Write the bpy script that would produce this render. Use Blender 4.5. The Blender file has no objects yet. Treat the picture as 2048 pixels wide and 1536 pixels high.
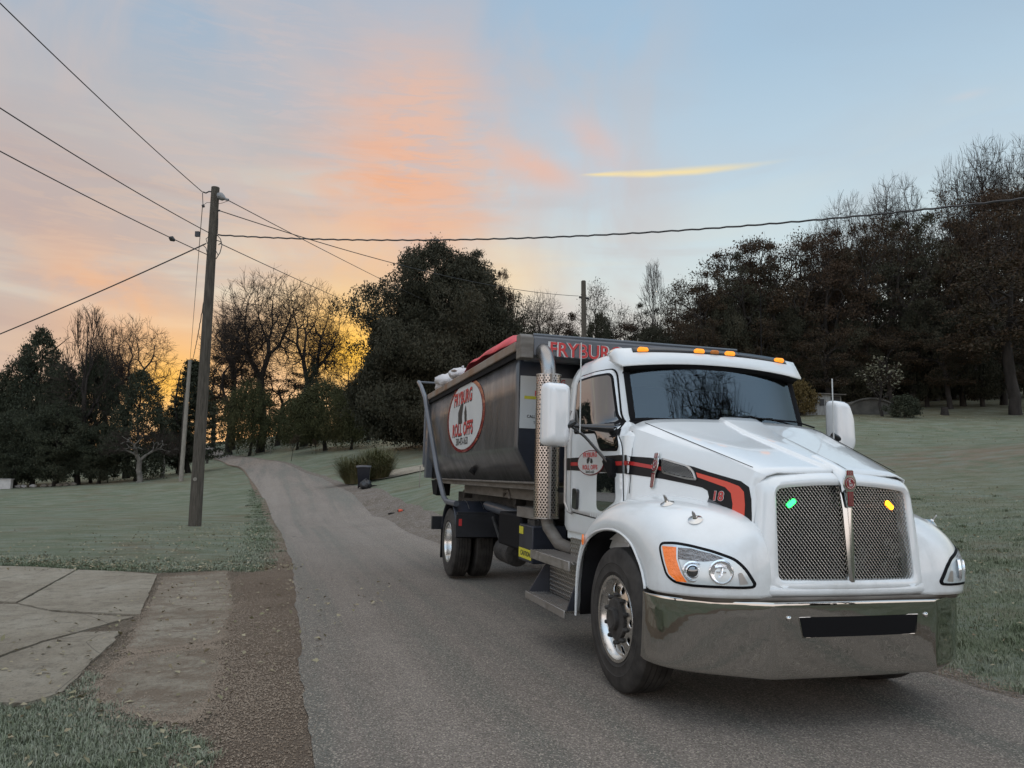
import bpy, bmesh, math, random
import numpy as np
from mathutils import Vector, Matrix
from mathutils.bvhtree import BVHTree

random.seed(7); RNG = np.random.default_rng(7)
SC = bpy.context.scene
COL = SC.collection

# ------------------------------------------------------------------ camera
CAM_H = 1.62
FPX = 1480.0                      # focal length in pixels of the 2048 wide photograph
PITCH = math.atan((945 - 768) / FPX)
cam_d = bpy.data.cameras.new('camera'); cam = bpy.data.objects.new('camera', cam_d); COL.objects.link(cam)
cam.location = (0, 0, CAM_H); cam.rotation_euler = (math.pi / 2 + PITCH, 0, 0)
cam_d.sensor_fit = 'HORIZONTAL'; cam_d.sensor_width = 36; cam_d.lens = 36 * FPX / 2048
cam_d.clip_start = 0.1; cam_d.clip_end = 3000
SC.camera = cam
SC.view_settings.view_transform = 'Standard'; SC.view_settings.look = 'None'
SC.view_settings.exposure = 0.0; SC.view_settings.gamma = 1.0
SC.render.resolution_x = 1024; SC.render.resolution_y = 768
SC.cycles.max_bounces = 6; SC.cycles.transparent_max_bounces = 12
SC.cycles.use_denoising = True

def lin(r, g=None, b=None):
    if g is None: g = b = r
    out = []
    for c in (r, g, b):
        c /= 255.0
        out.append(c / 12.92 if c <= 0.04045 else ((c + 0.055) / 1.055) ** 2.4)
    return tuple(out)

# ------------------------------------------------------------------ node helper
class NT:
    def __init__(s, tree): s.t = tree; s.n = tree.nodes; s.l = tree.links
    def new(s, typ, **kw):
        n = s.n.new(typ)
        for k, v in kw.items(): setattr(n, k, v)
        return n
    def inp(s, sock, v):
        if isinstance(v, bpy.types.NodeSocket): s.l.new(v, sock)
        elif v is not None:
            if isinstance(v, (tuple, list)) and len(v) == 3 and sock.type == 'RGBA': v = (*v, 1)
            sock.default_value = v
    def m(s, op, a, b=None, c=None, clamp=False):
        n = s.new('ShaderNodeMath', operation=op, use_clamp=clamp)
        s.inp(n.inputs[0], a); s.inp(n.inputs[1], b)
        if c is not None: s.inp(n.inputs[2], c)
        return n.outputs[0]
    def mix(s, f, a, b, blend='MIX'):
        n = s.new('ShaderNodeMix', data_type='RGBA', blend_type=blend)
        s.inp(n.inputs[0], f); s.inp(n.inputs[6], a); s.inp(n.inputs[7], b)
        return n.outputs[2]
    def ramp(s, f, stops, interp='LINEAR'):
        n = s.new('ShaderNodeValToRGB'); cr = n.color_ramp; cr.interpolation = interp
        while len(cr.elements) < len(stops): cr.elements.new(0.5)
        for e, (p, c) in zip(cr.elements, stops):
            e.position = p; e.color = (*c, 1) if isinstance(c, (tuple, list)) else (c, c, c, 1)
        s.inp(n.inputs[0], f); return n.outputs[0]
    def maprange(s, v, a, b, c=0.0, d=1.0, smooth=True):
        n = s.new('ShaderNodeMapRange', interpolation_type='SMOOTHSTEP' if smooth else 'LINEAR')
        s.inp(n.inputs[0], v)
        for i, x in zip((1, 2, 3, 4), (a, b, c, d)): n.inputs[i].default_value = x
        return n.outputs[0]
    def noise(s, vec, scale, detail=3, rough=0.5, dist=0.0):
        n = s.new('ShaderNodeTexNoise'); s.inp(n.inputs['Vector'], vec)
        n.inputs['Scale'].default_value = scale; n.inputs['Detail'].default_value = detail
        n.inputs['Roughness'].default_value = rough; n.inputs['Distortion'].default_value = dist
        return n.outputs['Fac']
    def mapping(s, vec, scale=(1, 1, 1), loc=(0, 0, 0), rot=(0, 0, 0)):
        n = s.new('ShaderNodeMapping'); s.inp(n.inputs[0], vec)
        n.inputs['Scale'].default_value = scale; n.inputs['Location'].default_value = loc; n.inputs['Rotation'].default_value = rot
        return n.outputs[0]
    def xyz(s, x, y, z):
        n = s.new('ShaderNodeCombineXYZ')
        for i, v in enumerate((x, y, z)): s.inp(n.inputs[i], v)
        return n.outputs[0]

# ------------------------------------------------------------------ world: dawn sky
SUN_AZ = math.radians(-12.5); SUN_EL = math.radians(2.5)
W = bpy.data.worlds.new('World'); SC.world = W; W.use_nodes = True
T = NT(W.node_tree); T.n.clear()
tc = T.new('ShaderNodeTexCoord'); D = tc.outputs['Generated']
sep = T.new('ShaderNodeSeparateXYZ'); T.l.new(D, sep.inputs[0])
dx, dy, dz = sep.outputs
az = T.m('MULTIPLY', T.m('ARCTAN2', dx, dy), 180 / math.pi)
el = T.m('MULTIPLY', T.m('ARCSINE', dz), 180 / math.pi)
def rng(v, stops):       # ramp over value range using degrees
    lo, hi = stops[0][0], stops[-1][0]
    return T.ramp(T.m('DIVIDE', T.m('SUBTRACT', v, lo), hi - lo), [((p - lo) / (hi - lo), c) for p, c in stops])
ELR = [(-10, lin(200, 190, 175)), (3, lin(238, 224, 196)), (9, lin(226, 228, 218)), (15, lin(207, 222, 225)), (22, lin(188, 209, 223)),
       (30, lin(166, 193, 215)), (40, lin(152, 182, 210)), (60, lin(204, 203, 204)), (90, lin(207, 204, 203))]
right = rng(el, ELR)
left = rng(el, [(-10, lin(225, 170, 115)), (3, lin(236, 188, 138)), (7, lin(214, 184, 162)), (11, lin(194, 181, 173)), (16, lin(196, 186, 178)),
                (22, lin(186, 184, 185)), (30, lin(163, 180, 198)), (40, lin(158, 178, 200)), (60, lin(204, 203, 204)), (90, lin(207, 204, 203))])
azel = T.xyz(az, el, 0.0)
wob = T.noise(T.mapping(azel, scale=(0.05, 0.10, 1)), 1.0, 4, 0.55, 0.6)
lf = T.m('ADD', T.maprange(az, -26, 16, 1.0, 0.0), T.m('MULTIPLY', T.m('SUBTRACT', wob, 0.5), 1.0), clamp=True)
sky = T.mix(lf, right, left)
# soft mauve and cream bands lying along the horizon, mostly on the left
bands = T.noise(T.mapping(azel, scale=(0.035, 0.24, 1), rot=(0, 0, 0.07)), 1.0, 4, 0.5, 0.9)
bm_ = T.m('MULTIPLY', T.maprange(az, -25, 14, 0.9, 0.25), T.m('MULTIPLY', T.maprange(el, 2, 7), T.maprange(el, 14, 27, 1, 0)))
sky = T.mix(T.m('MULTIPLY', bm_, T.maprange(bands, 0.5, 0.62)), sky, lin(222, 219, 203))
sky = T.mix(T.m('MULTIPLY', bm_, T.maprange(bands, 0.5, 0.36)), sky, lin(184, 163, 158))
# pinkish grey veils high up
veil = T.noise(T.mapping(azel, scale=(0.055, 0.05, 1), rot=(0, 0, 0.7)), 1.0, 5, 0.55, 1.2)
vm = T.m('MULTIPLY', T.maprange(veil, 0.40, 0.64), T.m('MULTIPLY', T.maprange(az, 4, 20, 0.85, 0.0), T.maprange(el, 40, 24, 0.15, 1)))
sky = T.mix(vm, sky, lin(198, 188, 187))
streak = T.noise(T.mapping(azel, scale=(0.10, 0.62, 1), rot=(0, 0, -0.45)), 1.0, 4, 0.6, 0.5)
puff = T.noise(T.mapping(azel, scale=(0.22, 0.30, 1), rot=(0, 0, -0.3)), 1.0, 5, 0.6, 0.6)
def dirof(px, py):
    v = Vector(((px - 1024) / FPX, 0, 0)) + Vector((0, math.cos(PITCH), math.sin(PITCH))) + Vector((0, -math.sin(PITCH), math.cos(PITCH))) * ((768 - py) / FPX)
    v.normalize(); return math.degrees(math.atan2(v.x, v.y)), math.degrees(math.asin(v.z))
def blob(px, py, ra, re, rot=0.0):
    a0, e0 = dirof(px, py)
    u = T.m('SUBTRACT', az, a0); v = T.m('SUBTRACT', el, e0)
    c, s_ = math.cos(rot), math.sin(rot)
    p = T.m('DIVIDE', T.m('ADD', T.m('MULTIPLY', u, c), T.m('MULTIPLY', v, s_)), ra)
    q = T.m('DIVIDE', T.m('SUBTRACT', T.m('MULTIPLY', v, c), T.m('MULTIPLY', u, s_)), re)
    return T.m('EXPONENT', T.m('MULTIPLY', T.m('ADD', T.m('MULTIPLY', p, p), T.m('MULTIPLY', q, q)), -1.0))
def add(sky, px, py, ra, re, col, k, rot=0.0, tex=None, lo=0.38, hi=0.6):
    f = T.m('MULTIPLY', blob(px, py, ra, re, rot), k)
    if tex is not None: f = T.m('MULTIPLY', f, T.maprange(tex, lo, hi))
    return T.mix(T.m('MINIMUM', f, 1.0), sky, col)
sky = add(sky, 60, 420, 9, 7, lin(186, 170, 168), 0.85)
ripple = T.noise(T.mapping(azel, scale=(0.22, 1.5, 1), rot=(0, 0, -0.5)), 1.0, 5, 0.65, 0.8)
sky = add(sky, 480, 480, 12, 5.5, lin(202, 182, 170), 0.5, 0.2, puff, 0.2, 0.7)
sky = add(sky, 215, 590, 5, 2.6, lin(236, 180, 138), 0.85, -0.5, puff, 0.22, 0.62)
sky = add(sky, 330, 700, 9, 2.4, lin(238, 186, 138), 0.4)
sky = add(sky, 830, 320, 6.6, 7.0, lin(219, 184, 168), 0.8, -0.9, puff, 0.2, 0.6)
sky = add(sky, 810, 330, 5.6, 5.6, lin(232, 176, 146), 0.9, -0.9, streak, 0.30, 0.66)
sky = add(sky, 850, 230, 4.6, 3.4, lin(222, 186, 170), 0.75, -0.6, streak, 0.3, 0.66)
sky = add(sky, 800, 395, 6.0, 2.8, lin(236, 172, 132), 0.9, -0.25, streak, 0.30, 0.62)
sky = add(sky, 760, 500, 8, 3.6, lin(234, 192, 156), 0.65, 0, puff, 0.25, 0.65)
sky = add(sky, 960, 330, 5, 3.0, lin(214, 190, 180), 0.6, -0.3, puff, 0.25, 0.6)
sky = add(sky, 820, 340, 5.2, 5.6, lin(242, 182, 146), 0.42, -0.9, ripple, 0.44, 0.60)
sky = add(sky, 850, 270, 5.6, 5.0, lin(190, 186, 192), 0.5, -0.9, ripple, 0.52, 0.38)
sky = add(sky, 330, 470, 12, 5.5, lin(222, 190, 166), 0.38, 0.1, ripple, 0.46, 0.62)
sky = add(sky, 620, 200, 10, 6, lin(206, 190, 188), 0.35, -0.5, ripple, 0.46, 0.62)
sky = add(sky, 1075, 335, 3.6, 1.1, lin(230, 184, 164), 0.75, -0.38, puff, 0.2, 0.55)
sky = add(sky, 1190, 285, 3.0, 1.3, lin(222, 188, 178), 0.65, -0.6, puff, 0.2, 0.6)
sky = add(sky, 1010, 560, 4, 2.4, lin(242, 214, 172), 0.7)
sky = add(sky, 420, 710, 8, 3.0, lin(242, 188, 126), 0.5)
sky = add(sky, 690, 655, 6.0, 4.0, lin(248, 196, 110), 0.85)
sky = add(sky, 700, 712, 3.2, 2.5, lin(255, 194, 62), 1.0)
sky = add(sky, 335, 765, 2.6, 2.2, lin(253, 190, 78), 0.95)
# vapour trail
a0, e0 = dirof(1150, 352); a1, e1 = dirof(1610, 316)
tt = T.m('DIVIDE', T.m('SUBTRACT', az, a0), a1 - a0)
off = T.m('ABSOLUTE', T.m('SUBTRACT', T.m('SUBTRACT', el, T.m('ADD', e0, T.m('MULTIPLY', tt, e1 - e0))), T.m('MULTIPLY', T.m('SUBTRACT', streak, 0.5), 0.5)))
wid = T.m('ADD', 0.12, T.m('MULTIPLY', T.m('SINE', T.m('MULTIPLY', T.m('MAXIMUM', T.m('MINIMUM', tt, 1.0), 0.0), math.pi)), 0.24))
tr = T.m('MULTIPLY', T.m('MULTIPLY', T.maprange(T.m('DIVIDE', off, wid), 0.0, 1.15, 1, 0), T.maprange(tt, 0.0, 0.12)), T.maprange(tt, 0.45, 1.0, 1, 0))
sky = T.mix(T.m('MULTIPLY', tr, T.maprange(puff, .2, .6, .45, .95)), sky, lin(243, 222, 168))
sky = add(sky, 1935, 191, 1.1, 0.25, lin(196, 205, 214), 0.8)
# the sky behind the viewer: clear, pink low down, blue above
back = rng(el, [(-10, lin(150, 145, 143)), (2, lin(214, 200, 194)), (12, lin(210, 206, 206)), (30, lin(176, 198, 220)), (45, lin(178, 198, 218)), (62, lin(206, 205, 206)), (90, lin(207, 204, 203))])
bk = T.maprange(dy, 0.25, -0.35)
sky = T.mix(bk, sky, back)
gain = T.m('MAXIMUM', T.maprange(el, 36, 58, 1.0, 2.05), T.maprange(bk, 0, 1, 1.0, 2.2))  # unseen sky overhead and behind the viewer brightened to light the scene
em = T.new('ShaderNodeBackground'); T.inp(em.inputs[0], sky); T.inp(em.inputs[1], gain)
nis = T.new('ShaderNodeTexSky', sky_type='NISHITA'); nis.sun_disc = False
nis.sun_elevation = SUN_EL; nis.sun_rotation = SUN_AZ
nb = T.new('ShaderNodeBackground'); T.l.new(nis.outputs[0], nb.inputs[0]); nb.inputs[1].default_value = 0.012
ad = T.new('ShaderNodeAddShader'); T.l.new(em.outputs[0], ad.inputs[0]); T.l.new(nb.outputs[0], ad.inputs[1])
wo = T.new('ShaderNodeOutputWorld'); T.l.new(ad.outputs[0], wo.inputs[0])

# ------------------------------------------------------------------ sun just at the horizon
sd = bpy.data.lights.new('sun', 'SUN'); sd.energy = 0.9; sd.angle = math.radians(10); sd.color = (1.0, 0.62, 0.35)
sun = bpy.data.objects.new('sun', sd); COL.objects.link(sun)
sdir = Vector((math.sin(SUN_AZ) * math.cos(SUN_EL + .06), math.cos(SUN_AZ) * math.cos(SUN_EL + .06), math.sin(SUN_EL + .06)))
sun.rotation_euler = sdir.to_track_quat('Z', 'Y').to_euler()

# ------------------------------------------------------------------ materials
def material(name, base, rough=0.6, metal=0.0, coat=0.0, var=0.0, vscale=5.0, bump=0.0, bscale=60.0, spec=0.5, ior=1.5, emit=None, estr=0.0,
             coords='Object', base2=None, detail=4, stretch=(1, 1, 1), trans=0.0, coat_rough=0.03, rvar=0.0, subs=0.0):
    m = bpy.data.materials.new(name); m.use_nodes = True
    t = NT(m.node_tree); b = t.n['Principled BSDF']
    b.inputs['Roughness'].default_value = rough; b.inputs['Metallic'].default_value = metal
    b.inputs['Coat Weight'].default_value = coat; b.inputs['Coat Roughness'].default_value = coat_rough
    b.inputs['IOR'].default_value = ior; b.inputs['Specular IOR Level'].default_value = spec
    b.inputs['Transmission Weight'].default_value = trans
    c = t.new('ShaderNodeTexCoord').outputs[coords]
    if stretch != (1, 1, 1): c = t.mapping(c, scale=stretch)
    if var > 0 or base2 is not None:
        nz = t.noise(c, vscale, detail, 0.6)
        c2 = base2 if base2 is not None else tuple(x * (1 - var) for x in base)
        c1 = base if base2 is not None else tuple(min(1, x * (1 + var)) for x in base)
        t.inp(b.inputs['Base Color'], t.ramp(nz, [(0.35, c1), (0.65, c2)]))
    else: b.inputs['Base Color'].default_value = (*base, 1)
    if rvar:
        t.inp(b.inputs['Roughness'], t.maprange(t.noise(c, vscale * 1.7, 5, 0.65), 0.35, 0.65, rough, rough + rvar))
    if bump:
        bn = t.new('ShaderNodeBump'); bn.inputs['Strength'].default_value = min(1, bump * 4); bn.inputs['Distance'].default_value = bump * 0.1
        t.inp(bn.inputs['Height'], t.noise(c, bscale, 4, 0.6)); t.l.new(bn.outputs[0], b.inputs['Normal'])
    if emit: b.inputs['Emission Color'].default_value = (*emit, 1); b.inputs['Emission Strength'].default_value = estr
    return m

# ------------------------------------------------------------------ mesh builder
class MB:
    def __init__(s): s.v = []; s.f = []; s.uv = None
    def add(s, vs, fs):
        o = len(s.v); s.v.extend([tuple(p) for p in vs]); s.f.extend([tuple(i + o for i in f) for f in fs]); return s
    def box(s, x0, x1, y0, y1, z0, z1):
        v = [(x, y, z) for x in (x0, x1) for y in (y0, y1) for z in (z0, z1)]
        return s.add(v, [(0, 1, 3, 2), (4, 6, 7, 5), (0, 4, 5, 1), (2, 3, 7, 6), (0, 2, 6, 4), (1, 5, 7, 3)])
    def tube(s, pts, r, n=10, caps=True, flat=1.0):
        pts = [Vector(p) for p in pts]; rs = r if isinstance(r, (list, tuple)) else [r] * len(pts)
        vs = []; prev = None
        for i, p in enumerate(pts):
            d = (pts[min(i + 1, len(pts) - 1)] - pts[max(i - 1, 0)]).normalized()
            if prev is None: a = d.orthogonal().normalized()
            else: a = (prev - d * prev.dot(d)).normalized()
            prev = a; b = d.cross(a)
            for k in range(n):
                t = 2 * math.pi * k / n; vs.append(p + (a * math.cos(t) + b * math.sin(t) * flat) * rs[i])
        fs = [(i * n + k, i * n + (k + 1) % n, (i + 1) * n + (k + 1) % n, (i + 1) * n + k) for i in range(len(pts) - 1) for k in range(n)]
        if caps: fs += [tuple(range(n))[::-1], tuple(range((len(pts) - 1) * n, len(pts) * n))]
        return s.add(vs, fs)
    def lathe(s, prof, c, axis='y', n=48, close=False):
        # prof: list of (r, h) ; axis direction h
        c = Vector(c); vs = []
        for (r, h) in prof:
            for k in range(n):
                t = 2 * math.pi * k / n; a, b = r * math.cos(t), r * math.sin(t)
                vs.append(c + (Vector((a, h, b)) if axis == 'y' else Vector((a, b, h)) if axis == 'z' else Vector((h, a, b))))
        m = len(prof); rngi = range(m if close else m - 1)
        return s.add(vs, [(i * n + k, i * n + (k + 1) % n, ((i + 1) % m) * n + (k + 1) % n, ((i + 1) % m) * n + k) for i in rngi for k in range(n)])
    def grid(s, rows, closed=False):
        m = len(rows[0]); vs = [p for r in rows for p in r]; e = m if closed else m - 1
        return s.add(vs, [(i * m + k, i * m + (k + 1) % m, (i + 1) * m + (k + 1) % m, (i + 1) * m + k) for i in range(len(rows) - 1) for k in range(e)])
    def prism(s, poly, f0, f1):
        n = len(poly); vs = [f0(*p) for p in poly] + [f1(*p) for p in poly]
        return s.add(vs, [tuple(range(n)), tuple(range(n, 2 * n))[::-1]] + [(i, (i + 1) % n, n + (i + 1) % n, n + i) for i in range(n)])
    def extr_y(s, poly, y0, y1): return s.prism(poly, lambda x, z: (x, y0, z), lambda x, z: (x, y1, z))
    def extr_x(s, poly, x0, x1): return s.prism(poly, lambda y, z: (x0, y, z), lambda y, z: (x1, y, z))
    def extr_z(s, poly, z0, z1): return s.prism(poly, lambda x, y: (x, y, z0), lambda x, y: (x, y, z1))
    def build(s, name, mat, parent=None, angle=35, bevel=0.0, sub=0, recalc=True, solid=0.0, soff=-1):
        me = bpy.data.meshes.new(name); me.from_pydata(s.v, [], s.f); me.update()
        bm = bmesh.new(); bm.from_mesh(me); bmesh.ops.remove_doubles(bm, verts=bm.verts, dist=1e-5)
        if recalc: bmesh.ops.recalc_face_normals(bm, faces=bm.faces)
        bm.to_mesh(me); bm.free()
        return finish(name, me, mat, parent, angle, bevel, sub, solid, soff)

def finish(name, me, mat, parent=None, angle=35, bevel=0.0, sub=0, solid=0.0, soff=-1):
    me.materials.append(mat)
    me.polygons.foreach_set('use_smooth', [True] * len(me.polygons))
    if not sub: me.set_sharp_from_angle(angle=math.radians(angle))
    o = bpy.data.objects.new(name, me); COL.objects.link(o)
    if parent is not None: o.parent = parent
    if sub: md = o.modifiers.new('sub', 'SUBSURF'); md.levels = sub; md.render_levels = sub
    if solid: md = o.modifiers.new('thick', 'SOLIDIFY'); md.thickness = solid; md.offset = soff
    if bevel: md = o.modifiers.new('bevel', 'BEVEL'); md.width = bevel; md.segments = 2; md.limit_method = 'ANGLE'; md.angle_limit = math.radians(40)
    return o

def fastmesh(name, V, F4=None, F3=None):
    """numpy arrays -> mesh"""
    me = bpy.data.meshes.new(name); V = np.asarray(V, np.float32); me.vertices.add(len(V)); me.vertices.foreach_set('co', V.ravel())
    loops = []; starts = []; tot = 0
    for F in (F4, F3):
        if F is not None and len(F):
            F = np.asarray(F, np.int32); k = F.shape[1]; loops.append(F.ravel()); starts.append(np.arange(len(F)) * k + tot); tot += F.size
    loops = np.concatenate(loops); starts = np.concatenate(starts)
    me.loops.add(len(loops)); me.loops.foreach_set('vertex_index', loops.astype(np.int32))
    me.polygons.add(len(starts)); me.polygons.foreach_set('loop_start', starts.astype(np.int32))
    me.update(calc_edges=True); me.validate()
    return me

def thing(name, label, cat, loc=(0, 0, 0), group=None, rz=0.0):
    o = bpy.data.objects.new(name, None); COL.objects.link(o); o.location = loc; o.rotation_euler = (0, 0, rz)
    return tag(o, label, cat, group)
def tag(o, label, cat, group=None):
    o['label'] = label; o['category'] = cat
    if group: o['group'] = group
    return o
def struct(o, kind='structure'): o['kind'] = kind; return o

# ------------------------------------------------------------------ terrain
def ray(px, py):
    f = Vector((0, math.cos(PITCH), math.sin(PITCH))); u = Vector((0, -math.sin(PITCH), math.cos(PITCH)))
    return f + Vector(((px - 1024) / FPX, 0, 0)) + u * ((768 - py) / FPX)
def at(px, py, Y):
    r = ray(px, py); return Vector((0, 0, CAM_H)) + r * (Y / r.y)
def atz(px, py, z=0.0):
    r = ray(px, py); return Vector((0, 0, CAM_H)) + r * ((z - CAM_H) / r.z)
CP = [(-40, -40, 0), (0, -40, 0), (40, -40, .3), (-40, 0, 0), (-15, 0, 0), (0, 0, 0), (2, 0, -.03), (6.5, 0, .0), (12, 0, .25), (40, 0, 2.2),
      (-1, 4, 0), (-2, 7, 0), (-3.2, 11, 0), (-5.2, 17.4, 0), (-15, 8, 0), (-30, 12, 0), (-15, 17, 0), (-6, 5, 0), (-6, 11, 0),
      (3.4, 6.4, -.077), (1.6, 10, -.056), (0, 13.4, -.039), (-1.8, 17.4, -.02), (-3, 21, 0), (-4.8, 27.2, 0.03), (-9.56, 22.9, 0), (0.5, 6.4, 0), (-0.8, 10, 0), (1.96, 5.81, -.0335), (.85, 5.4, 0), (3.0, 6.05, -.064), (.16, 12.1, -.0335),
      (5.2, 3, -.08), (6, 7, -.04), (6, 12, .15), (3, 14, .12), (1.5, 20, .35), (30, 30, 4.0), (-60, 200, 8), (0, 200, 15), (80, 200, 26), (-150, 150, 3), (150, 120, 22), (150, 0, 10),
      (-150, 0, 0), (-150, -100, 0), (150, -100, 5), (0, -100, 0), (-400, 400, 12), (400, 400, 40), (0, 420, 22), (400, -400, 8), (-400, -400, 0), (0, -400, 0), (-400, 0, 2), (400, 0, 22)]
for px, py, Y in [(2048, 1200, 9), (2048, 1050, 16), (1850, 1060, 16), (2048, 950, 26), (1900, 900, 34), (2048, 880, 40), (1700, 850, 48), (2048, 832, 56), (1640, 830, 56), (2015, 822, 60),
                  (1800, 824, 60), (2048, 785, 90), (1500, 800, 90), (1500, 850, 50), (1200, 870, 50), (900, 985, 27), (860, 960, 34), (840, 934, 46), (800, 900, 62), (1000, 885, 60), (1100, 850, 90),
                  (727, 977, 36), (640, 960, 46), (560, 925, 66), (600, 900, 82), (640, 880, 98), (500, 885, 105), (425, 915, 95), (460, 931, 76), (500, 961, 54), (545, 1020, 30.6),
                  (365, 962, 55), (300, 955, 62), (180, 966, 60), (0, 978, 56), (0, 1050, 22.8), (240, 925, 95), (-200, 978, 60), (560, 1000, 34), (470, 1000, 40)]:
    p = at(px, py, Y); CP.append(tuple(p))
CP = np.array(CP)
def _phi(r2): return np.where(r2 > 1e-9, 0.5 * r2 * np.log(r2 + 1e-12), 0.0)
def _tps():
    P = CP[:, :2]; n = len(P); K = _phi(((P[:, None] - P[None]) ** 2).sum(-1)) + np.eye(n) * .6
    A = np.zeros((n + 3, n + 3)); A[:n, :n] = K; A[:n, n] = 1; A[:n, n + 1:] = P; A[n, :n] = 1; A[n + 1:, :n] = P.T
    return np.linalg.solve(A, np.r_[CP[:, 2], 0, 0, 0])
TW = _tps()
def gz(x, y):
    x = np.asarray(x, float); y = np.asarray(y, float); sh = x.shape
    q = np.stack([x.ravel(), y.ravel()], -1); n = len(CP)
    r2 = ((q[:, None] - CP[None, :, :2]) ** 2).sum(-1)
    z = _phi(r2) @ TW[:n] + TW[n] + q @ TW[n + 1:]
    return z.reshape(sh) if sh else float(z[0])
def axis_(lo, hi, dense_lo, dense_hi, d0, growth=1.09, dmax=14):
    a = list(np.arange(dense_lo, dense_hi + 1e-6, d0)); d = d0
    while a[-1] < hi: d = min(d * growth, dmax); a.append(a[-1] + d)
    d = d0
    while a[0] > lo: d = min(d * growth, dmax); a.insert(0, a[0] - d)
    return np.array(a)
XS = axis_(-420, 420, -12, 9, 0.35); YS = axis_(-420, 430, 2, 24, 0.35)
GX, GY = np.meshgrid(XS, YS); GZ = gz(GX, GY)
def gtri(x, y):          # height on the ground mesh itself
    x = np.clip(np.asarray(x, float), XS[0], XS[-1] - 1e-6); y = np.clip(np.asarray(y, float), YS[0], YS[-1] - 1e-6)
    i = np.searchsorted(XS, x, 'right') - 1; j = np.searchsorted(YS, y, 'right') - 1
    u = (x - XS[i]) / (XS[i + 1] - XS[i]); v = (y - YS[j]) / (YS[j + 1] - YS[j])
    a, b, c, d = GZ[j, i], GZ[j, i + 1], GZ[j + 1, i], GZ[j + 1, i + 1]
    return np.where(u + v <= 1, a + u * (b - a) + v * (c - a), d + (1 - u) * (c - d) + (1 - v) * (b - d))
def g1(x, y): return float(gtri(x, y))

def catmull(P, k):
    P = np.array(P, float); out = []
    for i in range(len(P) - 1):
        p0, p1, p2, p3 = P[max(i - 1, 0)], P[i], P[i + 1], P[min(i + 2, len(P) - 1)]
        for t in np.linspace(0, 1, k, endpoint=False):
            out.append(0.5 * ((2 * p1) + (-p0 + p2) * t + (2 * p0 - 5 * p1 + 4 * p2 - p3) * t * t + (-p0 + 3 * p1 - 3 * p2 + p3) * t ** 3))
    out.append(P[-1]); return np.array(out)
REL = [(14, -45), (2.8, -7), (0.35, 0), (-1.1, 4.31), (-1.95, 7.04), (-3.23, 11.25), (-5.25, 17.44), (-9.9, 30.6), (-18.9, 54), (-29.3, 77), (-38.5, 95), (-52, 116), (-75, 140)]
RER = [(21, -43), (8.2, -5), (5.9, 1.6), (3.9, 5.6), (2.7, 8.2), (0.9, 11.9), (-1.78, 17.44), (-5.9, 29.8), (-13.2, 50), (-24.6, 74), (-34.5, 92), (-48, 112), (-71, 136)]
L_ = catmull(REL, 24); R_ = catmull(RER, 24)
def wob1(n, amp, seed, k=6):
    r = np.random.default_rng(seed); x = np.arange(n)
    return sum(amp / (j + 1) ** 0.6 * np.sin(x * (0.23 * (1.7 ** j)) + r.random() * 7) for j in range(k)) / 2
def strip(name, A, B, cols, off, mat, wa=0, wb=0, seed=1):
    n = len(A); d = B - A; w = np.linalg.norm(d, axis=1, keepdims=True); dn = d / w
    A = A + dn * (wob1(n, wa, seed)[:, None]); B = B + dn * (wob1(n, wb, seed + 9)[:, None])
    t = np.linspace(0, 1, cols)[None, :, None]; P = A[:, None] * (1 - t) + B[:, None] * t
    o = off + np.clip((P[..., 1] - 25) * 0.0007, 0, 0.06)
    Z = gtri(P[..., 0], P[..., 1]) + o
    V = np.dstack([P, Z]).reshape(-1, 3); idx = np.arange(n * cols).reshape(n, cols)
    F = np.stack([idx[:-1, :-1], idx[:-1, 1:], idx[1:, 1:], idx[1:, :-1]], -1).reshape(-1, 4)
    me = fastmesh(name, V, F); return struct(finish(name, me, mat, angle=60))

def gh(px, py):
    r = ray(px, py); t = 3.0
    while t < 200:
        P = Vector((0, 0, CAM_H)) + r * t
        if P.z < g1(P.x, P.y): break
        t += .05 + t * .003
    return P
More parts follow.
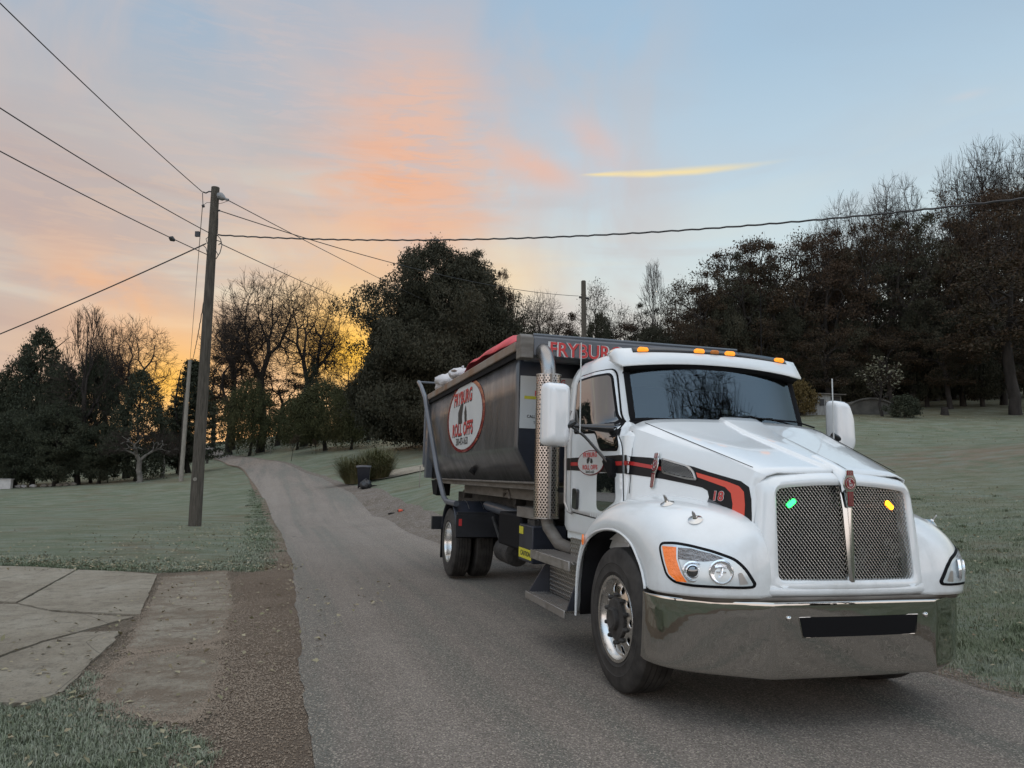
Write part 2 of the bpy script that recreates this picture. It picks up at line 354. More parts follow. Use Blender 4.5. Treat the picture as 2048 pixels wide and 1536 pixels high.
# ground materials
def ground_mat():
    m = bpy.data.materials.new('lawn'); m.use_nodes = True; t = NT(m.node_tree); b = t.n['Principled BSDF']
    P = t.new('ShaderNodeNewGeometry').outputs['Position']
    big = t.noise(P, 0.12, 4, 0.6, 0.4); mid = t.noise(P, 0.9, 5, 0.65); fine = t.noise(t.mapping(P, scale=(1, 1, .3)), 26, 4, 0.7); blades = t.noise(P, 110, 2, 0.6)
    green = t.ramp(big, [(0.35, (0.122, 0.143, 0.090)), (0.5, (0.151, 0.172, 0.116)), (0.66, (0.168, 0.164, 0.106))])
    pale = t.mix(t.maprange(mid, 0.42, 0.68), green, (0.213, 0.215, 0.156))
    brown = t.mix(t.maprange(t.noise(P, 0.23, 5, 0.7, 1.0), 0.50, 0.68, 0, 0.8), pale, (0.168, 0.129, 0.085))
    sp = t.new('ShaderNodeSeparateXYZ'); t.l.new(P, sp.inputs[0])
    # dry reddish patch on the bank to the right, leaf strewn strip under the wood
    px = t.m('DIVIDE', t.m('SUBTRACT', sp.outputs[0], 19.5), 7.5); py = t.m('DIVIDE', t.m('SUBTRACT', sp.outputs[1], 31.5), 3.2)
    pm = t.m('EXPONENT', t.m('MULTIPLY', t.m('ADD', t.m('MULTIPLY', px, px), t.m('MULTIPLY', py, py)), -1.0))
    c = t.mix(t.m('MULTIPLY', pm, t.maprange(mid, 0.3, 0.6)), brown, (0.220, 0.158, 0.118))
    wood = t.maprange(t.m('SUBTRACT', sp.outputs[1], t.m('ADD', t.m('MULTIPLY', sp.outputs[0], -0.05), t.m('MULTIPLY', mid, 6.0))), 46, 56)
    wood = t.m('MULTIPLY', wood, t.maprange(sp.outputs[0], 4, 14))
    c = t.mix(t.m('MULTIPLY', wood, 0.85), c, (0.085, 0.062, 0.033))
    frost = t.noise(t.mapping(P, scale=(.5, 1.6, 1)), 1.1, 6, 0.75, 0.4)
    c = t.mix(t.maprange(frost, 0.46, 0.62, 0, 0.55), c, (0.218, 0.250, 0.210))
    c = t.mix(t.maprange(frost, 0.48, 0.34, 0, 0.5), c, (0.085, 0.105, 0.062))
    c = t.mix(t.maprange(fine, 0.35, 0.7, 0.0, 0.45), c, (0.064, 0.079, 0.042))
    c = t.mix(t.maprange(blades, 0.5, 0.8, 0.0, 0.30), c, (0.284, 0.297, 0.212))
    t.inp(b.inputs['Base Color'], c); b.inputs['Roughness'].default_value = 0.95; b.inputs['Specular IOR Level'].default_value = 0.15
    bp = t.new('ShaderNodeBump'); bp.inputs['Strength'].default_value = 0.8; bp.inputs['Distance'].default_value = 0.05
    t.inp(bp.inputs['Height'], t.m('ADD', fine, t.m('MULTIPLY', blades, 0.5))); t.l.new(bp.outputs[0], b.inputs['Normal'])
    return m
def asphalt_mat():
    m = bpy.data.materials.new('asphalt'); m.use_nodes = True; t = NT(m.node_tree); b = t.n['Principled BSDF']
    P = t.new('ShaderNodeNewGeometry').outputs['Position']
    R = t.mapping(P, rot=(0, 0, math.radians(-18)), scale=(1, 1, 1))
    lane = t.noise(t.mapping(R, scale=(1.5, 0.03, 1)), 1.0, 4, 0.6)
    big = t.noise(P, 0.5, 5, 0.65, 0.5)
    v = t.new('ShaderNodeTexVoronoi'); v.inputs['Scale'].default_value = 120; t.l.new(P, v.inputs['Vector'])
    grain = t.noise(P, 150, 3, 0.75)
    c = t.ramp(lane, [(0.38, (0.133, 0.133, 0.113)), (0.5, (0.195, 0.168, 0.143)), (0.65, (0.234, 0.204, 0.174))])
    c = t.mix(t.maprange(big, 0.4, 0.7, 0, 0.4), c, (0.140, 0.114, 0.095))
    vr = t.new('ShaderNodeSeparateColor'); t.l.new(v.outputs['Color'], vr.inputs[0])
    c = t.mix(t.maprange(vr.outputs[0], 0.62, 1.0, 0.0, 0.8), c, (0.478, 0.415, 0.342))
    c = t.mix(t.maprange(vr.outputs[1], 0.55, 1.0, 0.0, 0.75), c, (0.058, 0.049, 0.040))
    c = t.mix(t.maprange(grain, 0.55, 0.75, 0.0, 0.5), c, (0.362, 0.317, 0.269))
    vc = t.new('ShaderNodeTexVoronoi', feature='DISTANCE_TO_EDGE'); vc.inputs['Scale'].default_value = .42; nn = t.new('ShaderNodeTexNoise'); nn.inputs['Scale'].default_value = 1.6; nn.inputs['Detail'].default_value = 6; t.l.new(P, nn.inputs['Vector']); t.inp(vc.inputs['Vector'], t.mix(.35, R, nn.outputs['Color']))
    crk = t.m('MULTIPLY', t.maprange(vc.outputs['Distance'], .006, .0015), t.maprange(t.noise(P, .35, 2), .5, .6))
    c = t.mix(t.m('MULTIPLY', crk, .6), c, (.05, .046, .042))
    c = t.mix(t.maprange(t.noise(P, 1.3, 6, .75, .8), .6, .72, 0, .35), c, (.075, .068, .062))
    t.inp(b.inputs['Base Color'], c); b.inputs['Roughness'].default_value = 0.82; b.inputs['Specular IOR Level'].default_value = 0.35
    bp = t.new('ShaderNodeBump'); bp.inputs['Strength'].default_value = 0.9; bp.inputs['Distance'].default_value = 0.008
    t.inp(bp.inputs['Height'], t.m('ADD', grain, v.outputs['Distance'])); t.l.new(bp.outputs[0], b.inputs['Normal'])
    return m
def gravel_mat(name, c1, c2, c3, sc=60):
    m = bpy.data.materials.new(name); m.use_nodes = True; t = NT(m.node_tree); b = t.n['Principled BSDF']
    P = t.new('ShaderNodeNewGeometry').outputs['Position']
    a = t.noise(P, 1.3, 5, 0.7, 0.5); g = t.noise(t.mapping(P, scale=(1, 1.6, 1)), sc, 3, 0.8)
    v = t.new('ShaderNodeTexVoronoi'); v.inputs['Scale'].default_value = sc * 0.8; t.l.new(P, v.inputs['Vector'])
    vr = t.new('ShaderNodeSeparateColor'); t.l.new(v.outputs['Color'], vr.inputs[0])
    c = t.mix(t.maprange(a, 0.38, 0.64), c1, c2)
    c = t.mix(t.maprange(vr.outputs[0], 0.6, 1.0, 0, 0.9), c, c3)
    c = t.mix(t.maprange(g, 0.5, 0.75, 0, 0.75), c, tuple(x * 0.3 for x in c1))
    t.inp(b.inputs['Base Color'], c); b.inputs['Roughness'].default_value = 0.95; b.inputs['Specular IOR Level'].default_value = 0.2
    bp = t.new('ShaderNodeBump'); bp.inputs['Strength'].default_value = 1.0; bp.inputs['Distance'].default_value = 0.02
    t.inp(bp.inputs['Height'], t.m('ADD', g, v.outputs['Distance'])); t.l.new(bp.outputs[0], b.inputs['Normal'])
    return m
def concrete_mat():
    m = bpy.data.materials.new('concrete'); m.use_nodes = True; t = NT(m.node_tree); b = t.n['Principled BSDF']
    P = t.new('ShaderNodeNewGeometry').outputs['Position']
    a = t.noise(P, 0.8, 6, 0.7, 0.6); g = t.noise(P, 42, 5, 0.85); s = t.noise(P, 5, 8, 0.8, 0.3)
    c = t.ramp(a, [(0.33, (0.215, 0.185, 0.140)), (0.5, (0.285, 0.252, 0.195)), (0.66, (0.33, 0.300, 0.240))])
    c = t.mix(t.maprange(s, 0.46, 0.68, 0, 0.7), c, (0.124, 0.103, 0.076))
    vo = t.new('ShaderNodeTexVoronoi', feature='DISTANCE_TO_EDGE'); vo.inputs['Scale'].default_value = .55; t.inp(vo.inputs['Vector'], t.mix(.12, P, t.new('ShaderNodeTexNoise').outputs['Color']))
    c = t.mix(t.maprange(vo.outputs['Distance'], .004, .0, 0, .6), c, (.05, .042, .034))
    c = t.mix(t.maprange(g, 0.50, 0.68, 0, 0.75), c, (0.106, 0.091, 0.070))
    t.inp(b.inputs['Base Color'], c); b.inputs['Roughness'].default_value = 0.9; b.inputs['Specular IOR Level'].default_value = 0.25
    bp = t.new('ShaderNodeBump'); bp.inputs['Strength'].default_value = 1.0; bp.inputs['Distance'].default_value = 0.016
    t.inp(bp.inputs['Height'], t.m('ADD', g, s)); t.l.new(bp.outputs[0], b.inputs['Normal'])
    return m
def old_concrete():
    m = M['concrete'].copy(); m.name = 'broken_concrete'; t = NT(m.node_tree); b = t.n['Principled BSDF']; src = b.inputs['Base Color'].links[0].from_socket
    P = t.new('ShaderNodeNewGeometry').outputs['Position']
    c = t.mix(t.maprange(t.noise(P, 2.6, 8, .8, .6), .42, .60, 0, .8), src, (0.159, 0.120, 0.086)); t.inp(b.inputs['Base Color'], c); return m
M = {}
M['lawn'] = ground_mat(); M['asphalt'] = asphalt_mat(); M['concrete'] = concrete_mat()
M['oldslab'] = old_concrete()
M['dirt'] = gravel_mat('brown_gravel', (0.165, 0.122, 0.088), (0.21, 0.162, 0.122), (0.30, 0.24, 0.18), 110)
M['soil'] = gravel_mat('dark_soil', (0.125, 0.098, 0.070), (0.165, 0.135, 0.100), (0.25, 0.21, 0.16), 80)
M['grit'] = gravel_mat('grey_gravel', (0.169, 0.146, 0.124), (0.130, 0.107, 0.083), (0.312, 0.268, 0.230), 40)

ny, nx = GX.shape
idx = np.arange(nx * ny).reshape(ny, nx)
a, b, c, d = idx[:-1, :-1].ravel(), idx[:-1, 1:].ravel(), idx[1:, :-1].ravel(), idx[1:, 1:].ravel()
F3 = np.concatenate([np.stack([a, b, c], -1), np.stack([b, d, c], -1)])
me = fastmesh('ground', np.stack([GX.ravel(), GY.ravel(), GZ.ravel()], -1), None, F3)
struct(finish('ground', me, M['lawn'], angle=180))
strip('road', L_, R_, 14, 0.022, M['asphalt'], 0.03, 0.03)
dn = (R_ - L_) / np.linalg.norm(R_ - L_, axis=1, keepdims=True)
wl = np.interp(L_[:, 1], [-50, 0, 4.3, 7, 11, 14, 17.5, 30, 60, 140], [.6, .6, .62, .68, .85, .6, .4, .35, .3, .3])[:, None]
strip('gravel_shoulder', L_ - dn * wl, L_ + dn * 0.25, 6, 0.012, M['dirt'], 0.12, 0, 3)
wr = np.interp(R_[:, 1], [-50, 2, 6, 10, 17, 22, 30, 45, 140], [.3, .3, .3, .5, 1.3, 1.5, 1.6, .8, .3])[:, None]
strip('gravel_verge', R_ - dn * 0.25, R_ + dn * wr, 6, 0.012, M['grit'], 0, 0.22, 5)

def flatpoly(name, pts, off, mat, thick=0.05, wob=0.0, seed=3, parent=None, sub=0.12, mb=None):
    """ground-hugging slab with ragged edges; pts in world XY"""
    r = np.random.default_rng(seed); P = []
    for i in range(len(pts)):
        a, b = np.array(pts[i]), np.array(pts[(i + 1) % len(pts)]); L = np.linalg.norm(b - a); k = max(1, int(L / sub)) if wob else 1
        nrm = np.array([(b - a)[1], -(b - a)[0]]) / max(L, 1e-6)
        for j in range(k):
            P.append(a + (b - a) * j / k + (nrm * r.normal(0, wob) if j else 0))
    P = np.array(P); z = gtri(P[:, 0], P[:, 1]) + off
    own = mb is None; mb = mb or MB(); n = len(P)
    vs = [(p[0], p[1], zz) for p, zz in zip(P, z)] + [(p[0], p[1], zz - thick) for p, zz in zip(P, z)]
    mb.add(vs, [tuple(range(n))] + [(i, (i + 1) % n, n + (i + 1) % n, n + i) for i in range(n)])
    if own: return mb.build(name, mat, parent, angle=30)
def gp(l): return [tuple(atz(x / 2.866, 1000 + y / 2.866, 0.02))[:2] for x, y in l]
mb = MB()
flatpoly('', gp([(-900, 352), (0, 384), (200, 388), (435, 402), (95, 588), (-900, 574)]), .030, None, mb=mb, wob=.004, seed=1)
flatpoly('', gp([(448, 403), (700, 412), (900, 430), (800, 662), (640, 655), (300, 637), (103, 594)]), .028, None, mb=mb, wob=.005, seed=2)
flatpoly('', gp([(-900, 582), (95, 600), (300, 645), (700, 672), (770, 672), (480, 750), (240, 812), (0, 895), (-900, 1100)]), .026, None, mb=mb, wob=.006, seed=3)
flatpoly('', gp([(-900, 1130), (0, 912), (250, 822), (470, 764), (690, 757), (640, 830), (520, 930), (440, 1030), (360, 1105), (140, 1172), (-100, 1165), (-900, 1260)]), .030, None, mb=mb, wob=.008, seed=4)
struct(mb.build('driveway', M['concrete'], angle=30)); mb = MB()
flatpoly('', gp([(940, 445), (1120, 425), (1300, 405), (1322, 500), (1328, 620), (1290, 700), (1290, 790), (1180, 825), (1000, 850), (790, 878), (735, 860), (790, 720), (860, 600)]), .022, None, mb=mb, wob=.016, seed=5)
flatpoly('', gp([(790, 897), (1000, 868), (1180, 843), (1260, 850), (1270, 960), (1220, 1090), (1170, 1200), (1090, 1272), (900, 1262), (700, 1205), (600, 1145), (545, 1080), (620, 990), (700, 930)]), .022, None, mb=mb, wob=.02, seed=6)
struct(mb.build('driveway_apron', M['oldslab'], angle=30))
flatpoly('bare_soil', gp([(440, 410), (900, 405), (1330, 395), (1480, 420), (1500, 700), (1500, 1400), (1150, 1330), (900, 1290), (600, 1180), (520, 1080), (400, 1100), (330, 1120), (470, 900), (240, 830), (-300, 960), (-300, 900), (230, 790), (640, 700), (420, 655), (-300, 615), (-300, 590), (100, 585), (420, 430)]), .010, M['soil'], .03, .03, 8)['kind'] = 'structure'
# driveway across the road
fa = [gh(x, y) for x, y in [(686, 957), (760, 946), (842, 932), (930, 915)]]
fb = [gh(x, y) for x, y in [(700, 968), (780, 957), (846, 943), (930, 929)]]
A_ = catmull([tuple(p)[:2] for p in fa], 8); B_ = catmull([tuple(p)[:2] for p in fb], 8)
strip('far_driveway', A_, B_, 4, 0.05, M['concrete'], 0.03, 0.03, 4)
# ------------------------------------------------------------------ vegetation
def leafmat(name, cols, rough=0.8):
    m = bpy.data.materials.new(name); m.use_nodes = True; t = NT(m.node_tree); b = t.n['Principled BSDF']
    g = t.new('ShaderNodeNewGeometry'); oi = t.new('ShaderNodeObjectInfo')
    r = t.m('FRACT', t.m('ADD', g.outputs['Random Per Island'], t.m('MULTIPLY', oi.outputs['Random'], 0.35)))
    cl = t.noise(t.new('ShaderNodeTexCoord').outputs['Object'], 0.45, 3, 0.6)
    n = len(cols); f = t.m('ADD', t.m('MULTIPLY', r, 0.5), t.m('MULTIPLY', t.maprange(cl, 0.3, 0.7), 0.5))
    t.inp(b.inputs['Base Color'], t.ramp(f, [(i / (n - 1), c) for i, c in enumerate(cols)]))
    b.inputs['Roughness'].default_value = rough; b.inputs['Specular IOR Level'].default_value = 0.2
    return m
M['bark'] = material('bark', (0.026, 0.022, 0.019), 0.9, var=.35, vscale=9, bump=.2, bscale=14, spec=.2)
M['twig'] = material('twig', (0.036, 0.028, 0.023), 0.9, spec=.2)
M['palebark'] = material('pale_bark', (0.13, 0.12, 0.105), 0.9, var=.3, vscale=6, spec=.2)
M['oak'] = leafmat('oak_leaves', [(0.024, 0.025, 0.014), (0.038, 0.028, 0.017), (0.055, 0.034, 0.018), (0.028, 0.028, 0.017)])
M['dark'] = leafmat('evergreen_leaves', [(0.022, 0.027, 0.018), (0.034, 0.040, 0.024), (0.045, 0.045, 0.027)])
M['olive'] = leafmat('olive_leaves', [(0.032, 0.038, 0.016), (0.050, 0.052, 0.020), (0.066, 0.058, 0.024)])
M['maple'] = leafmat('beech_leaves', [(0.024, 0.027, 0.017), (0.038, 0.037, 0.023), (0.052, 0.043, 0.026)])
M['yellow'] = leafmat('yellow_leaves', [(0.07, 0.052, 0.02), (0.10, 0.07, 0.024), (0.06, 0.045, 0.02)])
M['pale'] = leafmat('pale_leaves', [(0.10, 0.10, 0.065), (0.16, 0.155, 0.11), (0.06, 0.06, 0.04)])
M['redleaf'] = leafmat('russet_leaves', [(0.036, 0.025, 0.016), (0.052, 0.032, 0.019), (0.026, 0.024, 0.015)])
M['reed'] = leafmat('reed_blades', [(0.055, 0.065, 0.028), (0.095, 0.095, 0.04), (0.16, 0.125, 0.07)])

def tubes(segs, n):
    """segs: (p0,p1,r0,r1) arrays -> V,F of open prisms"""
    S = np.array(segs, float); p0, p1, r0, r1 = S[:, :3], S[:, 3:6], S[:, 6], S[:, 7]
    d = p1 - p0; d /= np.linalg.norm(d, axis=1, keepdims=True) + 1e-9; p0 = p0 - d * r0[:, None] * .22; p1 = p1 + d * r1[:, None] * .22
    ref = np.where(np.abs(d[:, 2:3]) > .9, [[1., 0, 0]], [[0, 0, 1.]]); a = np.cross(d, ref); a /= np.linalg.norm(a, axis=1, keepdims=True); b = np.cross(d, a)
    t = np.arange(n) * 2 * math.pi / n; ct, st = np.cos(t), np.sin(t)
    ring = a[:, None] * ct[None, :, None] + b[:, None] * st[None, :, None]
    V = np.stack([p0[:, None] + ring * r0[:, None, None], p1[:, None] + ring * r1[:, None, None]], 1).reshape(-1, 3)
    m = len(S); base = (np.arange(m) * 2 * n)[:, None]; k = np.arange(n); k2 = (k + 1) % n
    F = np.stack([base + k, base + k2, base + n + k2, base + n + k], -1).reshape(-1, 4)
    return V, F
def leaves(C, size, r, droop=0.0, aspect=1.6):
    n = len(C); d = r.normal(size=(n, 3)); 
    if droop: d[:, 2] -= droop * 2.0
    d /= np.linalg.norm(d, axis=1, keepdims=True); e = np.cross(d, r.normal(size=(n, 3))); e /= np.linalg.norm(e, axis=1, keepdims=True)
    s = size * r.uniform(.6, 1.4, (n, 1)); a = d * s * aspect * .5; b = e * s * .5
    V = np.stack([C - a, C + b * .9 - a * .1, C + a, C - b * .9 - a * .1], 1).reshape(-1, 3)
    return V, np.arange(4 * n).reshape(n, 4)

def grow(seed, levels, trunk_len, trunk_r, spread, kids, ratio, up, k=3, wig=0.12, trunk_bare=0.3, trunk_dir=(0, 0, 1), vase=False):
    """recursive tree; returns thick segments, thin segments and tip points"""
    r = np.random.default_rng(seed); thick, thin, tips = [], [], []
    def br(p, d, L, rad, lv):
        pts = [p]; dirs = [d]; q = p.copy(); dd = d.copy()
        for i in range(k):
            dd = dd + r.normal(0, wig, 3) + np.array([0, 0, up * (0.5 if lv else 0.2)]); dd /= np.linalg.norm(dd)
            q = q + dd * L / k; pts.append(q); dirs.append(dd)
        for i in range(k):
            ra = rad * (1 - .75 * i / k) if lv else rad * (1 - .55 * i / k); rb = rad * (1 - .75 * (i + 1) / k) if lv else rad * (1 - .55 * (i + 1) / k)
            s = (*pts[i], *pts[i + 1], max(ra, (.03, .022, .015, .012, .010)[lv]), max(rb, (.025, .016, .012, .010, .007)[lv])); (thick if lv <= 1 else thin).append(s)
        if lv >= levels: tips.append(q); tips.append(pts[-2]); return
        n = kids[lv]; 
        for j in range(n):
            f = (trunk_bare if lv == 0 else .22) + (1 - (trunk_bare if lv == 0 else .22)) * (j + r.uniform(.2, .9)) / n
            f = min(f, .999); i = min(int(f * k), k - 1); u = f * k - i; P = pts[i] * (1 - u) + pts[i + 1] * u; D = dirs[i + 1]
            ax = r.normal(size=3); ax -= D * ax.dot(D); ax /= np.linalg.norm(ax); sp = spread[lv] * (r.uniform(.15, 1.3) if vase and lv == 0 else r.uniform(.7, 1.3))
            nd = D * math.cos(sp) + ax * math.sin(sp); nd[2] += up * .25; nd /= np.linalg.norm(nd)
            br(P, nd, L * ratio[lv] * (1.15 - .55 * f) * r.uniform(.8, 1.15), rad * (1 - .6 * f) * .5, lv + 1)
        if lv: br(q, dd, L * ratio[lv] * .6, rad * .25, lv + 1)
    br(np.zeros(3), np.array(trunk_dir, float), trunk_len, trunk_r, 0)
    return thick, thin, np.array(tips)

def spacetree(seed, pts, base, fork, r_trunk, wig=.10, step=.42, twigs=2, tw=.35, minr=.012):
    """limbs that divide until each reaches its target points: rounded, evenly twigged crowns"""
    r = np.random.default_rng(seed); thick, thin = [], []; N = len(pts); k_ = r_trunk / N ** .5
    rad = lambda n: max(minr, k_ * n ** .5)
    p = np.zeros(3); n0 = 5
    for i in range(n0):
        q = p + (np.array(fork) - np.array(base)) / n0 + np.r_[r.normal(0, .05, 2), 0]; thick.append((*p, *q, r_trunk * (1.25 if i == 0 else 1.08 - .03 * i), r_trunk * (1.08 - .03 * (i + 1)))); p = q
    stack = [(p, pts, 0)]
    while stack:
        p, P, d_ = stack.pop(); n = len(P)
        if n <= 2:
            for t in P:
                m = (p + t) / 2 + r.normal(0, wig * .5, 3); thin.append((*p, *m, minr, minr * .9)); thin.append((*m, *t, minr * .9, minr * .6))
                for _ in range(twigs):
                    e = t - p; e /= np.linalg.norm(e) + 1e-6; e = e + r.normal(0, .5, 3) + [0, 0, .35]; e /= np.linalg.norm(e); s = m + (t - m) * r.uniform(.2, 1); thin.append((*s, *(s + e * tw * r.uniform(.5, 1.2)), minr * .8, minr * .4))
            continue
        c = P.mean(0); L = np.linalg.norm(c - p); q = p + (c - p) * step + r.normal(0, wig, 3) * min(1, L * .3) + np.array([0, 0, -.02 * L])
        (thick if n > N * .02 else thin).append((*p, *q, rad(n), rad(n * .8)))
        X = P - q; X /= np.linalg.norm(X, axis=1, keepdims=True) + 1e-6; X = X - X.mean(0); w_, v_ = np.linalg.eigh(X.T @ X); ax = v_[:, -1] + r.normal(0, .25, 3); s = X @ ax; th = np.quantile(s, r.uniform(.3, .7)); A = s > th
        if A.all() or (~A).all(): A = np.arange(n) % 2 == 0
        stack.append((q, P[A], d_ + 1)); stack.append((q, P[~A], d_ + 1))
    return thick, thin
def ball(r, n, c, s, shell=.45, low=-1.0):
    out = []
    while len(out) < n:
        v = r.normal(size=3); v /= np.linalg.norm(v)
        if v[2] < low: continue
        out.append(np.array(c) + v * np.array(s) * (shell + (1 - shell) * r.random() ** .6))
    return np.array(out)
PROTO = {}
ordn = ['first', 'second', 'third', 'fourth', 'fifth', 'sixth', 'seventh', 'eighth', 'ninth', 'tenth', 'eleventh', 'twelfth', 'thirteenth']
def norm_(arrs, ext=None):
    """scale to unit height and unit half width"""
    A = np.concatenate([a for a in arrs if a is not None and len(a)]); h = np.percentile(A[:, 2], 99.8); w = np.percentile(np.abs(A[:, :2]), 97)
    for a in arrs:
        if a is not None and len(a): a[:, 2] /= h; a[:, :2] /= w
    return h, w
def proto(kind, var, thick, thin, leafV, leafF, lmat, bmat='bark'):
    Vt, Ft = tubes(thick, 7); parts = [Vt]
    Vn = None
    if thin is not None and len(thin): Vn, Fn = tubes(thin, 3); parts.append(Vn)
    if leafV is not None: parts.append(leafV)
    norm_(parts)
    tm = fastmesh('trunk', Vt, Ft); tm.materials.append(M[bmat]); tm.polygons.foreach_set('use_smooth', [True] * len(tm.polygons))
    if Vn is not None and leafV is not None:
        V = np.concatenate([Vn, leafV]); F = np.concatenate([Fn, leafF + len(Vn)]); cm = fastmesh('crown', V, F)
        cm.materials.append(M['twig']); cm.materials.append(M[lmat])
        cm.polygons.foreach_set('material_index', np.r_[np.zeros(len(Fn)), np.ones(len(leafF))].astype(np.int32))
    elif Vn is not None: cm = fastmesh('crown', Vn, Fn); cm.materials.append(M['twig'])
    else: cm = fastmesh('crown', leafV, leafF); cm.materials.append(M[lmat])
    PROTO[(kind, var)] = (tm, cm)
def simple_trunk(h, r, r2=None, lean=0.0, seed=0, limbs=8):
    rr = np.random.default_rng(seed); segs = []; p = np.zeros(3)
    for i in range(6):
        q = p + np.array([rr.normal(0, .02) * h + lean / 6, rr.normal(0, .02) * h, h / 6]); segs.append((*p, *q, r * (1 - .13 * i) * (1.35 if i == 0 else 1), r * (1 - .13 * (i + 1)))); p = q
    for i in range(limbs):
        z = h * rr.uniform(.35, .95); a = rr.uniform(0, 6.28); L = h * rr.uniform(.2, .42); s = np.array([0, 0, z]); e = s + np.array([math.cos(a) * L, math.sin(a) * L, L * .5]); segs.append((*s, *e, r * .35, r * .08))
    return segs
def crown_blob(prof, seed, nclump, per, csz, lsz, droop=0.0, aspect=1.6, shell=0.55, rough=0.22, lobes=7, S=(1, 1, 1), O=(0, 0, 0)):
    """leaf clumps through a crown whose radius over height is prof(t)"""
    r = np.random.default_rng(seed); ph = r.uniform(0, 6.28, (lobes, 2)); fr = r.uniform(1.5, 5, (lobes, 2))
    C = []
    while len(C) < nclump:
        t = r.random(); a = r.uniform(0, 6.28); R = prof(t)
        if r.random() > (R + .05): continue
        bump = 1 + rough * sum(math.sin(f[0] * a + p[0]) * math.sin(f[1] * 4 * t + p[1]) for f, p in zip(fr, ph)) / 2.2
        rad = R * bump * (shell + (1 - shell) * r.random() ** .5) ; C.append((rad * math.cos(a), rad * math.sin(a), t))
    C = np.array(C) * np.array(S) + np.array(O); P = np.repeat(C, per, 0) + r.normal(0, 1, (nclump * per, 3)) * np.array([csz, csz, csz * (.6 if not droop else 1.3)]) * np.repeat(r.uniform(.5, 1.3, (nclump, 1)), per, 0)
    return leaves(P, lsz, r, droop, aspect)

# bare fan shaped trees, slim leaders
for v in range(3):
    r = np.random.default_rng(200 + v)
    P = np.concatenate([ball(r, 1150, (0, 0, 12.5), (4.6, 4.6, 6.6), .35)] + [ball(r, 330, (r.uniform(-2.6, 2.6), r.uniform(-2.6, 2.6), r.uniform(10, 16)), (2.0, 2.0, 3.2), .3) for _ in range(3)])
    P = P[r.random(len(P)) < np.clip(.35 + (P[:, 2] - 6) / 9, .1, 1)]
    th, tn = spacetree(210 + v, P, (0, 0, 0), (0, 0, 3.2), .34, wig=.07, step=.46, twigs=3, tw=.8, minr=.016)
    proto('bare', v, th, tn, None, None, None)
for v in range(2):
    r = np.random.default_rng(230 + v); z = r.uniform(5, 18, 600); a = r.uniform(0, 6.28, 600); R = 3.2 * np.clip(1.1 - np.abs(z - 10) / 9.5, .1, 1) * r.uniform(.3, 1, 600)
    th, tn = spacetree(231 + v, np.stack([R * np.cos(a), R * np.sin(a), z], -1), (0, 0, 0), (0, 0, 4.5), .20, wig=.12, step=.30, twigs=2, tw=.7, minr=.016)
    th.append((0, 0, 4, 0, 0, 17, .16, .02)); proto('leader', v, th, tn, None, None, None)
# broadleaf wood trees: clumps of leaves at the branch ends, gaps between them
for v in range(4):
    r = np.random.default_rng(51 + v); nc = 46; C = ball(r, nc, (0, 0, 9.6), (4.0, 4.0, 6.4), .45); C = C[C[:, 2] > 2.6]
    P = np.concatenate([c + r.normal(0, 1, (9, 3)) * np.array([.5, .5, .34]) for c in C])
    th, tn = spacetree(60 + v, P, (0, 0, 0), (0, 0, 3.4), .32, wig=.2, step=.42, twigs=1, tw=.5, minr=.016)
    Q = np.concatenate([c + r.normal(0, 1, (int(250 * r.uniform(.3, 1.5)), 3)) * np.array([.62, .62, .32]) * r.uniform(.5, 1.1) for c in C]); LV, LF = leaves(Q, .125, r)
    proto('oak', v, th, tn, LV, LF, ('oak', 'maple', 'oak', 'redleaf')[v])
for v in range(2):   # nearly bare with a few leaves left
    r = np.random.default_rng(71 + v); P = ball(r, 800, (0, 0, 9.5), (3.4, 3.4, 6), .3); th, tn = spacetree(72 + v, P, (0, 0, 0), (0, 0, 3.5), .22, wig=.15, step=.38, twigs=2, tw=.5, minr=.016)
    K = P[r.random(len(P)) < .5]; Q = np.repeat(K, 7, 0) + r.normal(0, .28, (len(K) * 7, 3)); LV, LF = leaves(Q, .12, r)
    proto('sparse', v, th, tn, LV, LF, 'maple')
def pf(pts): return lambda t: float(np.interp(t, [p[0] for p in pts], [p[1] for p in pts]))
for v in range(2):   # dense dark evergreens, pointed
    LV, LF = crown_blob(pf([(0, .5), (.12, .9), (.35, 1), (.6, .8), (.85, .38), (1, .04)]), 80 + v, 900, 42, .24, .10, rough=.5, S=(3, 3, 9), O=(0, 0, .4))
    proto('conifer', v, simple_trunk(8, .2, seed=v), None, LV, LF, 'dark')
for v in range(2):   # dense rounded
    LV, LF = crown_blob(pf([(0, .35), (.15, .85), (.45, 1), (.75, .85), (.93, .5), (1, .12)]), 90 + v, 950, 42, .28, .105, rough=.55, S=(3.5, 3.5, 7), O=(0, 0, .7))
    proto('dense', v, simple_trunk(6.5, .25, seed=v + 3), None, LV, LF, ('dark', 'maple')[v])
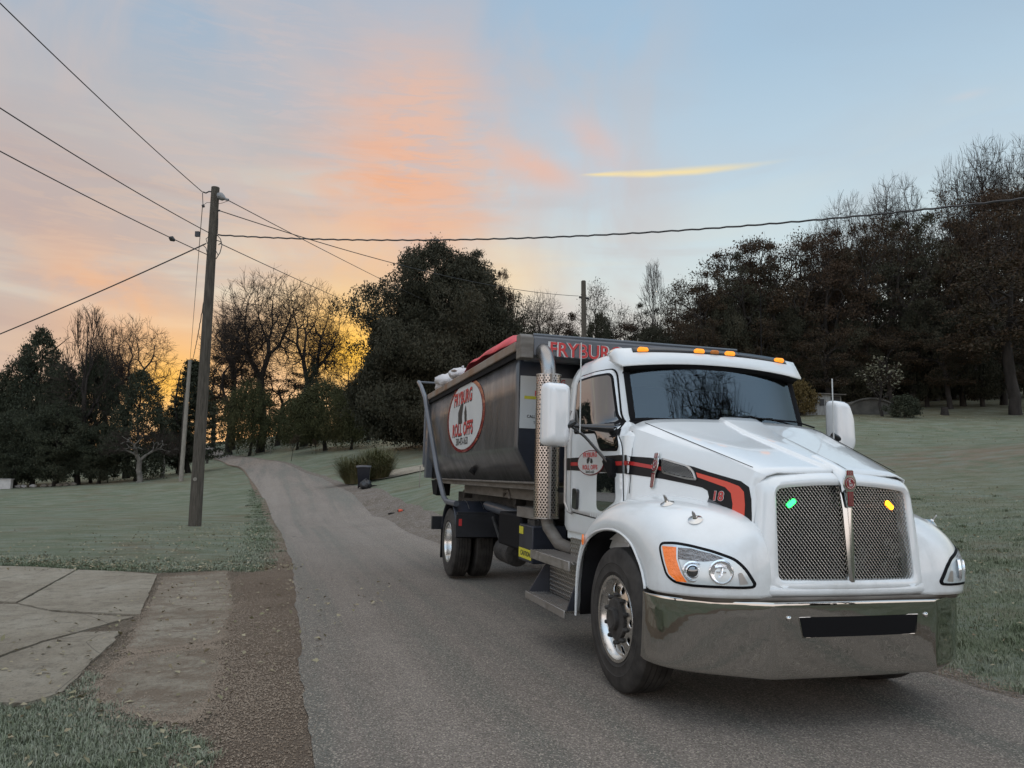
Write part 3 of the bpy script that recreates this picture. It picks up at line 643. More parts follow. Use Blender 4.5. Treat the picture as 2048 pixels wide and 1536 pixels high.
# big dark tree with drooping sprays, uneven side lobes
parts_ = []
for i, (ox, oy, oz, sx, sz) in enumerate([(0, 0, 2, 4.6, 12.5), (-2.9, 1, .6, 2.5, 8.2), (3.6, .5, 1.2, 3.4, 9.2), (-4.3, -.5, 1.6, 1.2, 5.0), (1.5, -2.4, .4, 4.2, 8.0), (5.3, 0, .5, 2.6, 6.4), (2.4, .5, 5, 2.6, 8.6), (-1.6, -1, 4, 2.4, 7.2)]):
    LV, LF = crown_blob(pf([(0, .55), (.12, .9), (.45, 1), (.75, .75), (.92, .45), (1, .1)]), 100 + i, int(230 * (sx * sz) ** .6), 46, .22, .085, .55, 2.3, rough=.75, S=(sx, sx, sz), O=(ox, oy, oz)); parts_.append((LV, LF))
off_ = 0; Fs = []
for LV, LF in parts_: Fs.append(LF + off_); off_ += len(LV)
proto('weeping', 0, simple_trunk(10, .5, seed=5, limbs=14), None, np.concatenate([p[0] for p in parts_]), np.concatenate(Fs), 'maple')
# layered pine
r = np.random.default_rng(5); C = []
for i in range(17):
    z = 1.5 + i * .62; R = 3.3 * (1 - i / 18.5)
    for a in np.arange(0, 6.28, .8) + r.uniform(0, 1):
        for q in np.linspace(.2, 1, 8): C.append((R * q * math.cos(a), R * q * math.sin(a), z + .55 * q * q + r.normal(0, .04)))
C = np.array(C); P = np.repeat(C, 18, 0) + r.normal(0, 1, (len(C) * 18, 3)) * np.array([.2, .2, .09]); LV, LF = leaves(P, .10, r, 0, 3)
proto('pine', 0, simple_trunk(11, .2, seed=8, limbs=0), None, LV, LF, 'dark')
for v in range(2):   # low, rounded, olive green
    LV, LF = crown_blob(pf([(0, .7), (.2, 1), (.5, .95), (.8, .7), (1, .2)]), 120 + v, 760, 40, .25, .10, .2, rough=.6, S=(3.6, 3.6, 4.6), O=(0, 0, .9))
    proto('olive', v, simple_trunk(3.6, .2, lean=1.2, seed=v + 20), None, LV, LF, 'olive')
LV, LF = crown_blob(pf([(0, .8), (.3, 1), (.7, .8), (1, .3)]), 130, 320, 22, .13, .08, rough=.5, S=(1.3, 1.3, 1.7), O=(0, 0, .2))
for nm, mt in (('shrub', 'dark'), ('yellowshrub', 'yellow'), ('brownshrub', 'maple')): proto(nm, 0, simple_trunk(1.2, .05, seed=1), None, LV.copy(), LF, mt)
th, tn, tp_ = grow(140, 3, 2.6, .07, [.6, .6, .6], [8, 5, 4], [.6, .5, .5], .1, trunk_bare=.3)
r = np.random.default_rng(3); keep = tp_[r.random(len(tp_)) < .3]; P = np.repeat(keep, 3, 0) + r.normal(0, .10, (len(keep) * 3, 3)); LV, LF = leaves(P, .085, r)
proto('paletree', 0, th, tn, LV, LF, 'pale')
th, tn, tp_ = grow(141, 3, 2.6, .06, [.5, .6, .6], [7, 5, 3], [.6, .5, .5], .1, trunk_bare=.4)
P = np.repeat(tp_, 2, 0) + r.normal(0, .12, (len(tp_) * 2, 3)); LV, LF = leaves(P, .09, r); proto('sapling', 0, th, tn, LV, LF, 'oak')
r = np.random.default_rng(143); P = ball(r, 700, (0, 0, 3.0), (3.0, 3.0, 1.9), .35, -.5); th, tn = spacetree(144, P, (0, 0, 0), (.1, 0, 1.0), .20, wig=.16, step=.36, twigs=2, tw=.3, minr=.010)
proto('crabapple', 0, th, tn, None, None, None, 'palebark')

def tree(kind, var, px, top, width, Y, name, label, cat='tree', group=None, rz=None, base=None):
    P = at(px, top, Y); x, y = P.x, P.y; zg = g1(x, y) - 0.05; H = P.z - zg; w = width / FPX * Y / 2
    t = thing(name, label, cat, (x, y, zg), group, random.uniform(0, 6.28) if rz is None else rz)
    tm, cm = PROTO[(kind, var)]
    for nm, me in (('trunk', tm), ('crown', cm)):
        o = bpy.data.objects.new(nm, me); COL.objects.link(o); o.parent = t; o.scale = (w, w, H)
    return t
GL = 'trees along the left lawn'
tree('conifer', 0, 88, 660, 118, 62, 'evergreen_tree', 'dark pointed evergreen, the tallest at the left end of the left tree row', group=GL)
tree('conifer', 1, 52, 692, 110, 63, 'evergreen_tree', 'dark evergreen with a lower second peak at the far left edge of the tree row', group=GL)
tree('dense', 0, 132, 728, 100, 60, 'evergreen_tree', 'dark rounded evergreen right of the tallest pointed evergreen', group=GL)
tree('dense', 0, 2, 748, 90, 64, 'evergreen_tree', 'dark evergreen cut by the left edge of the picture', group=GL)
tree('dense', 0, 198, 708, 88, 60, 'evergreen_tree', 'dark round topped evergreen right behind the slim tall bare tree', group=GL)
tree('conifer', 0, 285, 742, 112, 58, 'evergreen_tree', 'dark bushy evergreen in front of the fan shaped bare tree', group=GL)
tree('dense', 0, 120, 806, 130, 57, 'evergreen_shrub', 'wide dark evergreen low in front of the pointed evergreens', 'shrub', GL)
tree('dense', 0, 40, 822, 120, 57.5, 'evergreen_shrub', 'dark evergreen shrub behind the low white wall', 'shrub', GL)
tree('dense', 0, 205, 850, 100, 57.5, 'evergreen_shrub', 'dark shrub at the foot of the slim tall bare tree', 'shrub', GL)
tree('leader', 0, 180, 612, 120, 58, 'bare_tree', 'slim tall bare tree with one straight trunk among the left evergreens', group=GL, rz=1.0)
tree('bare', 0, 272, 640, 138, 66, 'bare_tree', 'fan shaped bare tree behind the dark evergreens left of the utility pole', group=GL, rz=0.3)
tree('bare', 1, 225, 655, 90, 68, 'bare_tree', 'smaller bare tree behind the left shoulder of the fan shaped bare tree', group=GL)
tree('crabapple', 0, 286, 850, 130, 56, 'crabapple_tree', 'low spreading bare tree with pale forked trunk on the left lawn edge', group=GL, rz=2.2)
tree('crabapple', 0, 330, 858, 90, 60, 'crabapple_tree', 'small arching bare tree beside the second utility pole', group=GL, rz=.5)
tree('sapling', 0, 222, 850, 46, 58, 'thin_tree', 'thin leaning tree standing under the left evergreens', group=GL)
tree('pine', 0, 388, 722, 105, 66, 'pine_tree', 'layered pine just behind the two utility poles', group=GL)
tree('dense', 0, 362, 806, 80, 68, 'evergreen_tree', 'dark tree below the layered pine at the end of the left row', group=GL)
for i, (kd, v, px, top, w) in enumerate([('conifer', 1, -90, 640, 130), ('bare', 1, -150, 600, 150), ('dense', 0, -190, 690, 130), ('bare', 2, -290, 590, 170), ('conifer', 0, -330, 660, 130), ('dense', 0, -450, 640, 170), ('bare', 0, -420, 580, 170)]):
    tree(kd, v, px, top, w, 62, 'bare_tree' if kd == 'bare' else 'evergreen_tree', '%s tree beyond the left picture edge, mirrored in the door window' % ordn[i], group='trees of the left row beyond the picture edge')
GM = 'trees beyond the bend of the road'
tree('oak', 0, 468, 672, 145, 95, 'oak_tree', 'leafy brown tree right of the utility pole with a stout dark trunk', group=GM)
tree('oak', 1, 435, 712, 90, 104, 'oak_tree', 'brown leaved tree half behind the leaning utility pole', group=GM)
tree('olive', 1, 505, 760, 110, 88, 'leafy_tree', 'yellow green low tree at the foot of the tall bare trees', group=GM)
tree('bare', 2, 535, 545, 165, 92, 'bare_tree', 'tallest bare tree with a double stem in front of the sunrise', group=GM, rz=.4)
tree('bare', 0, 618, 568, 150, 90, 'bare_tree', 'bare tree with spreading crown right before the bright glow', group=GM, rz=2.0)
tree('bare', 1, 478, 612, 120, 100, 'bare_tree', 'lower bare tree left of the tallest bare tree', group=GM, rz=1.2)
tree('oak', 2, 560, 745, 120, 98, 'oak_tree', 'dim brown tree low between the two tall bare trees', group=GM)
tree('conifer', 1, 628, 712, 50, 88, 'evergreen_tree', 'small dark evergreen at the foot of the right bare tree', group=GM)
tree('sparse', 0, 695, 705, 80, 100, 'brown_tree', 'thin brown tree against the brightest part of the glow', group=GM)
tree('olive', 0, 655, 762, 150, 76, 'leafy_tree', 'olive green rounded tree behind the frosty lawn', group=GM)
tree('olive', 1, 705, 775, 110, 72, 'leafy_tree', 'olive green drooping tree beside the big dark tree', group=GM)
tree('olive', 0, 598, 792, 90, 84, 'leafy_tree', 'dark green rounded tree left of the olive green pair', group=GM)
tree('oak', 3, 740, 742, 90, 86, 'brown_tree', 'russet tree behind the olive green drooping tree', group=GM)
tree('sapling', 0, 584, 868, 26, 66, 'young_tree', 'thin young tree planted alone on the frosty lawn', group=GM)
tree('sapling', 0, 633, 878, 18, 72, 'young_tree', 'thin young tree near the olive trees on the slope', group=GM)
tree('weeping', 0, 872, 500, 335, 62, 'big_tree', 'huge dark tree with drooping sprays behind the truck bin', group=GM, rz=0.0)
tree('maple' if False else 'oak', 1, 952, 505, 120, 64, 'leafy_tree', 'leafy dark tree at the right shoulder of the huge drooping tree', group=GM)
tree('oak', 2, 1000, 545, 60, 66, 'leafy_tree', 'thin topped leafy tree right of the huge drooping tree', group=GM)
tree('dense', 1, 985, 640, 120, 64, 'brown_tree', 'brown bushy tree low at the right of the huge tree', group=GM)
GR = 'trees behind the truck and the right pole'
for k, v, px, top, w, Y, lb in [
    ('sparse', 0, 1050, 592, 90, 90, 'thin twiggy tree left of the right utility pole'), ('bare', 0, 1085, 585, 80, 92, 'bare tree left of the right utility pole'),
    ('oak', 3, 1035, 640, 80, 84, 'brown tree close to the huge dark tree, above the truck bin'), ('oak', 2, 1120, 625, 90, 86, 'brown leaved tree just left of the right utility pole'),
    ('sparse', 1, 1190, 563, 70, 88, 'thin crowned tree right beside the right utility pole'), ('dense', 1, 1200, 628, 62, 84, 'brown square topped tree right of the right utility pole'),
    ('sparse', 0, 1245, 610, 70, 92, 'thin tree in the gap between pole and wood'), ('oak', 3, 1250, 645, 90, 85, 'russet tree in the gap right of the right utility pole'),
    ('leader', 1, 1305, 522, 66, 84, 'tall slim nearly bare tree before the wood'), ('oak', 1, 1285, 608, 70, 88, 'brown tree at the foot of the tall slim tree'),
    ('oak', 0, 1335, 585, 80, 82, 'green brown tree where the wood begins'), ('sparse', 1, 1352, 568, 70, 86, 'twiggy tree at the left end of the wood'),
    ('dense', 1, 1080, 668, 120, 82, 'dark bushy tree behind the truck bin'), ('dense', 0, 1160, 672, 110, 80, 'dark bushy tree behind the right utility pole'),
    ('dense', 1, 1310, 655, 110, 78, 'dark green bushy tree above the truck cab'), ('dense', 1, 1240, 690, 100, 80, 'dark bushy tree above the red lettering')]:
    tree(k, v, px, top, w, Y, 'bare_tree' if k == 'bare' else 'woodland_tree', lb, group=GR)
# the wood on the hill
out = [(1380, 562), (1440, 512), (1500, 480), (1570, 470), (1640, 458), (1700, 452), (1745, 430), (1800, 402), (1860, 378), (1920, 360), (1990, 352), (2060, 350), (2200, 330)]
def top_at(px): return float(np.interp(px, [o[0] for o in out], [o[1] for o in out]))
GW = 'trees of the dark wood on the hillside'
wood = []
rr = random.Random(4)
rows = [(66, 0, 0), (74, 26, 60), (84, -14, 130)]
words = {66: 'front row of the wood', 70: 'taller clump of the wood', 74: 'second row of the wood', 84: 'back of the wood'}
for Y, sh, dn_ in rows:
    px = 1395 + sh; i = 0
    while px < 2140:
        t_ = top_at(px) + rr.uniform(-6, 22) + (dn_ * .6 if Y > 66 else 0)
        if Y == 66: t_ += 18 * (i % 2)
        wood.append(('oak', (i * 3 + int(Y)) % 4, px, t_, rr.uniform(110, 150), Y)); px += rr.uniform(70, 98); i += 1
for px, tp2 in ((1405, 545), (1450, 505), (1505, 478), (1555, 474), (1600, 466), (1650, 462)): wood.append(('oak', (px // 7) % 4, px, tp2, 135, 70))
wood.sort(key=lambda w: (w[5], w[2]))
cnt = {}
for w in wood:
    i = cnt.get(w[5], 0); cnt[w[5]] = i + 1
    tree(w[0], w[1], w[2], w[3], w[4], w[5], 'woodland_tree', '%s brown leaved tree from the left, %s' % (ordn[i], words[w[5]]), group=GW)
for i, (px, top, w, Y, lb) in enumerate([(1690, 395, 110, 92, 'bare tree crown over the middle of the wood'), (1785, 362, 120, 92, 'fan shaped bare crown above the wire over the wood'), (1640, 438, 70, 95, 'small bare crown left of the middle of the wood'),
        (1905, 322, 90, 84, 'bare crown left of the tallest bare tree over the wood'), (1965, 286, 120, 84, 'tallest bare tree over the right end of the wood'), (2040, 284, 100, 84, 'bare tree at the right edge over the wood')]):
    tree('bare', i % 3, px, top, w, Y, 'bare_tree', lb, group='bare crowns above the wood')
for i, (px, top, w, Y) in enumerate([(1400, 660, 150, 74), (1480, 640, 150, 82), (1570, 640, 160, 84), (1660, 640, 160, 80), (1750, 650, 160, 84), (1850, 630, 160, 84), (1940, 640, 160, 80), (2040, 620, 160, 84), (1610, 715, 110, 74), (1720, 720, 120, 74), (1900, 700, 130, 76), (2000, 705, 130, 76), (2090, 690, 130, 76), (1820, 715, 110, 75)]):
    tree('dense', 1 - (i % 3 == 0), px, top, w, Y, 'understory_tree', '%s dark bushy tree from the left in the understory of the wood' % (ordn + ['fourteenth'])[i], group='dark bushy trees inside the wood')
for i, (px, top, w, Y) in enumerate([(1395, 640, 100, 63), (1450, 610, 100, 65), (1520, 640, 110, 64), (1585, 615, 100, 66), (1650, 660, 110, 62), (1700, 640, 110, 66), (1775, 655, 110, 64), (1840, 600, 110, 66), (1890, 660, 120, 63), (1950, 610, 120, 65), (2050, 640, 120, 62)]):
    tree(('oak', 'dense')[i % 2], (2, 1)[i % 2], px, top, w, Y, 'understory_tree', '%s low dark tree from the left at the very front edge of the wood' % ordn[i], group='low trees at the front edge of the wood')
tree('oak', 0, 1998, 430, 230, 57, 'big_oak_tree', 'large tree with a thick clear trunk standing before the wood at the right edge', group=None, rz=.6)
tree('paletree', 0, 1758, 716, 84, 55, 'small_tree', 'small tree with a few pale leaves above the right mirror', group=None)
tree('shrub', 0, 1806, 790, 62, 54, 'shrub', 'low dark bush on the lawn right of the right mirror', 'shrub')
tree('yellowshrub', 0, 1598, 762, 64, 56, 'shrub', 'yellow leaved shrub at the left end of the old shed', 'shrub')

# ornamental grass clump, built as one plant
def blades(name, n, R, H, mat, seed, w=.012, parent=None):
    r = np.random.default_rng(seed); a = r.uniform(0, 6.28, n); q = R * .55 * np.sqrt(r.random(n)); bx, by = q * np.cos(a), q * np.sin(a)
    h = H * r.uniform(.35, 1.1, n) * (1 + .16 * np.sin(a * 3 + seed)); lean = r.uniform(.1, 1.1, n) * R * (1 + .2 * np.sin(a * 2.3 + 1)); a2 = a + r.normal(0, .6, n)
    V = []; 
    for s, hf in ((0, 0), (.35, .55), (.75, .95), (1.1, .88)):
        x = bx + np.cos(a2) * lean * s; y = by + np.sin(a2) * lean * s; z = h * hf; ww = w * (1 - .6 * s)
        V.append(np.stack([x - np.sin(a2) * ww, y + np.cos(a2) * ww, z], -1)); V.append(np.stack([x + np.sin(a2) * ww, y - np.cos(a2) * ww, z], -1))
    V = np.stack(V, 1).reshape(-1, 3); b = (np.arange(n) * 8)[:, None]
    F = np.concatenate([b + np.array([[0, 1, 3, 2]]), b + np.array([[2, 3, 5, 4]]), b + np.array([[4, 5, 7, 6]])])
    me = fastmesh(name, V, F); return finish(name, me, M[mat], parent, angle=180)
for i, (px, Y, R, H, lb) in enumerate([(712, 40, 1.0, 1.3, 'tall arching ornamental grass clump behind the wheelie bin, left of two'), (755, 41, .95, 1.5, 'tall ornamental grass clump with tan plumes behind the wheelie bin, right of two')]):
    p = at(px, 940, Y); t = thing('ornamental_grass', lb, 'plant', (p.x, p.y, g1(p.x, p.y)), 'ornamental grass clumps by the far driveway')
    blades('foliage', 2600, R, H, 'reed', 5 + i, .012, t)

# grass blades, stuff nobody could count
def turf(name, n, area, hmin, hmax, seed, w=.0022, mat=None, excl=None):
    r = np.random.default_rng(seed); P = area(r, n); n = len(P)
    z = gtri(P[:, 0], P[:, 1]); a = r.uniform(0, 6.28, n); h = r.uniform(hmin, hmax, n); ln = h * r.uniform(.2, 1.1, n); d = np.stack([np.cos(a), np.sin(a)], -1); s = np.stack([-d[:, 1], d[:, 0]], -1) * w * (1 + P[:, 1:2] * .06)
    b = P; V = np.stack([np.c_[b - s, z - .005], np.c_[b + s, z - .005], np.c_[b + d * ln[:, None] * .45 + s * .7, z + h * .65], np.c_[b + d * ln[:, None] * .45 - s * .7, z + h * .65], np.c_[b + d * ln[:, None], z + h * .8]], 1).reshape(-1, 3)
    k = (np.arange(n) * 5)[:, None]
    me = fastmesh(name, V, k + np.array([[0, 1, 2, 3]]), k + np.array([[3, 2, 4]])); o = finish(name, me, mat, angle=180); o['kind'] = 'stuff'; return o
M['blade'] = leafmat('grass_blades', [(0.075, 0.096, 0.050), (0.125, 0.152, 0.090), (0.19, 0.213, 0.145), (0.26, 0.275, 0.215), (0.19, 0.15, 0.095)])
from math import inf
def inpoly(P, poly):
    poly = np.array(poly); x, y = P[:, 0], P[:, 1]; c = np.zeros(len(P), bool); j = len(poly) - 1
    for i in range(len(poly)):
        xi, yi = poly[i]; xj, yj = poly[j]
        c ^= ((yi > y) != (yj > y)) & (x < (xj - xi) * (y - yi) / (yj - yi + 1e-12) + xi); j = i
    return c
near_poly = gp([(-700, 1215), (0, 1172), (140, 1185), (350, 1112), (430, 1050), (500, 985), (560, 1000), (540, 1080), (600, 1170), (900, 1290), (1080, 1320), (1180, 1420), (1250, 1640), (-900, 1640)])
def A1(r, n):
    P = np.stack([r.uniform(-6.5, -.9, n), r.uniform(3.1, 9.5, n)], -1); return P[inpoly(P, near_poly)]
turf('grass', 330000, A1, .015, .05, 21, mat=M['blade'])
def A1b(r, n):     # ragged grass at the edge of lawn, gravel and slabs
    t = r.integers(0, len(L_), n * 3); e = L_[t]; o = -dn[t] * (wl[t] + r.normal(0.12, .16, (len(t), 1))); P = e + o + r.normal(0, .12, (len(t), 2)); P = P[(P[:, 1] > 12.4) & (P[:, 1] < 45)]
    Q = np.stack([r.uniform(-16, -4.3, n), 11.55 + np.abs(r.normal(0, .7, n)) + 0 * r.random(n)], -1)
    e2 = np.array(gp([(-900, 345), (0, 375), (430, 395), (900, 415), (1300, 398), (1480, 405)])); Q[:, 1] = np.interp(Q[:, 0], e2[:, 0], e2[:, 1]) + np.abs(r.normal(0, .5, n)) ** 1.0
    return np.concatenate([P, Q])
turf('grass_edge', 50000, A1b, .02, .06, 22, mat=M['blade'])
def A2(r, n):
    P = np.stack([r.uniform(2.5, 16, n), 5 + 20 * r.random(n) ** 1.8], -1); P = P[r.random(len(P)) < np.clip((26 - np.hypot(P[:, 0], P[:, 1])) / 14, 0, 1)]; ex = np.interp(P[:, 1], R_[:, 1], R_[:, 0]); return P[P[:, 0] > ex + .18 + r.normal(0, .12, len(P))]
turf('verge_grass', 260000, A2, .015, .055, 23, mat=M['blade'])
def clumped(area, k, s):
    def f(r, n):
        C = area(r, n // k); P = np.repeat(C, k, 0); return P + r.normal(0, s, P.shape)
    return f
turf('weed_tufts', 70000, clumped(A2, 90, .055), .03, .085, 31, w=.0026, mat=M['blade'])
turf('grass_tufts', 14000, clumped(A1b, 80, .05), .03, .09, 32, w=.0026, mat=M['blade'])
turf('near_tufts', 40000, clumped(A1, 90, .04), .03, .08, 33, w=.0024, mat=M['blade'])
# fallen leaves
def litter(name, P, size, mat, seed):
    r = np.random.default_rng(seed); n = len(P); z = gtri(P[:, 0], P[:, 1]) + .02 + r.uniform(.005, .03, n); C = np.c_[P, z]
    d = r.normal(size=(n, 3)); d[:, 2] *= .3; d /= np.linalg.norm(d, axis=1, keepdims=True); e = np.cross(d, np.c_[r.normal(0, .4, (n, 2)), np.ones(n)]); e /= np.linalg.norm(e, axis=1, keepdims=True)
    s = size * r.uniform(.5, 1.3, (n, 1)); up_ = np.array([[0, 0, .35]]) * s
    V = np.stack([C - d * s, C - d * s * .3 + e * s * .6 + up_, C + d * s + up_ * .4, C - d * s * .2 - e * s * .55 + up_ * .7], 1).reshape(-1, 3)
    me = fastmesh(name, V, None, np.concatenate([(np.arange(n) * 4)[:, None] + np.array([[0, 1, 2]]), (np.arange(n) * 4)[:, None] + np.array([[0, 2, 3]])])); o = finish(name, me, mat, angle=180); o['kind'] = 'stuff'
M['leaf'] = leafmat('fallen_leaves', [(0.10, 0.07, 0.045), (0.22, 0.18, 0.11), (0.32, 0.28, 0.19), (0.17, 0.16, 0.09), (0.13, 0.085, 0.05)])
r = np.random.default_rng(33)
e2 = np.array(gp([(-900, 345), (0, 375), (430, 395), (900, 415), (1300, 398), (1480, 405)]))
q = np.stack([r.uniform(-13, -3.6, 1500), np.zeros(1500)], -1); q[:, 1] = np.interp(q[:, 0], e2[:, 0], e2[:, 1]) + .1 + np.abs(r.normal(0, .5, 1500))
a3 = np.stack([r.normal(-6.8, 2.4, 2400), r.uniform(12.2, 26, 2400)], -1); a3 = a3[a3[:, 0] < np.interp(a3[:, 1], L_[:, 1], L_[:, 0]) - .35]
a4 = np.stack([r.uniform(3.2, 15, 3200), r.uniform(5.5, 26, 3200)], -1); a4 = a4[a4[:, 0] > np.interp(a4[:, 1], R_[:, 1], R_[:, 0]) + .35]
a5 = A1(r, 1300); a6 = np.stack([r.uniform(-5, -1.6, 420), r.uniform(4, 11.5, 420)], -1)
a7 = np.stack([r.uniform(8, 45, 1500), r.uniform(36, 56, 1500)], -1)
litter('fallen_leaves', np.concatenate([q, a3, a4, a5, a6]), .028, M['leaf'], 5)
litter('leaf_litter', a7, .045, M['leaf'], 6)
# loose stones on the shoulder
def stones(name, P, smin, smax, mat, seed):
    r = np.random.default_rng(seed); n = len(P); s = r.uniform(smin, smax, (n, 1)); z = gtri(P[:, 0], P[:, 1]) + (.018 if name == 'loose_gravel' else .025)
    base = np.array([[1, 0, 0], [0, 1, 0], [-1, 0, 0], [0, -1, 0], [0, 0, .8]]); a = r.uniform(0, 6.28, n); c_, s_ = np.cos(a), np.sin(a)
    B = base[None] * (s[:, None] * r.uniform(.6, 1.3, (n, 5, 1))); X = B[..., 0] * c_[:, None] - B[..., 1] * s_[:, None]; Y = B[..., 0] * s_[:, None] + B[..., 1] * c_[:, None]
    V = np.stack([X + P[:, :1], Y + P[:, 1:], B[..., 2] + z[:, None]], -1).reshape(-1, 3); k = (np.arange(n) * 5)[:, None]
    me = fastmesh(name, V, None, np.concatenate([k + np.array([t]) for t in ([0, 1, 4], [1, 2, 4], [2, 3, 4], [3, 0, 4])])); finish(name, me, mat, angle=20)['kind'] = 'stuff'
M['stone'] = leafmat('gravel_stones', [(0.12, 0.088, 0.062), (0.19, 0.145, 0.106), (0.29, 0.235, 0.18), (0.15, 0.11, 0.08)])
t_ = r.integers(0, len(L_), 90000); f_ = r.random((len(t_), 1)) ** .8; S1 = L_[t_] - dn[t_] * (wl[t_] * f_ * 1.1 - .12 * (1 - f_) * r.random((len(t_), 1))) + r.normal(0, .10, (len(t_), 2)); S1 = S1[(S1[:, 1] > 3.2) & (S1[:, 1] < 22)]
t_ = r.integers(0, len(R_), 30000); S2 = R_[t_] + dn[t_] * (wr[t_] * r.uniform(-.15, 1.1, (len(t_), 1))) + r.normal(0, .06, (len(t_), 2)); S2 = S2[(S2[:, 1] > 3.2) & (S2[:, 1] < 32)]
ap = [gp([(940, 445), (1120, 425), (1300, 405), (1322, 500), (1328, 620), (1290, 700), (1290, 790), (1180, 825), (1000, 850), (790, 878), (735, 860), (790, 720), (860, 600), (940, 445)]), gp([(790, 897), (1000, 868), (1180, 843), (1260, 850), (1270, 960), (1220, 1090), (1170, 1200), (1090, 1272), (900, 1262), (700, 1205), (600, 1145), (545, 1080), (620, 990), (700, 930), (790, 897)])]
S3 = []
for poly in ap:
    poly = np.array(poly); k = r.integers(0, len(poly) - 1, 9000); u = r.random((9000, 1)); E_ = poly[k] * (1 - u) + poly[k + 1] * u; S3.append(E_ + r.normal(0, 1, E_.shape) * r.choice([.025, .07, .16], (9000, 1)))
stones('loose_grit', np.concatenate(S3) , .003, .008, M['stone'], 9)
stones('loose_gravel', np.concatenate([S1, S2]), .003, .009, M['stone'], 8)
# ------------------------------------------------------------------ poles and wires
M['pole'] = material('weathered_wood', (0.085, 0.074, 0.060), .9, var=.3, vscale=4, stretch=(6, 6, .6), bump=.25, bscale=20, spec=.2)
M['palepole'] = material('pale_wood', (0.21, 0.19, 0.16), .9, var=.2, vscale=4, stretch=(6, 6, .6), spec=.2)
M['wire'] = material('wire', (0.03, 0.03, 0.032), .6)
M['porcelain'] = material('insulator', (0.22, 0.22, 0.22), .4)
M['rubber'] = material('black_rubber', (0.012, 0.012, 0.013), .6)
def pole(px_b, Yd, px_t, py_t, r0, r1, label, mat='pole', name='utility_pole'):
    b = at(px_b, 900, Yd); z = g1(b.x, b.y); t = at(px_t, py_t, Yd)
    o = thing(name, label, 'utility pole', (b.x, b.y, z), 'utility poles')
    m = MB(); n = 9; pts = [(((t.x - b.x) * i / n), 0, (t.z - z) * i / n - .1 * (i == 0)) for i in range(n + 1)]
    m.tube(pts, [r0 + (r1 - r0) * i / n for i in range(n + 1)], 20); m.build('shaft', M[mat], o)
    return o, Vector((b.x, b.y, z)), t
P1, b1, t1 = pole(397, 22.9, 431, 375, .19, .125, 'nearest tall weathered utility pole on the left lawn, wires fanning from its top')
P2, b2, t2 = pole(365, 55, 380, 720, .16, .12, 'pale slim utility pole behind the nearest pole', 'palepole')
P3, b3, t3 = pole(361, 62, 372, 785, .14, .12, 'dark utility pole right behind the pale slim pole')
P4, b4, t4 = pole(1170, 46, 1167, 563, .18, .15, 'utility pole rising behind the truck in front of the wood')
def loc1(px, py): p = at(px, py, 22.9); return (p.x - b1.x, p.y - b1.y, p.z - b1.z)
def part(name, f, mat, parent, **kw):
    m = MB(); f(m); return m.build(name, mat, parent, **kw)
part('bracket', lambda m: m.tube([loc1(428, 384), loc1(418, 383), loc1(412, 386), loc1(406, 384)], .022, 6), M['wire'], P1)
part('insulator', lambda m: [m.tube([loc1(434, 389), loc1(440, 392), loc1(446, 396), loc1(451, 398)], [.07, .13, .10, .03], 10), m.tube([loc1(451, 398), loc1(457, 400)], .045, 6)], M['porcelain'], P1)
part('jumper_wire', lambda m: [m.tube([loc1(405, 386), loc1(405.5, 400), loc1(406, 412)], .012, 5), m.tube([loc1(406, 410), loc1(407, 414)], .05, 6), m.tube([loc1(407, 410), loc1(414, 405), loc1(423, 405.5)], .008, 5),
     m.tube([loc1(434, 408), loc1(445, 406), loc1(458, 401)], .008, 5), m.tube([loc1(436, 424), loc1(436, 445), loc1(435, 468)], .01, 5)], M['wire'], P1)
part('cable_loop', lambda m: [m.tube([loc1(418, 472), loc1(412, 478), loc1(414, 486), loc1(420, 492)], .012, 5), m.tube([loc1(434, 470), loc1(441, 478), loc1(444, 490), loc1(440, 505), loc1(432, 518)], .014, 5),
     m.tube([loc1(432, 480), loc1(443, 484), loc1(437, 490)], .016, 5), m.tube([loc1(405, 489), loc1(412, 496), loc1(415, 510)], .012, 5), m.tube([loc1(431, 500), loc1(436, 510)], .012, 5)], M['wire'], P1)
part('clamp', lambda m: m.box(*sorted((loc1(419, 0)[0], loc1(427, 0)[0])), -.18, -.1, loc1(0, 476)[2], loc1(0, 466)[2]), M['wire'], P1)
part('bolt', lambda m: m.tube([loc1(420, 422), loc1(440, 421)], .03, 6), M['wire'], P1)
part('tag_plate', lambda m: [m.tube([(.02, -.20, 1.42), (.02, -.185, 1.42)], .06, 10)], M['palepole'], P1)
part('crossbolt', lambda m: m.tube([(at(1158, 594, 46).x - b4.x, 0, at(0, 594, 46).z - b4.z), (at(1178, 598, 46).x - b4.x, 0, at(0, 597, 46).z - b4.z)], .07, 6), M['wire'], P4)
part('top_cap', lambda m: m.tube([(t4.x - b4.x, 0, t4.z - b4.z - .01), (t4.x - b4.x, 0, t4.z - b4.z + .05)], [.155, .12], 12), M['pole'], P4)
def wire(A, B, r, label, sag=.1, name='cable', twist=0.0, group='overhead wires', n=40):
    A, B = Vector(A), Vector(B); pts = []
    for i in range(n + 1):
        t = i / n; p = A.lerp(B, t); p.z -= 4 * sag * t * (1 - t)
        if twist: p += Vector((math.sin(i * 2.2) * twist * .3, 0, math.cos(i * 2.2) * twist))
        pts.append(p)
    m = MB(); o_ = pts[0].copy(); m.tube([p - o_ for p in pts], r, 5); o = m.build(name, M['wire']); o.location = o_
    return tag(o, label, 'cable', group)
def pw(px, py): return at(px, py, 22.85)
wire(pw(405, 384), atz(-330, -320, 10.3), .013, 'topmost thin wire running from the pole top to the upper left corner', .12)
wire(pw(417, 465), atz(-400, -48, 8.9), .014, 'middle wire on the left rising to the left picture edge', .15)
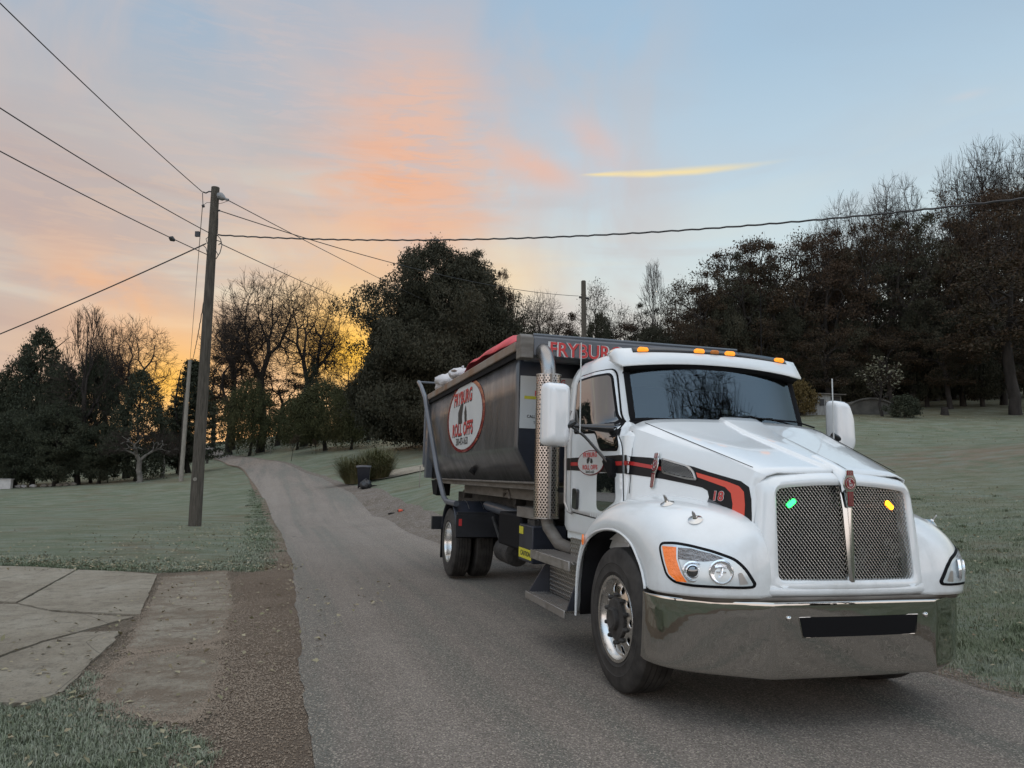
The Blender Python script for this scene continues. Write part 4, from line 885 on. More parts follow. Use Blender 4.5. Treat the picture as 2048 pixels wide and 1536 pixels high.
wm = pw(416, 510); w3 = wire(wm, atz(-400, 83, 8.4), .014, 'lower wire on the left with a black splice near the pole', .12)
part('splice', lambda m: m.tube([at(339, 475, 21.4) - w3.location, at(343, 477, 21.4) - w3.location, at(349, 481, 21.4) - w3.location], [.04, .085, .04], 8), M['wire'], w3)
wire(pw(412, 487), atz(-330, 795, 4.4), .022, 'thick service cable sloping down to the left edge', .18)
wire(pw(436, 470), atz(2400, 352, 7.6), .024, 'long thick twisted cable crossing the sky to the right edge', .62, twist=.011, n=150)
wire(pw(438, 421), at(1157, 592, 46), .016, 'thin wire from the near pole down to the pole behind the truck', .55)
wire(pw(457, 401), at(905, 625, 72), .015, 'thin wire from the grey insulator down behind the huge tree', .15)
wire(pw(440, 487), at(800, 645, 76), .015, 'lowest thin wire from the near pole towards the glowing trees', .15)
wire(pw(405, 412), at(380, 722, 54.9), .012, 'fine vertical looking wire between the near pole and the pale slim pole', .0)
wire(pw(410, 590), at(384, 724, 55), .018, 'twisted cable between the near pole shaft and the pale slim pole', .25, twist=.03)

# ------------------------------------------------------------------ small things beside the road
M['binplastic'] = material('black_plastic', (0.012, 0.013, 0.018), .35, spec=.4)
p = at(727, 977, 36); t = thing('wheelie_bin', 'black wheelie bin standing at the end of the far driveway', 'bin', (p.x, p.y, g1(p.x, p.y)), rz=.15)
m = MB(); 
m.grid([[(-a, -c, z), (a, -c, z), (a, c, z), (-a, c, z)] for a, c, z in ((.22, .24, .06), (.24, .27, .1), (.31, .36, .98), (.33, .38, 1.0))], closed=True); m.add([(-.22, -.24, .06), (.22, -.24, .06), (.22, .24, .06), (-.22, .24, .06)], [(0, 1, 2, 3)])
m.build('body', M['binplastic'], t, bevel=.015)
part('lid', lambda m: m.grid([[(-.35, y, z), (-.1, y, z + .015), (.1, y, z + .015), (.35, y, z)] for y, z in ((-.42, 1.0), (-.38, 1.05), (0, 1.10), (.36, 1.07), (.4, 1.0))]), material('bin_lid', (.05, .05, .055), .4), t, solid=.02)
part('handle', lambda m: m.tube([(-.25, .44, 1.0), (.25, .44, 1.0)], .02, 8), M['binplastic'], t)
for sx in (-1, 1): part('wheel', lambda m: m.lathe([(0, -.03), (.1, -.03), (.12, 0), (.1, .03), (0, .03)], (0, 0, 0), 'x', 20), M['rubber'], t).location = (sx * .26, .26, .12)
def bagmesh(m, r, seed, sx=1, sy=1, sz=1):
    q = np.random.default_rng(seed); ph = q.uniform(0, 6, (9, 3)); fr = q.uniform(2, 7, (9, 2)); rows = []
    for i in range(11):
        th = math.pi * i / 10; row = []
        for k in range(22):
            a = 2 * math.pi * k / 22; w = 1 + .11 * sum(math.sin(f[0] * a + p[0]) * math.cos(f[1] * th + p[1]) for f, p in zip(fr, ph)) / 1.6
            row.append((r * w * math.sin(th) * math.cos(a) * sx, r * w * math.sin(th) * math.sin(a) * sy, r * math.cos(th) * w * sz + r * sz * .9))
        rows.append(row)
    m.grid(rows, closed=True)
def bag(loc, r, seed, mat, label, group=None, sx=1, sy=1, sz=.8, parent=None, rz=0):
    m = MB(); bagmesh(m, r, seed, sx, sy, sz); m.tube([(0, 0, r * sz * 1.75), (.01, 0, r * sz * 2.0), (.0, .01, r * sz * 2.2)], [r * .16, r * .08, r * .2], 7)
    o = m.build('trash_bag', mat, angle=180); o.location = loc; o.rotation_euler = (0, 0, rz); return tag(o, label, 'trash bag', group)
M['blackbag'] = material('black_film', (0.014, 0.014, 0.016), .3, bump=.3, bscale=12)
q = at(729, 978, 35.3); bag((q.x + .05, q.y, g1(q.x, q.y) - .02), .24, 4, M['blackbag'], 'black trash bag leaning against the wheelie bin', sx=1.15, sz=1.0)
# mailbox beyond the pole
p = at(414, 924, 85); t = thing('mailbox', 'black mailbox on a post at the bend of the road', 'mailbox', (p.x, p.y, g1(p.x, p.y)))
part('box', lambda m: m.extr_y([(-.3, 1.1), (.3, 1.1), (.3, 1.4), (.18, 1.55), (-.18, 1.55), (-.3, 1.4)], -.35, .35), M['rubber'], t)
part('post', lambda m: m.box(-.12, .12, -.12, .12, -.1, 1.1), M['pole'], t)
# marker flag, dark clods by the verge, stakes
p = at(797, 1008, 26); t = thing('marker_flag', 'small orange red flag in the grass beside the road', 'flag', (p.x, p.y, g1(p.x, p.y)))
part('stem', lambda m: m.tube([(0, 0, 0), (.01, 0, .10)], .003, 5), M['wire'], t)
part('flag', lambda m: m.grid([[(0, 0, .02), (.07, .01, .03), (.14, 0, .02)], [(0, 0, .12), (.07, -.01, .13), (.15, .01, .11)]]), material('flag_red', (.65, .10, .05), .5), t, solid=.002)
for i, (px, py, Y, lb) in enumerate([(785, 1034, 26.2, 'small dark clod of turf on the verge, left of the pair'), (804, 1033, 26.2, 'dark clod of turf on the verge below the red flag'), (748, 971, 36.5, 'small dark clod right of the wheelie bin')]):
    p = at(px, py, Y); m = MB(); bagmesh(m, .11, 20 + i, 1.6, 1, .35); o = m.build('turf_clod', M['bark'], angle=180); o.location = (p.x, p.y, g1(p.x, p.y) - .02); tag(o, lb, 'clod', 'dark clods by the road')
p = at(839, 950, 32); o = MB().tube([(0, 0, 0), (.03, 0, .9)], .022, 6).build('stake', M['palepole']); o.location = (p.x, p.y, g1(p.x, p.y)); tag(o, 'thin wooden stake behind the rear of the truck', 'stake')
p = at(541, 892, 84); o = MB().tube([(0, 0, 0), (.0, 0, .9)], .04, 6).build('stake', M['palepole']); o.location = (p.x, p.y, g1(p.x, p.y)); tag(o, 'short stake on the frosty lawn near the young tree', 'stake')
# low white wall and stone row at far left
M['whitewall'] = material('painted_block', (.42, .40, .38), .8, var=.1, vscale=6)
p = at(0, 979, 56); t = thing('low_wall', 'low white block wall at the far left edge of the lawn', 'wall', (p.x, p.y, g1(p.x, p.y)))
part('block', lambda m: m.box(-6, .85, -.15, .15, -.3, .70), M['whitewall'], t, bevel=.02)
part('coping', lambda m: m.box(-6.05, .9, -.2, .2, .702, .76), M['whitewall'], t, bevel=.01)
for i, px in enumerate([36, 47, 66, 88, 104, 118, 133, 146]):
    p = at(px, 977 - i * .8, 57); m = MB(); bagmesh(m, .17, 40 + i, 1.5, 1, .8); o = m.build('edging_stone', M['whitewall'] if i < 3 else M['palepole'], angle=180); o.location = (p.x, p.y, g1(p.x, p.y) - .04)
    tag(o, '%s stone from the left in the row beyond the low white wall' % ordn[i], 'stone', 'edging stones under the evergreens')
# sheds, stumps and culvert below the wood
M['shedwall'] = material('shed_boards', (.20, .20, .19), .9, var=.3, vscale=3, stretch=(5, 5, .5))
M['shedroof'] = material('shed_roof', (.10, .09, .08), .9, var=.3, vscale=3)
M['oldconc'] = material('old_concrete', (.055, .052, .044), .9, var=.3, vscale=1.5)
p = at(1642, 832, 57); t = thing('shed', 'old pale shed with a dark doorway behind the right mirror', 'shed', (p.x, p.y, g1(p.x, p.y)), rz=-.1)
part('wall', lambda m: [m.box(-1.35, .5, -.9, .9, -.3, 1.5), m.box(.5, 1.4, -.5, .9, -.3, 1.4)], M['shedwall'], t)
part('roof', lambda m: m.grid([[(-1.5, y, 1.66 + dz_), (1.6, y, 1.50 + dz_)] for y, dz_ in ((-1.1, -.06), (1.0, .12))]), M['shedroof'], t, solid=.08)
part('door', lambda m: m.box(.55, 1.3, -.56, -.5, -.2, 1.3), M['rubber'], t)
for x_ in (-.9, -.35): part('window', lambda m: m.box(x_, x_ + .35, -.93, -.90, .6, 1.1), M['rubber'], t)
p = at(1728, 832, 58); t = thing('culvert', 'old arched concrete root cellar behind the right mirror', 'root cellar', (p.x, p.y, g1(p.x, p.y)), rz=.05)
arc = [(2.2 * math.cos(a), -.3 + 1.35 * math.sin(a)) for a in np.linspace(0, math.pi, 14)]
part('vault', lambda m: m.extr_y(arc, -1.2, 2.5), M['oldconc'], t)
part('rim', lambda m: m.tube([(x * 1.02, -1.22, z) for x, z in arc], .09, 6), M['oldconc'], t)
for i, (px, top, py, Y, lb) in enumerate([(1889, 806, 822, 57, 'tree stump on the lawn before the wood, the right and taller one'), (1833, 812, 822, 57.5, 'short tree stump beside the low dark bush')]):
    p = at(px, py, Y); h = (py - top) / FPX * Y; m = MB(); m.lathe([(.34, -.2), (.30, .1), (.25, h * .6), (.24, h), (0, h + .02)], (0, 0, 0), 'z', 14); o = m.build('tree_stump', M['bark']); o.location = (p.x, p.y, g1(p.x, p.y)); tag(o, lb, 'stump', 'tree stumps before the wood')
# the bare trees behind the viewer that the windscreen mirrors
for i, (x, y, H, w, v) in enumerate([(13.2, -4.6, 15.6, 5.0, 0), (17.0, -5.5, 16.5, 3.0, 1), (-17, -9, 11, 5, 2)]):
    t = thing('bare_tree', ['bare tree mirrored in the middle of the windscreen', 'slim bare tree mirrored right of the middle of the windscreen', 'bare tree behind the viewer on the far side of the driveway', 'bare tree beyond the driveway mirrored in the door window'][i], 'tree', (x, y, g1(x, y)), 'trees seen only as reflections')
    for nm, me in zip(('trunk', 'crown'), PROTO[('bare', v)]):
        o = bpy.data.objects.new(nm, me); COL.objects.link(o); o.parent = t; o.scale = (w, w, H)
# ------------------------------------------------------------------ truck
def paint_mat(name, base, rough=0.28, coat=1.0, dirt=0.0):
    m = material(name, base, rough, coat=coat, coat_rough=0.04, ior=1.5, spec=.5)
    if dirt:
        t = NT(m.node_tree); b = t.n['Principled BSDF']; P = t.new('ShaderNodeTexCoord').outputs['Object']
        sp = t.new('ShaderNodeSeparateXYZ'); t.l.new(P, sp.inputs[0])
        low = t.maprange(sp.outputs[2], 1.5, 0.4); g = t.noise(P, 3, 6, .75); f = t.m('MULTIPLY', t.m('ADD', t.m('MULTIPLY', low, .55), .10), t.maprange(g, .35, .75)); f = t.m('MULTIPLY', f, dirt)
        t.inp(b.inputs['Base Color'], t.mix(f, base, (.32, .30, .26))); t.inp(b.inputs['Roughness'], t.m('ADD', rough, t.m('MULTIPLY', f, .5)))
        t.inp(b.inputs['Coat Weight'], t.m('SUBTRACT', coat, t.m('MULTIPLY', f, .9)))
    return m
M['white'] = paint_mat('white_paint', (.75, .78, .785), dirt=.75)
M['whiteplain'] = paint_mat('white_mirror_shell', (.74, .75, .75), .22)
M['chrome'] = material('chrome', (.60, .60, .585), .10, 1.0, rvar=.10, vscale=2.5, bump=.010, bscale=1.6)
M['bumperchrome'] = material('bumper_chrome', (.47, .46, .435), .02, 1.0, rvar=.04, vscale=3, bump=.12, bscale=1.6)
M['polished'] = material('polished_aluminium', (.62, .61, .59), .16, 1.0, rvar=.15, vscale=4)
M['pipe'] = material('heat_stained_pipe', (.30, .29, .28), .22, 1.0, rvar=.2, vscale=6)
M['dullalu'] = material('dull_aluminium', (.40, .39, .375), .35, 1.0, rvar=.2, vscale=8)
M['tyre'] = material('tyre_rubber', (.034, .031, .028), .75, var=.4, vscale=7, bump=.04, bscale=40, spec=.3)
M['black'] = material('black_steel', (.012, .013, .016), .5, var=.4, vscale=5)
M['blackgloss'] = material('black_plastic_gloss', (.010, .011, .013), .25, coat=.5)
M['seal'] = material('black_seal', (.006, .006, .007), .75, spec=.15)
M['greasy'] = material('greasy_steel', (.030, .027, .024), .7, var=.5, vscale=7, bump=.2, bscale=25)
M['navy'] = material('dark_navy_steel', (.016, .019, .028), .45, var=.3, vscale=3)
M['greysteel'] = material('grey_painted_steel', (.085, .094, .108), .38, coat=.25, var=.12, vscale=2, rvar=.15)
M['bingrey'] = material('charcoal_bin_paint', (.062, .062, .064), .30, coat=.45, coat_rough=.18, var=.30, vscale=1.4, bump=.16, bscale=1.5, rvar=.22, stretch=(1.6, 1, .4))
M['taupe'] = material('dusty_rail_steel', (.17, .155, .135), .6, base2=(.10, .085, .07), vscale=3, stretch=(1, 1, 4))
M['rusty'] = material('rubbed_rail_steel', (.20, .18, .155), .5, base2=(.17, .095, .055), vscale=2.2, stretch=(1, 1, .6))
M['red'] = material('red_vinyl', (.42, .022, .020), .35, coat=.4)
M['redor'] = material('red_orange_vinyl', (.62, .06, .03), .35, coat=.4)
M['redlet'] = material('red_lettering', (.50, .035, .035), .45)
M['darkred'] = material('maroon_enamel', (.20, .010, .018), .25, coat=.6)
M['stripe'] = material('black_vinyl', (.008, .008, .009), .4, spec=.25)
M['greyvinyl'] = material('grey_vinyl', (.07, .08, .09), .35)
M['signwhite'] = material('sign_white', (.50, .51, .50), .5, var=.05, vscale=2)
M['signblack'] = material('sign_black', (.02, .02, .02), .5)
M['paper'] = material('notice_paper', (.30, .30, .27), .7)
M['yellowtape'] = material('yellow_strip', (.50, .45, .03), .6)
M['tarp'] = material('red_tarp', (.58, .05, .07), .5, var=.2, vscale=3)
M['whitebag'] = material('white_film', (.55, .53, .53), .45, bump=.3, bscale=9)
M['pinkbag'] = material('pink_film', (.45, .16, .20), .5)
M['glass_dark'] = material('dark_glass', (.006, .008, .009), .015, ior=1.9, spec=.9, coat=1.0, coat_rough=.01)
M['lampglass'] = material('lamp_glass', (.9, .9, .9), .04, trans=1.0, ior=1.3)
M['lens_mirror'] = material('lamp_reflector', (.86, .88, .9), .16, .85, bump=.1, bscale=22)
M['lens_ribbed'] = material('ribbed_reflector', (.50, .52, .55), .25, .9, bump=1.0, bscale=46)
M['lens_pale'] = material('lamp_housing', (.62, .68, .70), .2, .35)
M['amberlens'] = material('amber_lens', (.80, .17, .02), .25, coat=1.0, emit=(1, .22, .02), estr=.28, bump=.3, bscale=45)
M['amberglow'] = material('amber_lamp_on', (.8, .3, .02), .3, emit=(1.0, .30, .02), estr=1.1, bump=.3, bscale=60)
M['amberdim'] = material('amber_lamp_off', (.42, .14, .02), .3, emit=(1.0, .30, .03), estr=.10)
M['green_on'] = material('green_strobe', (.0, .6, .1), .3, emit=(.02, .9, .10), estr=6)
M['amber_on'] = material('amber_strobe', (.8, .4, .0), .3, emit=(1.0, .36, .01), estr=6)
def plate_mat():
    m = bpy.data.materials.new('diamond_plate'); m.use_nodes = True; t = NT(m.node_tree); b = t.n['Principled BSDF']
    c = t.new('ShaderNodeTexCoord').outputs['Object']; sp = t.new('ShaderNodeSeparateXYZ'); t.l.new(c, sp.inputs[0])
    v = t.m('ADD', sp.outputs[2], sp.outputs[1]); k = 2 * math.pi / .042
    a = t.m('SINE', t.m('MULTIPLY', t.m('ADD', sp.outputs[0], v), k)); d_ = t.m('SINE', t.m('MULTIPLY', t.m('SUBTRACT', sp.outputs[0], v), k))
    w1 = t.m('SINE', t.m('MULTIPLY', sp.outputs[0], k)); h = t.m('MULTIPLY', t.m('MAXIMUM', t.m('MULTIPLY', a, t.m('ADD', t.m('MULTIPLY', w1, .5), .5)), t.m('MULTIPLY', d_, t.m('SUBTRACT', .5, t.m('MULTIPLY', w1, .5)))), 1.0)
    h = t.maprange(h, .15, .6); bp = t.new('ShaderNodeBump'); bp.inputs['Strength'].default_value = 1; bp.inputs['Distance'].default_value = .004
    t.inp(bp.inputs['Height'], h); t.l.new(bp.outputs[0], b.inputs['Normal']); b.inputs['Metallic'].default_value = 1
    t.inp(b.inputs['Base Color'], t.mix(h, (.22, .21, .195), (.55, .53, .50))); b.inputs['Roughness'].default_value = .3
    return m
M['plate'] = plate_mat()
def perf_mat():
    m = bpy.data.materials.new('perforated_shield'); m.use_nodes = True; t = NT(m.node_tree); b = t.n['Principled BSDF']; out = [n for n in t.n if n.type == 'OUTPUT_MATERIAL'][0]
    c = t.new('ShaderNodeTexCoord').outputs['Object']; sp = t.new('ShaderNodeSeparateXYZ'); t.l.new(c, sp.inputs[0])
    # holes in a hexagonal pattern around the cylinder (radius .13)
    u = t.m('MULTIPLY', t.m('ARCTAN2', sp.outputs[1], sp.outputs[0]), .13); z = sp.outputs[2]; pu, pz = .13 * 2 * math.pi / 24, .050
    def dot(ou, oz):
        a = t.m('SUBTRACT', t.m('FRACT', t.m('ADD', t.m('DIVIDE', u, pu), ou + 20)), .5); d_ = t.m('SUBTRACT', t.m('FRACT', t.m('ADD', t.m('DIVIDE', z, pz), oz + 20)), .5)
        a = t.m('MULTIPLY', a, pu); d_ = t.m('MULTIPLY', d_, pz); return t.m('SQRT', t.m('ADD', t.m('MULTIPLY', a, a), t.m('MULTIPLY', d_, d_)))
    dd = t.m('MINIMUM', dot(0, 0), dot(.5, .5)); hole = t.m('LESS_THAN', dd, .0098)
    b.inputs['Base Color'].default_value = (.47, .43, .40, 1); b.inputs['Metallic'].default_value = .95; b.inputs['Roughness'].default_value = .22
    tr_ = t.new('ShaderNodeBsdfTransparent'); mx = t.new('ShaderNodeMixShader'); t.inp(mx.inputs[0], hole); t.l.new(b.outputs[0], mx.inputs[1]); t.l.new(tr_.outputs[0], mx.inputs[2]); t.l.new(mx.outputs[0], out.inputs[0])
    return m
M['perf'] = perf_mat()
def windscreen_mat():
    m = bpy.data.materials.new('windscreen_glass'); m.use_nodes = True; t = NT(m.node_tree); t.n.clear(); out = t.new('ShaderNodeOutputMaterial')
    tr_ = t.new('ShaderNodeBsdfTransparent'); tr_.inputs[0].default_value = (.42, .48, .47, 1); g = t.new('ShaderNodeBsdfGlossy'); g.inputs['Roughness'].default_value = .012; g.inputs['Color'].default_value = (.82, .93, 1, 1)
    fr = t.new('ShaderNodeFresnel'); fr.inputs[0].default_value = 1.85; mx = t.new('ShaderNodeMixShader'); t.l.new(fr.outputs[0], mx.inputs[0]); t.l.new(tr_.outputs[0], mx.inputs[1]); t.l.new(g.outputs[0], mx.inputs[2]); t.l.new(mx.outputs[0], out.inputs[0]); return m
M['windscreen'] = windscreen_mat()

YAW, ROLL = math.radians(16), math.radians(1.6)
Hh = Vector((math.sin(YAW), -math.cos(YAW), 0)); Ll = Vector((math.cos(YAW), math.sin(YAW), 0)) * math.cos(ROLL) + Vector((0, 0, -math.sin(ROLL))); Uu = Hh.cross(Ll)
TM = Matrix.Translation((1.96174, 5.8111, -0.0335 + .022)) @ Matrix((Hh, Ll, Uu)).transposed().to_4x4()
TK = bpy.data.objects.new('roll_off_truck', None); COL.objects.link(TK); TK.matrix_world = TM
tag(TK, 'white conventional cab truck with chrome bumper and mesh grille carrying a charcoal refuse bin', 'truck')
def tp(name, mat, f=None, parent=None, **kw):
    m = MB()
    if f: f(m)
    return m.build(name, M[mat], parent or TK, **kw)

def roundpoly(poly, r, k=5):
    out = []; n = len(poly)
    for i in range(n):
        p = Vector(poly[i]); a = Vector(poly[i - 1]) - p; b = Vector(poly[(i + 1) % n]) - p; rr_ = min(r, a.length * .45, b.length * .45)
        A, B = p + a.normalized() * rr_, p + b.normalized() * rr_
        for j in range(k + 1): t = j / k; out.append(tuple(A * (1 - t) ** 2 + p * 2 * t * (1 - t) + B * t * t))
    return out
# --- cab shell
ZL = [1.05, 1.10, 1.5, 1.90, 1.97, 2.04, 2.10, 2.2, 2.35, 2.48, 2.555, 2.62, 2.68, 2.725, 2.755, 2.77]
def cw(z): return float(np.interp(z, [1.05, 1.1, 1.9, 2.05, 2.48, 2.6, 2.68, 2.725, 2.755, 2.77], [1.0, 1.015, 1.015, 1.0, .968, .935, .865, .76, .5, .3]))
def cxf(z): return float(np.interp(z, [1.05, 1.9, 1.97, 2.04, 2.55, 2.62, 2.68, 2.725, 2.755, 2.77], [-.42, -.43, -.52, -.70, -.87, -.90, -.95, -1.02, -1.15, -1.25]))
def cxr(z): return float(np.interp(z, [1.05, 1.1, 2.3, 2.55, 2.65, 2.72, 2.77], [-1.90, -1.92, -1.92, -1.88, -1.82, -1.72, -1.6]))
def bulge(z): return float(np.interp(z, [1.9, 2.04, 2.55, 2.7, 2.77], [.0, .13, .13, .04, 0]))
NF = 16
def wfront(z): return float(np.interp(z, [2.04, 2.56, 2.7, 2.8], [.83, .825, .66, .25]))
def cab_y(x, z):
    w = cw(z)
    if z <= 1.9: return w
    b = min(1, (z - 1.9) / .12); t = min(1, max(0, (x - (cxf(z) - .42)) / .42)); return w - (w - min(w, wfront(z))) * t ** 1.7 * b
def cabring(z, off=0.0):
    w, xf, xr, bg = cw(z) + off, cxf(z), cxr(z), bulge(z); r = []
    wf = w - .02 if z <= 1.9 else cab_y(xf, z)
    for i in range(NF + 1):
        s = -1 + 2 * i / NF; r.append((xf + bg * (1 - s * s) ** .8, s * wf, z))
    e = [(xf - a_, cab_y(xf - a_, z), z) for a_ in (.02, .06, .12, .20, .30, .42)]
    e += [(xf - (xf - xr) * a_, w, z) for a_ in (.6, .85, .94)]
    e.append((xr + .02, w - .03, z)); e.append((xr, w - .09, z)); e.append((xr, w * .5, z)); e.append((xr, 0, z))
    r += e; r += [(x, -y, zz) for x, y, zz in reversed(e[:-1])]; return r
cm_ = MB(); rows_ = [cabring(z) for z in ZL]; cm_.grid(rows_, closed=True); n_ = len(rows_[0]); cm_.add(rows_[-1], [tuple(range(n_))])
i0, i1 = ZL.index(2.04), ZL.index(2.555)     # opening for the windscreen
keep = []
for f in cm_.f:
    if len(f) == 4:
        i = min(f) // n_; k = sorted(v % n_ for v in f)
        if i0 <= i < i1 and k[0] >= 0 and k[-1] <= NF and k[0] < NF: continue
    keep.append(f)
cm_.f = keep
CAB = cm_.build('cab', M['white'], TK, angle=50, recalc=True)
tp('windscreen', 'windscreen', lambda m: m.grid([[(x + .001, y, z) for x, y, z in cabring(z_)[:NF + 1]] for z_ in ZL[i0:i1 + 1]]), angle=80)
wsb = [cabring(z_)[0] for z_ in ZL[i0:i1 + 1]]; wst = cabring(2.555)[:NF + 1]; wse = [cabring(z_)[NF] for z_ in ZL[i0:i1 + 1]][::-1]; wsd = cabring(2.04)[:NF + 1][::-1]
def flatband(m, pts, w, lift, closed=True, ax=Vector((1, 0, 0))):
    P = [Vector(p) for p in pts]; n = len(P); R = []
    for i, p in enumerate(P):
        d_ = (P[(i + 1) % n] - P[i - 1]).normalized() if closed or 0 < i < n - 1 else ((P[1] - P[0]) if i == 0 else (P[-1] - P[-2])).normalized()
        s = ax.cross(d_).normalized(); R.append([p + ax * lift + s * w, p + ax * (lift + .008) + s * w * .6, p + ax * (lift + .008) - s * w * .6, p + ax * lift - s * w])
    if closed: R.append(R[0])
    m.grid(R)
tp('windscreen_seal', 'seal', lambda m: flatband(m, wsb + wst[1:-1] + wse + wsd[1:-1], .034, .004), angle=70)
# cab interior
def interior(m):
    m.box(-1.86, -.5, -.95, .95, 1.10, 1.12); m.box(-1.88, -1.84, -.88, .88, 1.1, 2.5); m.box(-.72, -.5, -.88, .88, 1.55, 2.0)
    for y in (-.5, .5): m.box(-1.75, -1.3, y - .26, y + .26, 1.12, 1.55); m.box(-1.78, -1.62, y - .25, y + .25, 1.5, 2.3)
    m.tube([(-.86 + .16 * math.cos(a) * .6, .5 + .22 * math.sin(a), 1.98 + .16 * math.cos(a)) for a in np.linspace(0, 6.283, 18)], .016, 6)
tp('interior', 'black', interior, bevel=.02)
tp('paper', 'paper', lambda m: [m.add([(-.66, a, z0), (-.66, b_, z0), (-.68, b_, z1), (-.68, a, z1)], [(0, 1, 2, 3)]) for a, b_, z0, z1 in ((.02, .20, 2.06, 2.13), (.22, .29, 2.06, 2.17), (0, .10, 2.14, 2.18))], solid=.002)
def wiper(m, y0, y1, zt):
    m.tube([(-.47, y0, 2.045), (-.50, (y0 * .6 + y1 * .4), 2.09), (-.56, y1, zt)], .008, 6); m.tube([(-.555, y1 - .30, zt - .02), (-.545, y1, zt + .004), (-.60, y1 + .16, zt - .012)], .009, 5)
for y0, y1, zt in ((.62, .22, 2.115), (.80, .40, 2.105)): tp('wiper', 'seal', lambda m: wiper(m, y0, y1, zt))

# sun visor over the windscreen and its five lamps
def vis_ring(y):
    s = y / .90; dx_ = -.07 * abs(s) ** 3; dz_ = -.035 * s * s; k = 1 - .10 * max(0, abs(s) - .75) * 4
    return [(-.97 + dx_, y, 2.735 + dz_), (-.86 + dx_, y, 2.735 + dz_), (-.80 + dx_, y, 2.722 + dz_), (-.765 + dx_, y * 1.0, 2.675 + dz_), (-.70 + dx_, y * 1.01, 2.585 + dz_ * 1.6), (-.705 + dx_, y * 1.01, 2.572 + dz_ * 1.6), (-.86 + dx_ * .6, y, 2.585 + dz_ * 1.4)]
def vis_end(s, k):
    R = vis_ring(s * .895); return [(x + (-1.0 - x) * k * .75, s * (.898 + .045 * k), z + (2.62 - z) * k * .75) for x, y, z in R]
VISOR = tp('sun_visor', 'white', lambda m: m.grid([vis_end(-1, 1), vis_end(-1, .45)] + [vis_ring(y) for y in np.linspace(-.895, .895, 25)] + [vis_end(1, .45), vis_end(1, 1)]), angle=66, solid=.006)
tp('visor_underside', 'seal', lambda m: m.grid([[(-.715 - .07 * abs(y / .9) ** 3, y, 2.566 - .05 * (y / .9) ** 2), (-.86, y * .99, 2.50 - .03 * (y / .9) ** 2)] for y in np.linspace(-.87, .87, 21)]), parent=VISOR, solid=.004)
tp('light_strip', 'blackgloss', lambda m: m.grid([[(-.772 - .07 * abs(y / .9) ** 3, y, 2.680 - .035 * (y / .9) ** 2), (-.800 - .07 * abs(y / .9) ** 3, y, 2.726 - .035 * (y / .9) ** 2)] for y in np.linspace(-.78, .78, 25)]), parent=VISOR, solid=.012, soff=0)
for y, mt in ((-.69, 'amberglow'), (-.155, 'amberglow'), (.0, 'amberdim'), (.155, 'amberglow'), (.69, 'amberglow')):
    x_ = -.778 - .07 * abs(y / .9) ** 3; z_ = 2.705 - .035 * (y / .9) ** 2
    kk = 1 if mt == 'amberglow' else .8; o = tp('marker_light', mt, lambda m: m.grid([[(h_, a_ * kk * s_, b_ * kk * s_) for a_, b_ in roundpoly([(-.052, -.017), (.052, -.017), (.047, .017), (-.047, .017)], .014, 3)] for h_, s_ in ((-.02, 1), (.006, 1), (.018, .86), (.022, .6), (.023, .1))], closed=True), parent=VISOR); o.location = (x_ + .006, y, z_); o.rotation_euler = (0, -.5, 0)

# --- side panels that follow the cab skin. f(x, z) -> y
def yc_(x): return .745 - .23 * x
def zc_(x): return 1.862 - .325 * x
def yb_(x): t = min(1, max(0, (x + .46) / 1.23)); return 1.018 - .363 * t
def hood_y(x, z):
    zc = zc_(x); k = min(1.25, max(0, (zc - z) / (zc - 1.2))); return yc_(x) + (yb_(x) - yc_(x)) * k ** (.20 + .50 * min(1, max(0, (x + .5) / .8)))
def dens(poly, step=.06):
    out = []
    for i in range(len(poly)):
        a, b = Vector(poly[i]), Vector(poly[(i + 1) % len(poly)]); n = max(1, int((b - a).length / step)); out += [tuple(a.lerp(b, j / n)) for j in range(n)]
    return out
def fillmesh(poly, step):
    """triangulated fill of a 2-d outline with interior points on a grid"""
    from mathutils.geometry import delaunay_2d_cdt
    P = [Vector(p) for p in dens(poly, step)]; n = len(P); xs = [p.x for p in P]; zs = [p.y for p in P]; pts = list(P)
    arr = np.array([(p.x, p.y) for p in P]); gx = np.arange(min(xs) + step * .5, max(xs), step); gy = np.arange(min(zs) + step * .5, max(zs), step)
    G = np.array([(a, b) for a in gx for b in gy])
    if len(G):
        G = G[inpoly(G, arr)]
        if len(G): dm = np.min(((G[:, None] - arr[None]) ** 2).sum(-1), 1); G = G[dm > (step * .35) ** 2]; pts += [Vector(g) for g in G]
    vv, ee, ff, *_ = delaunay_2d_cdt(pts, [], [list(range(n))], 1, 1e-6)
    return [(v.x, v.y) for v in vv], [tuple(f) for f in ff]
def skin(name, mat, poly, fn, off, parent=None, step=.05, thick=0.0, side=-1, edge=None, angle=60):
    """panel lying on surface fn(x,z)->half width, offset outwards; thick>0 gives it returned edges"""
    v, f = fillmesh(poly, step); m = MB(); P = [(x, side * (fn(x, z) + off), z) for x, z in v]; m.add(P, f)
    o = m.build(name, M[mat], parent or TK, angle=angle, recalc=False)
    bm = bmesh.new(); bm.from_mesh(o.data); bmesh.ops.recalc_face_normals(bm, faces=bm.faces)
    s = sum(fc.normal.y * fc.calc_area() for fc in bm.faces)
    if s * side < 0: bmesh.ops.reverse_faces(bm, faces=bm.faces)
    bm.to_mesh(o.data); bm.free()
    if thick: md = o.modifiers.new('thick', 'SOLIDIFY'); md.thickness = thick; md.offset = -1
    return o
door_o = roundpoly([(-1.66, 1.24), (-.46, 1.19), (-.50, 1.84), (-.80, 2.06), (-.95, 2.52), (-1.66, 2.52)], .08)
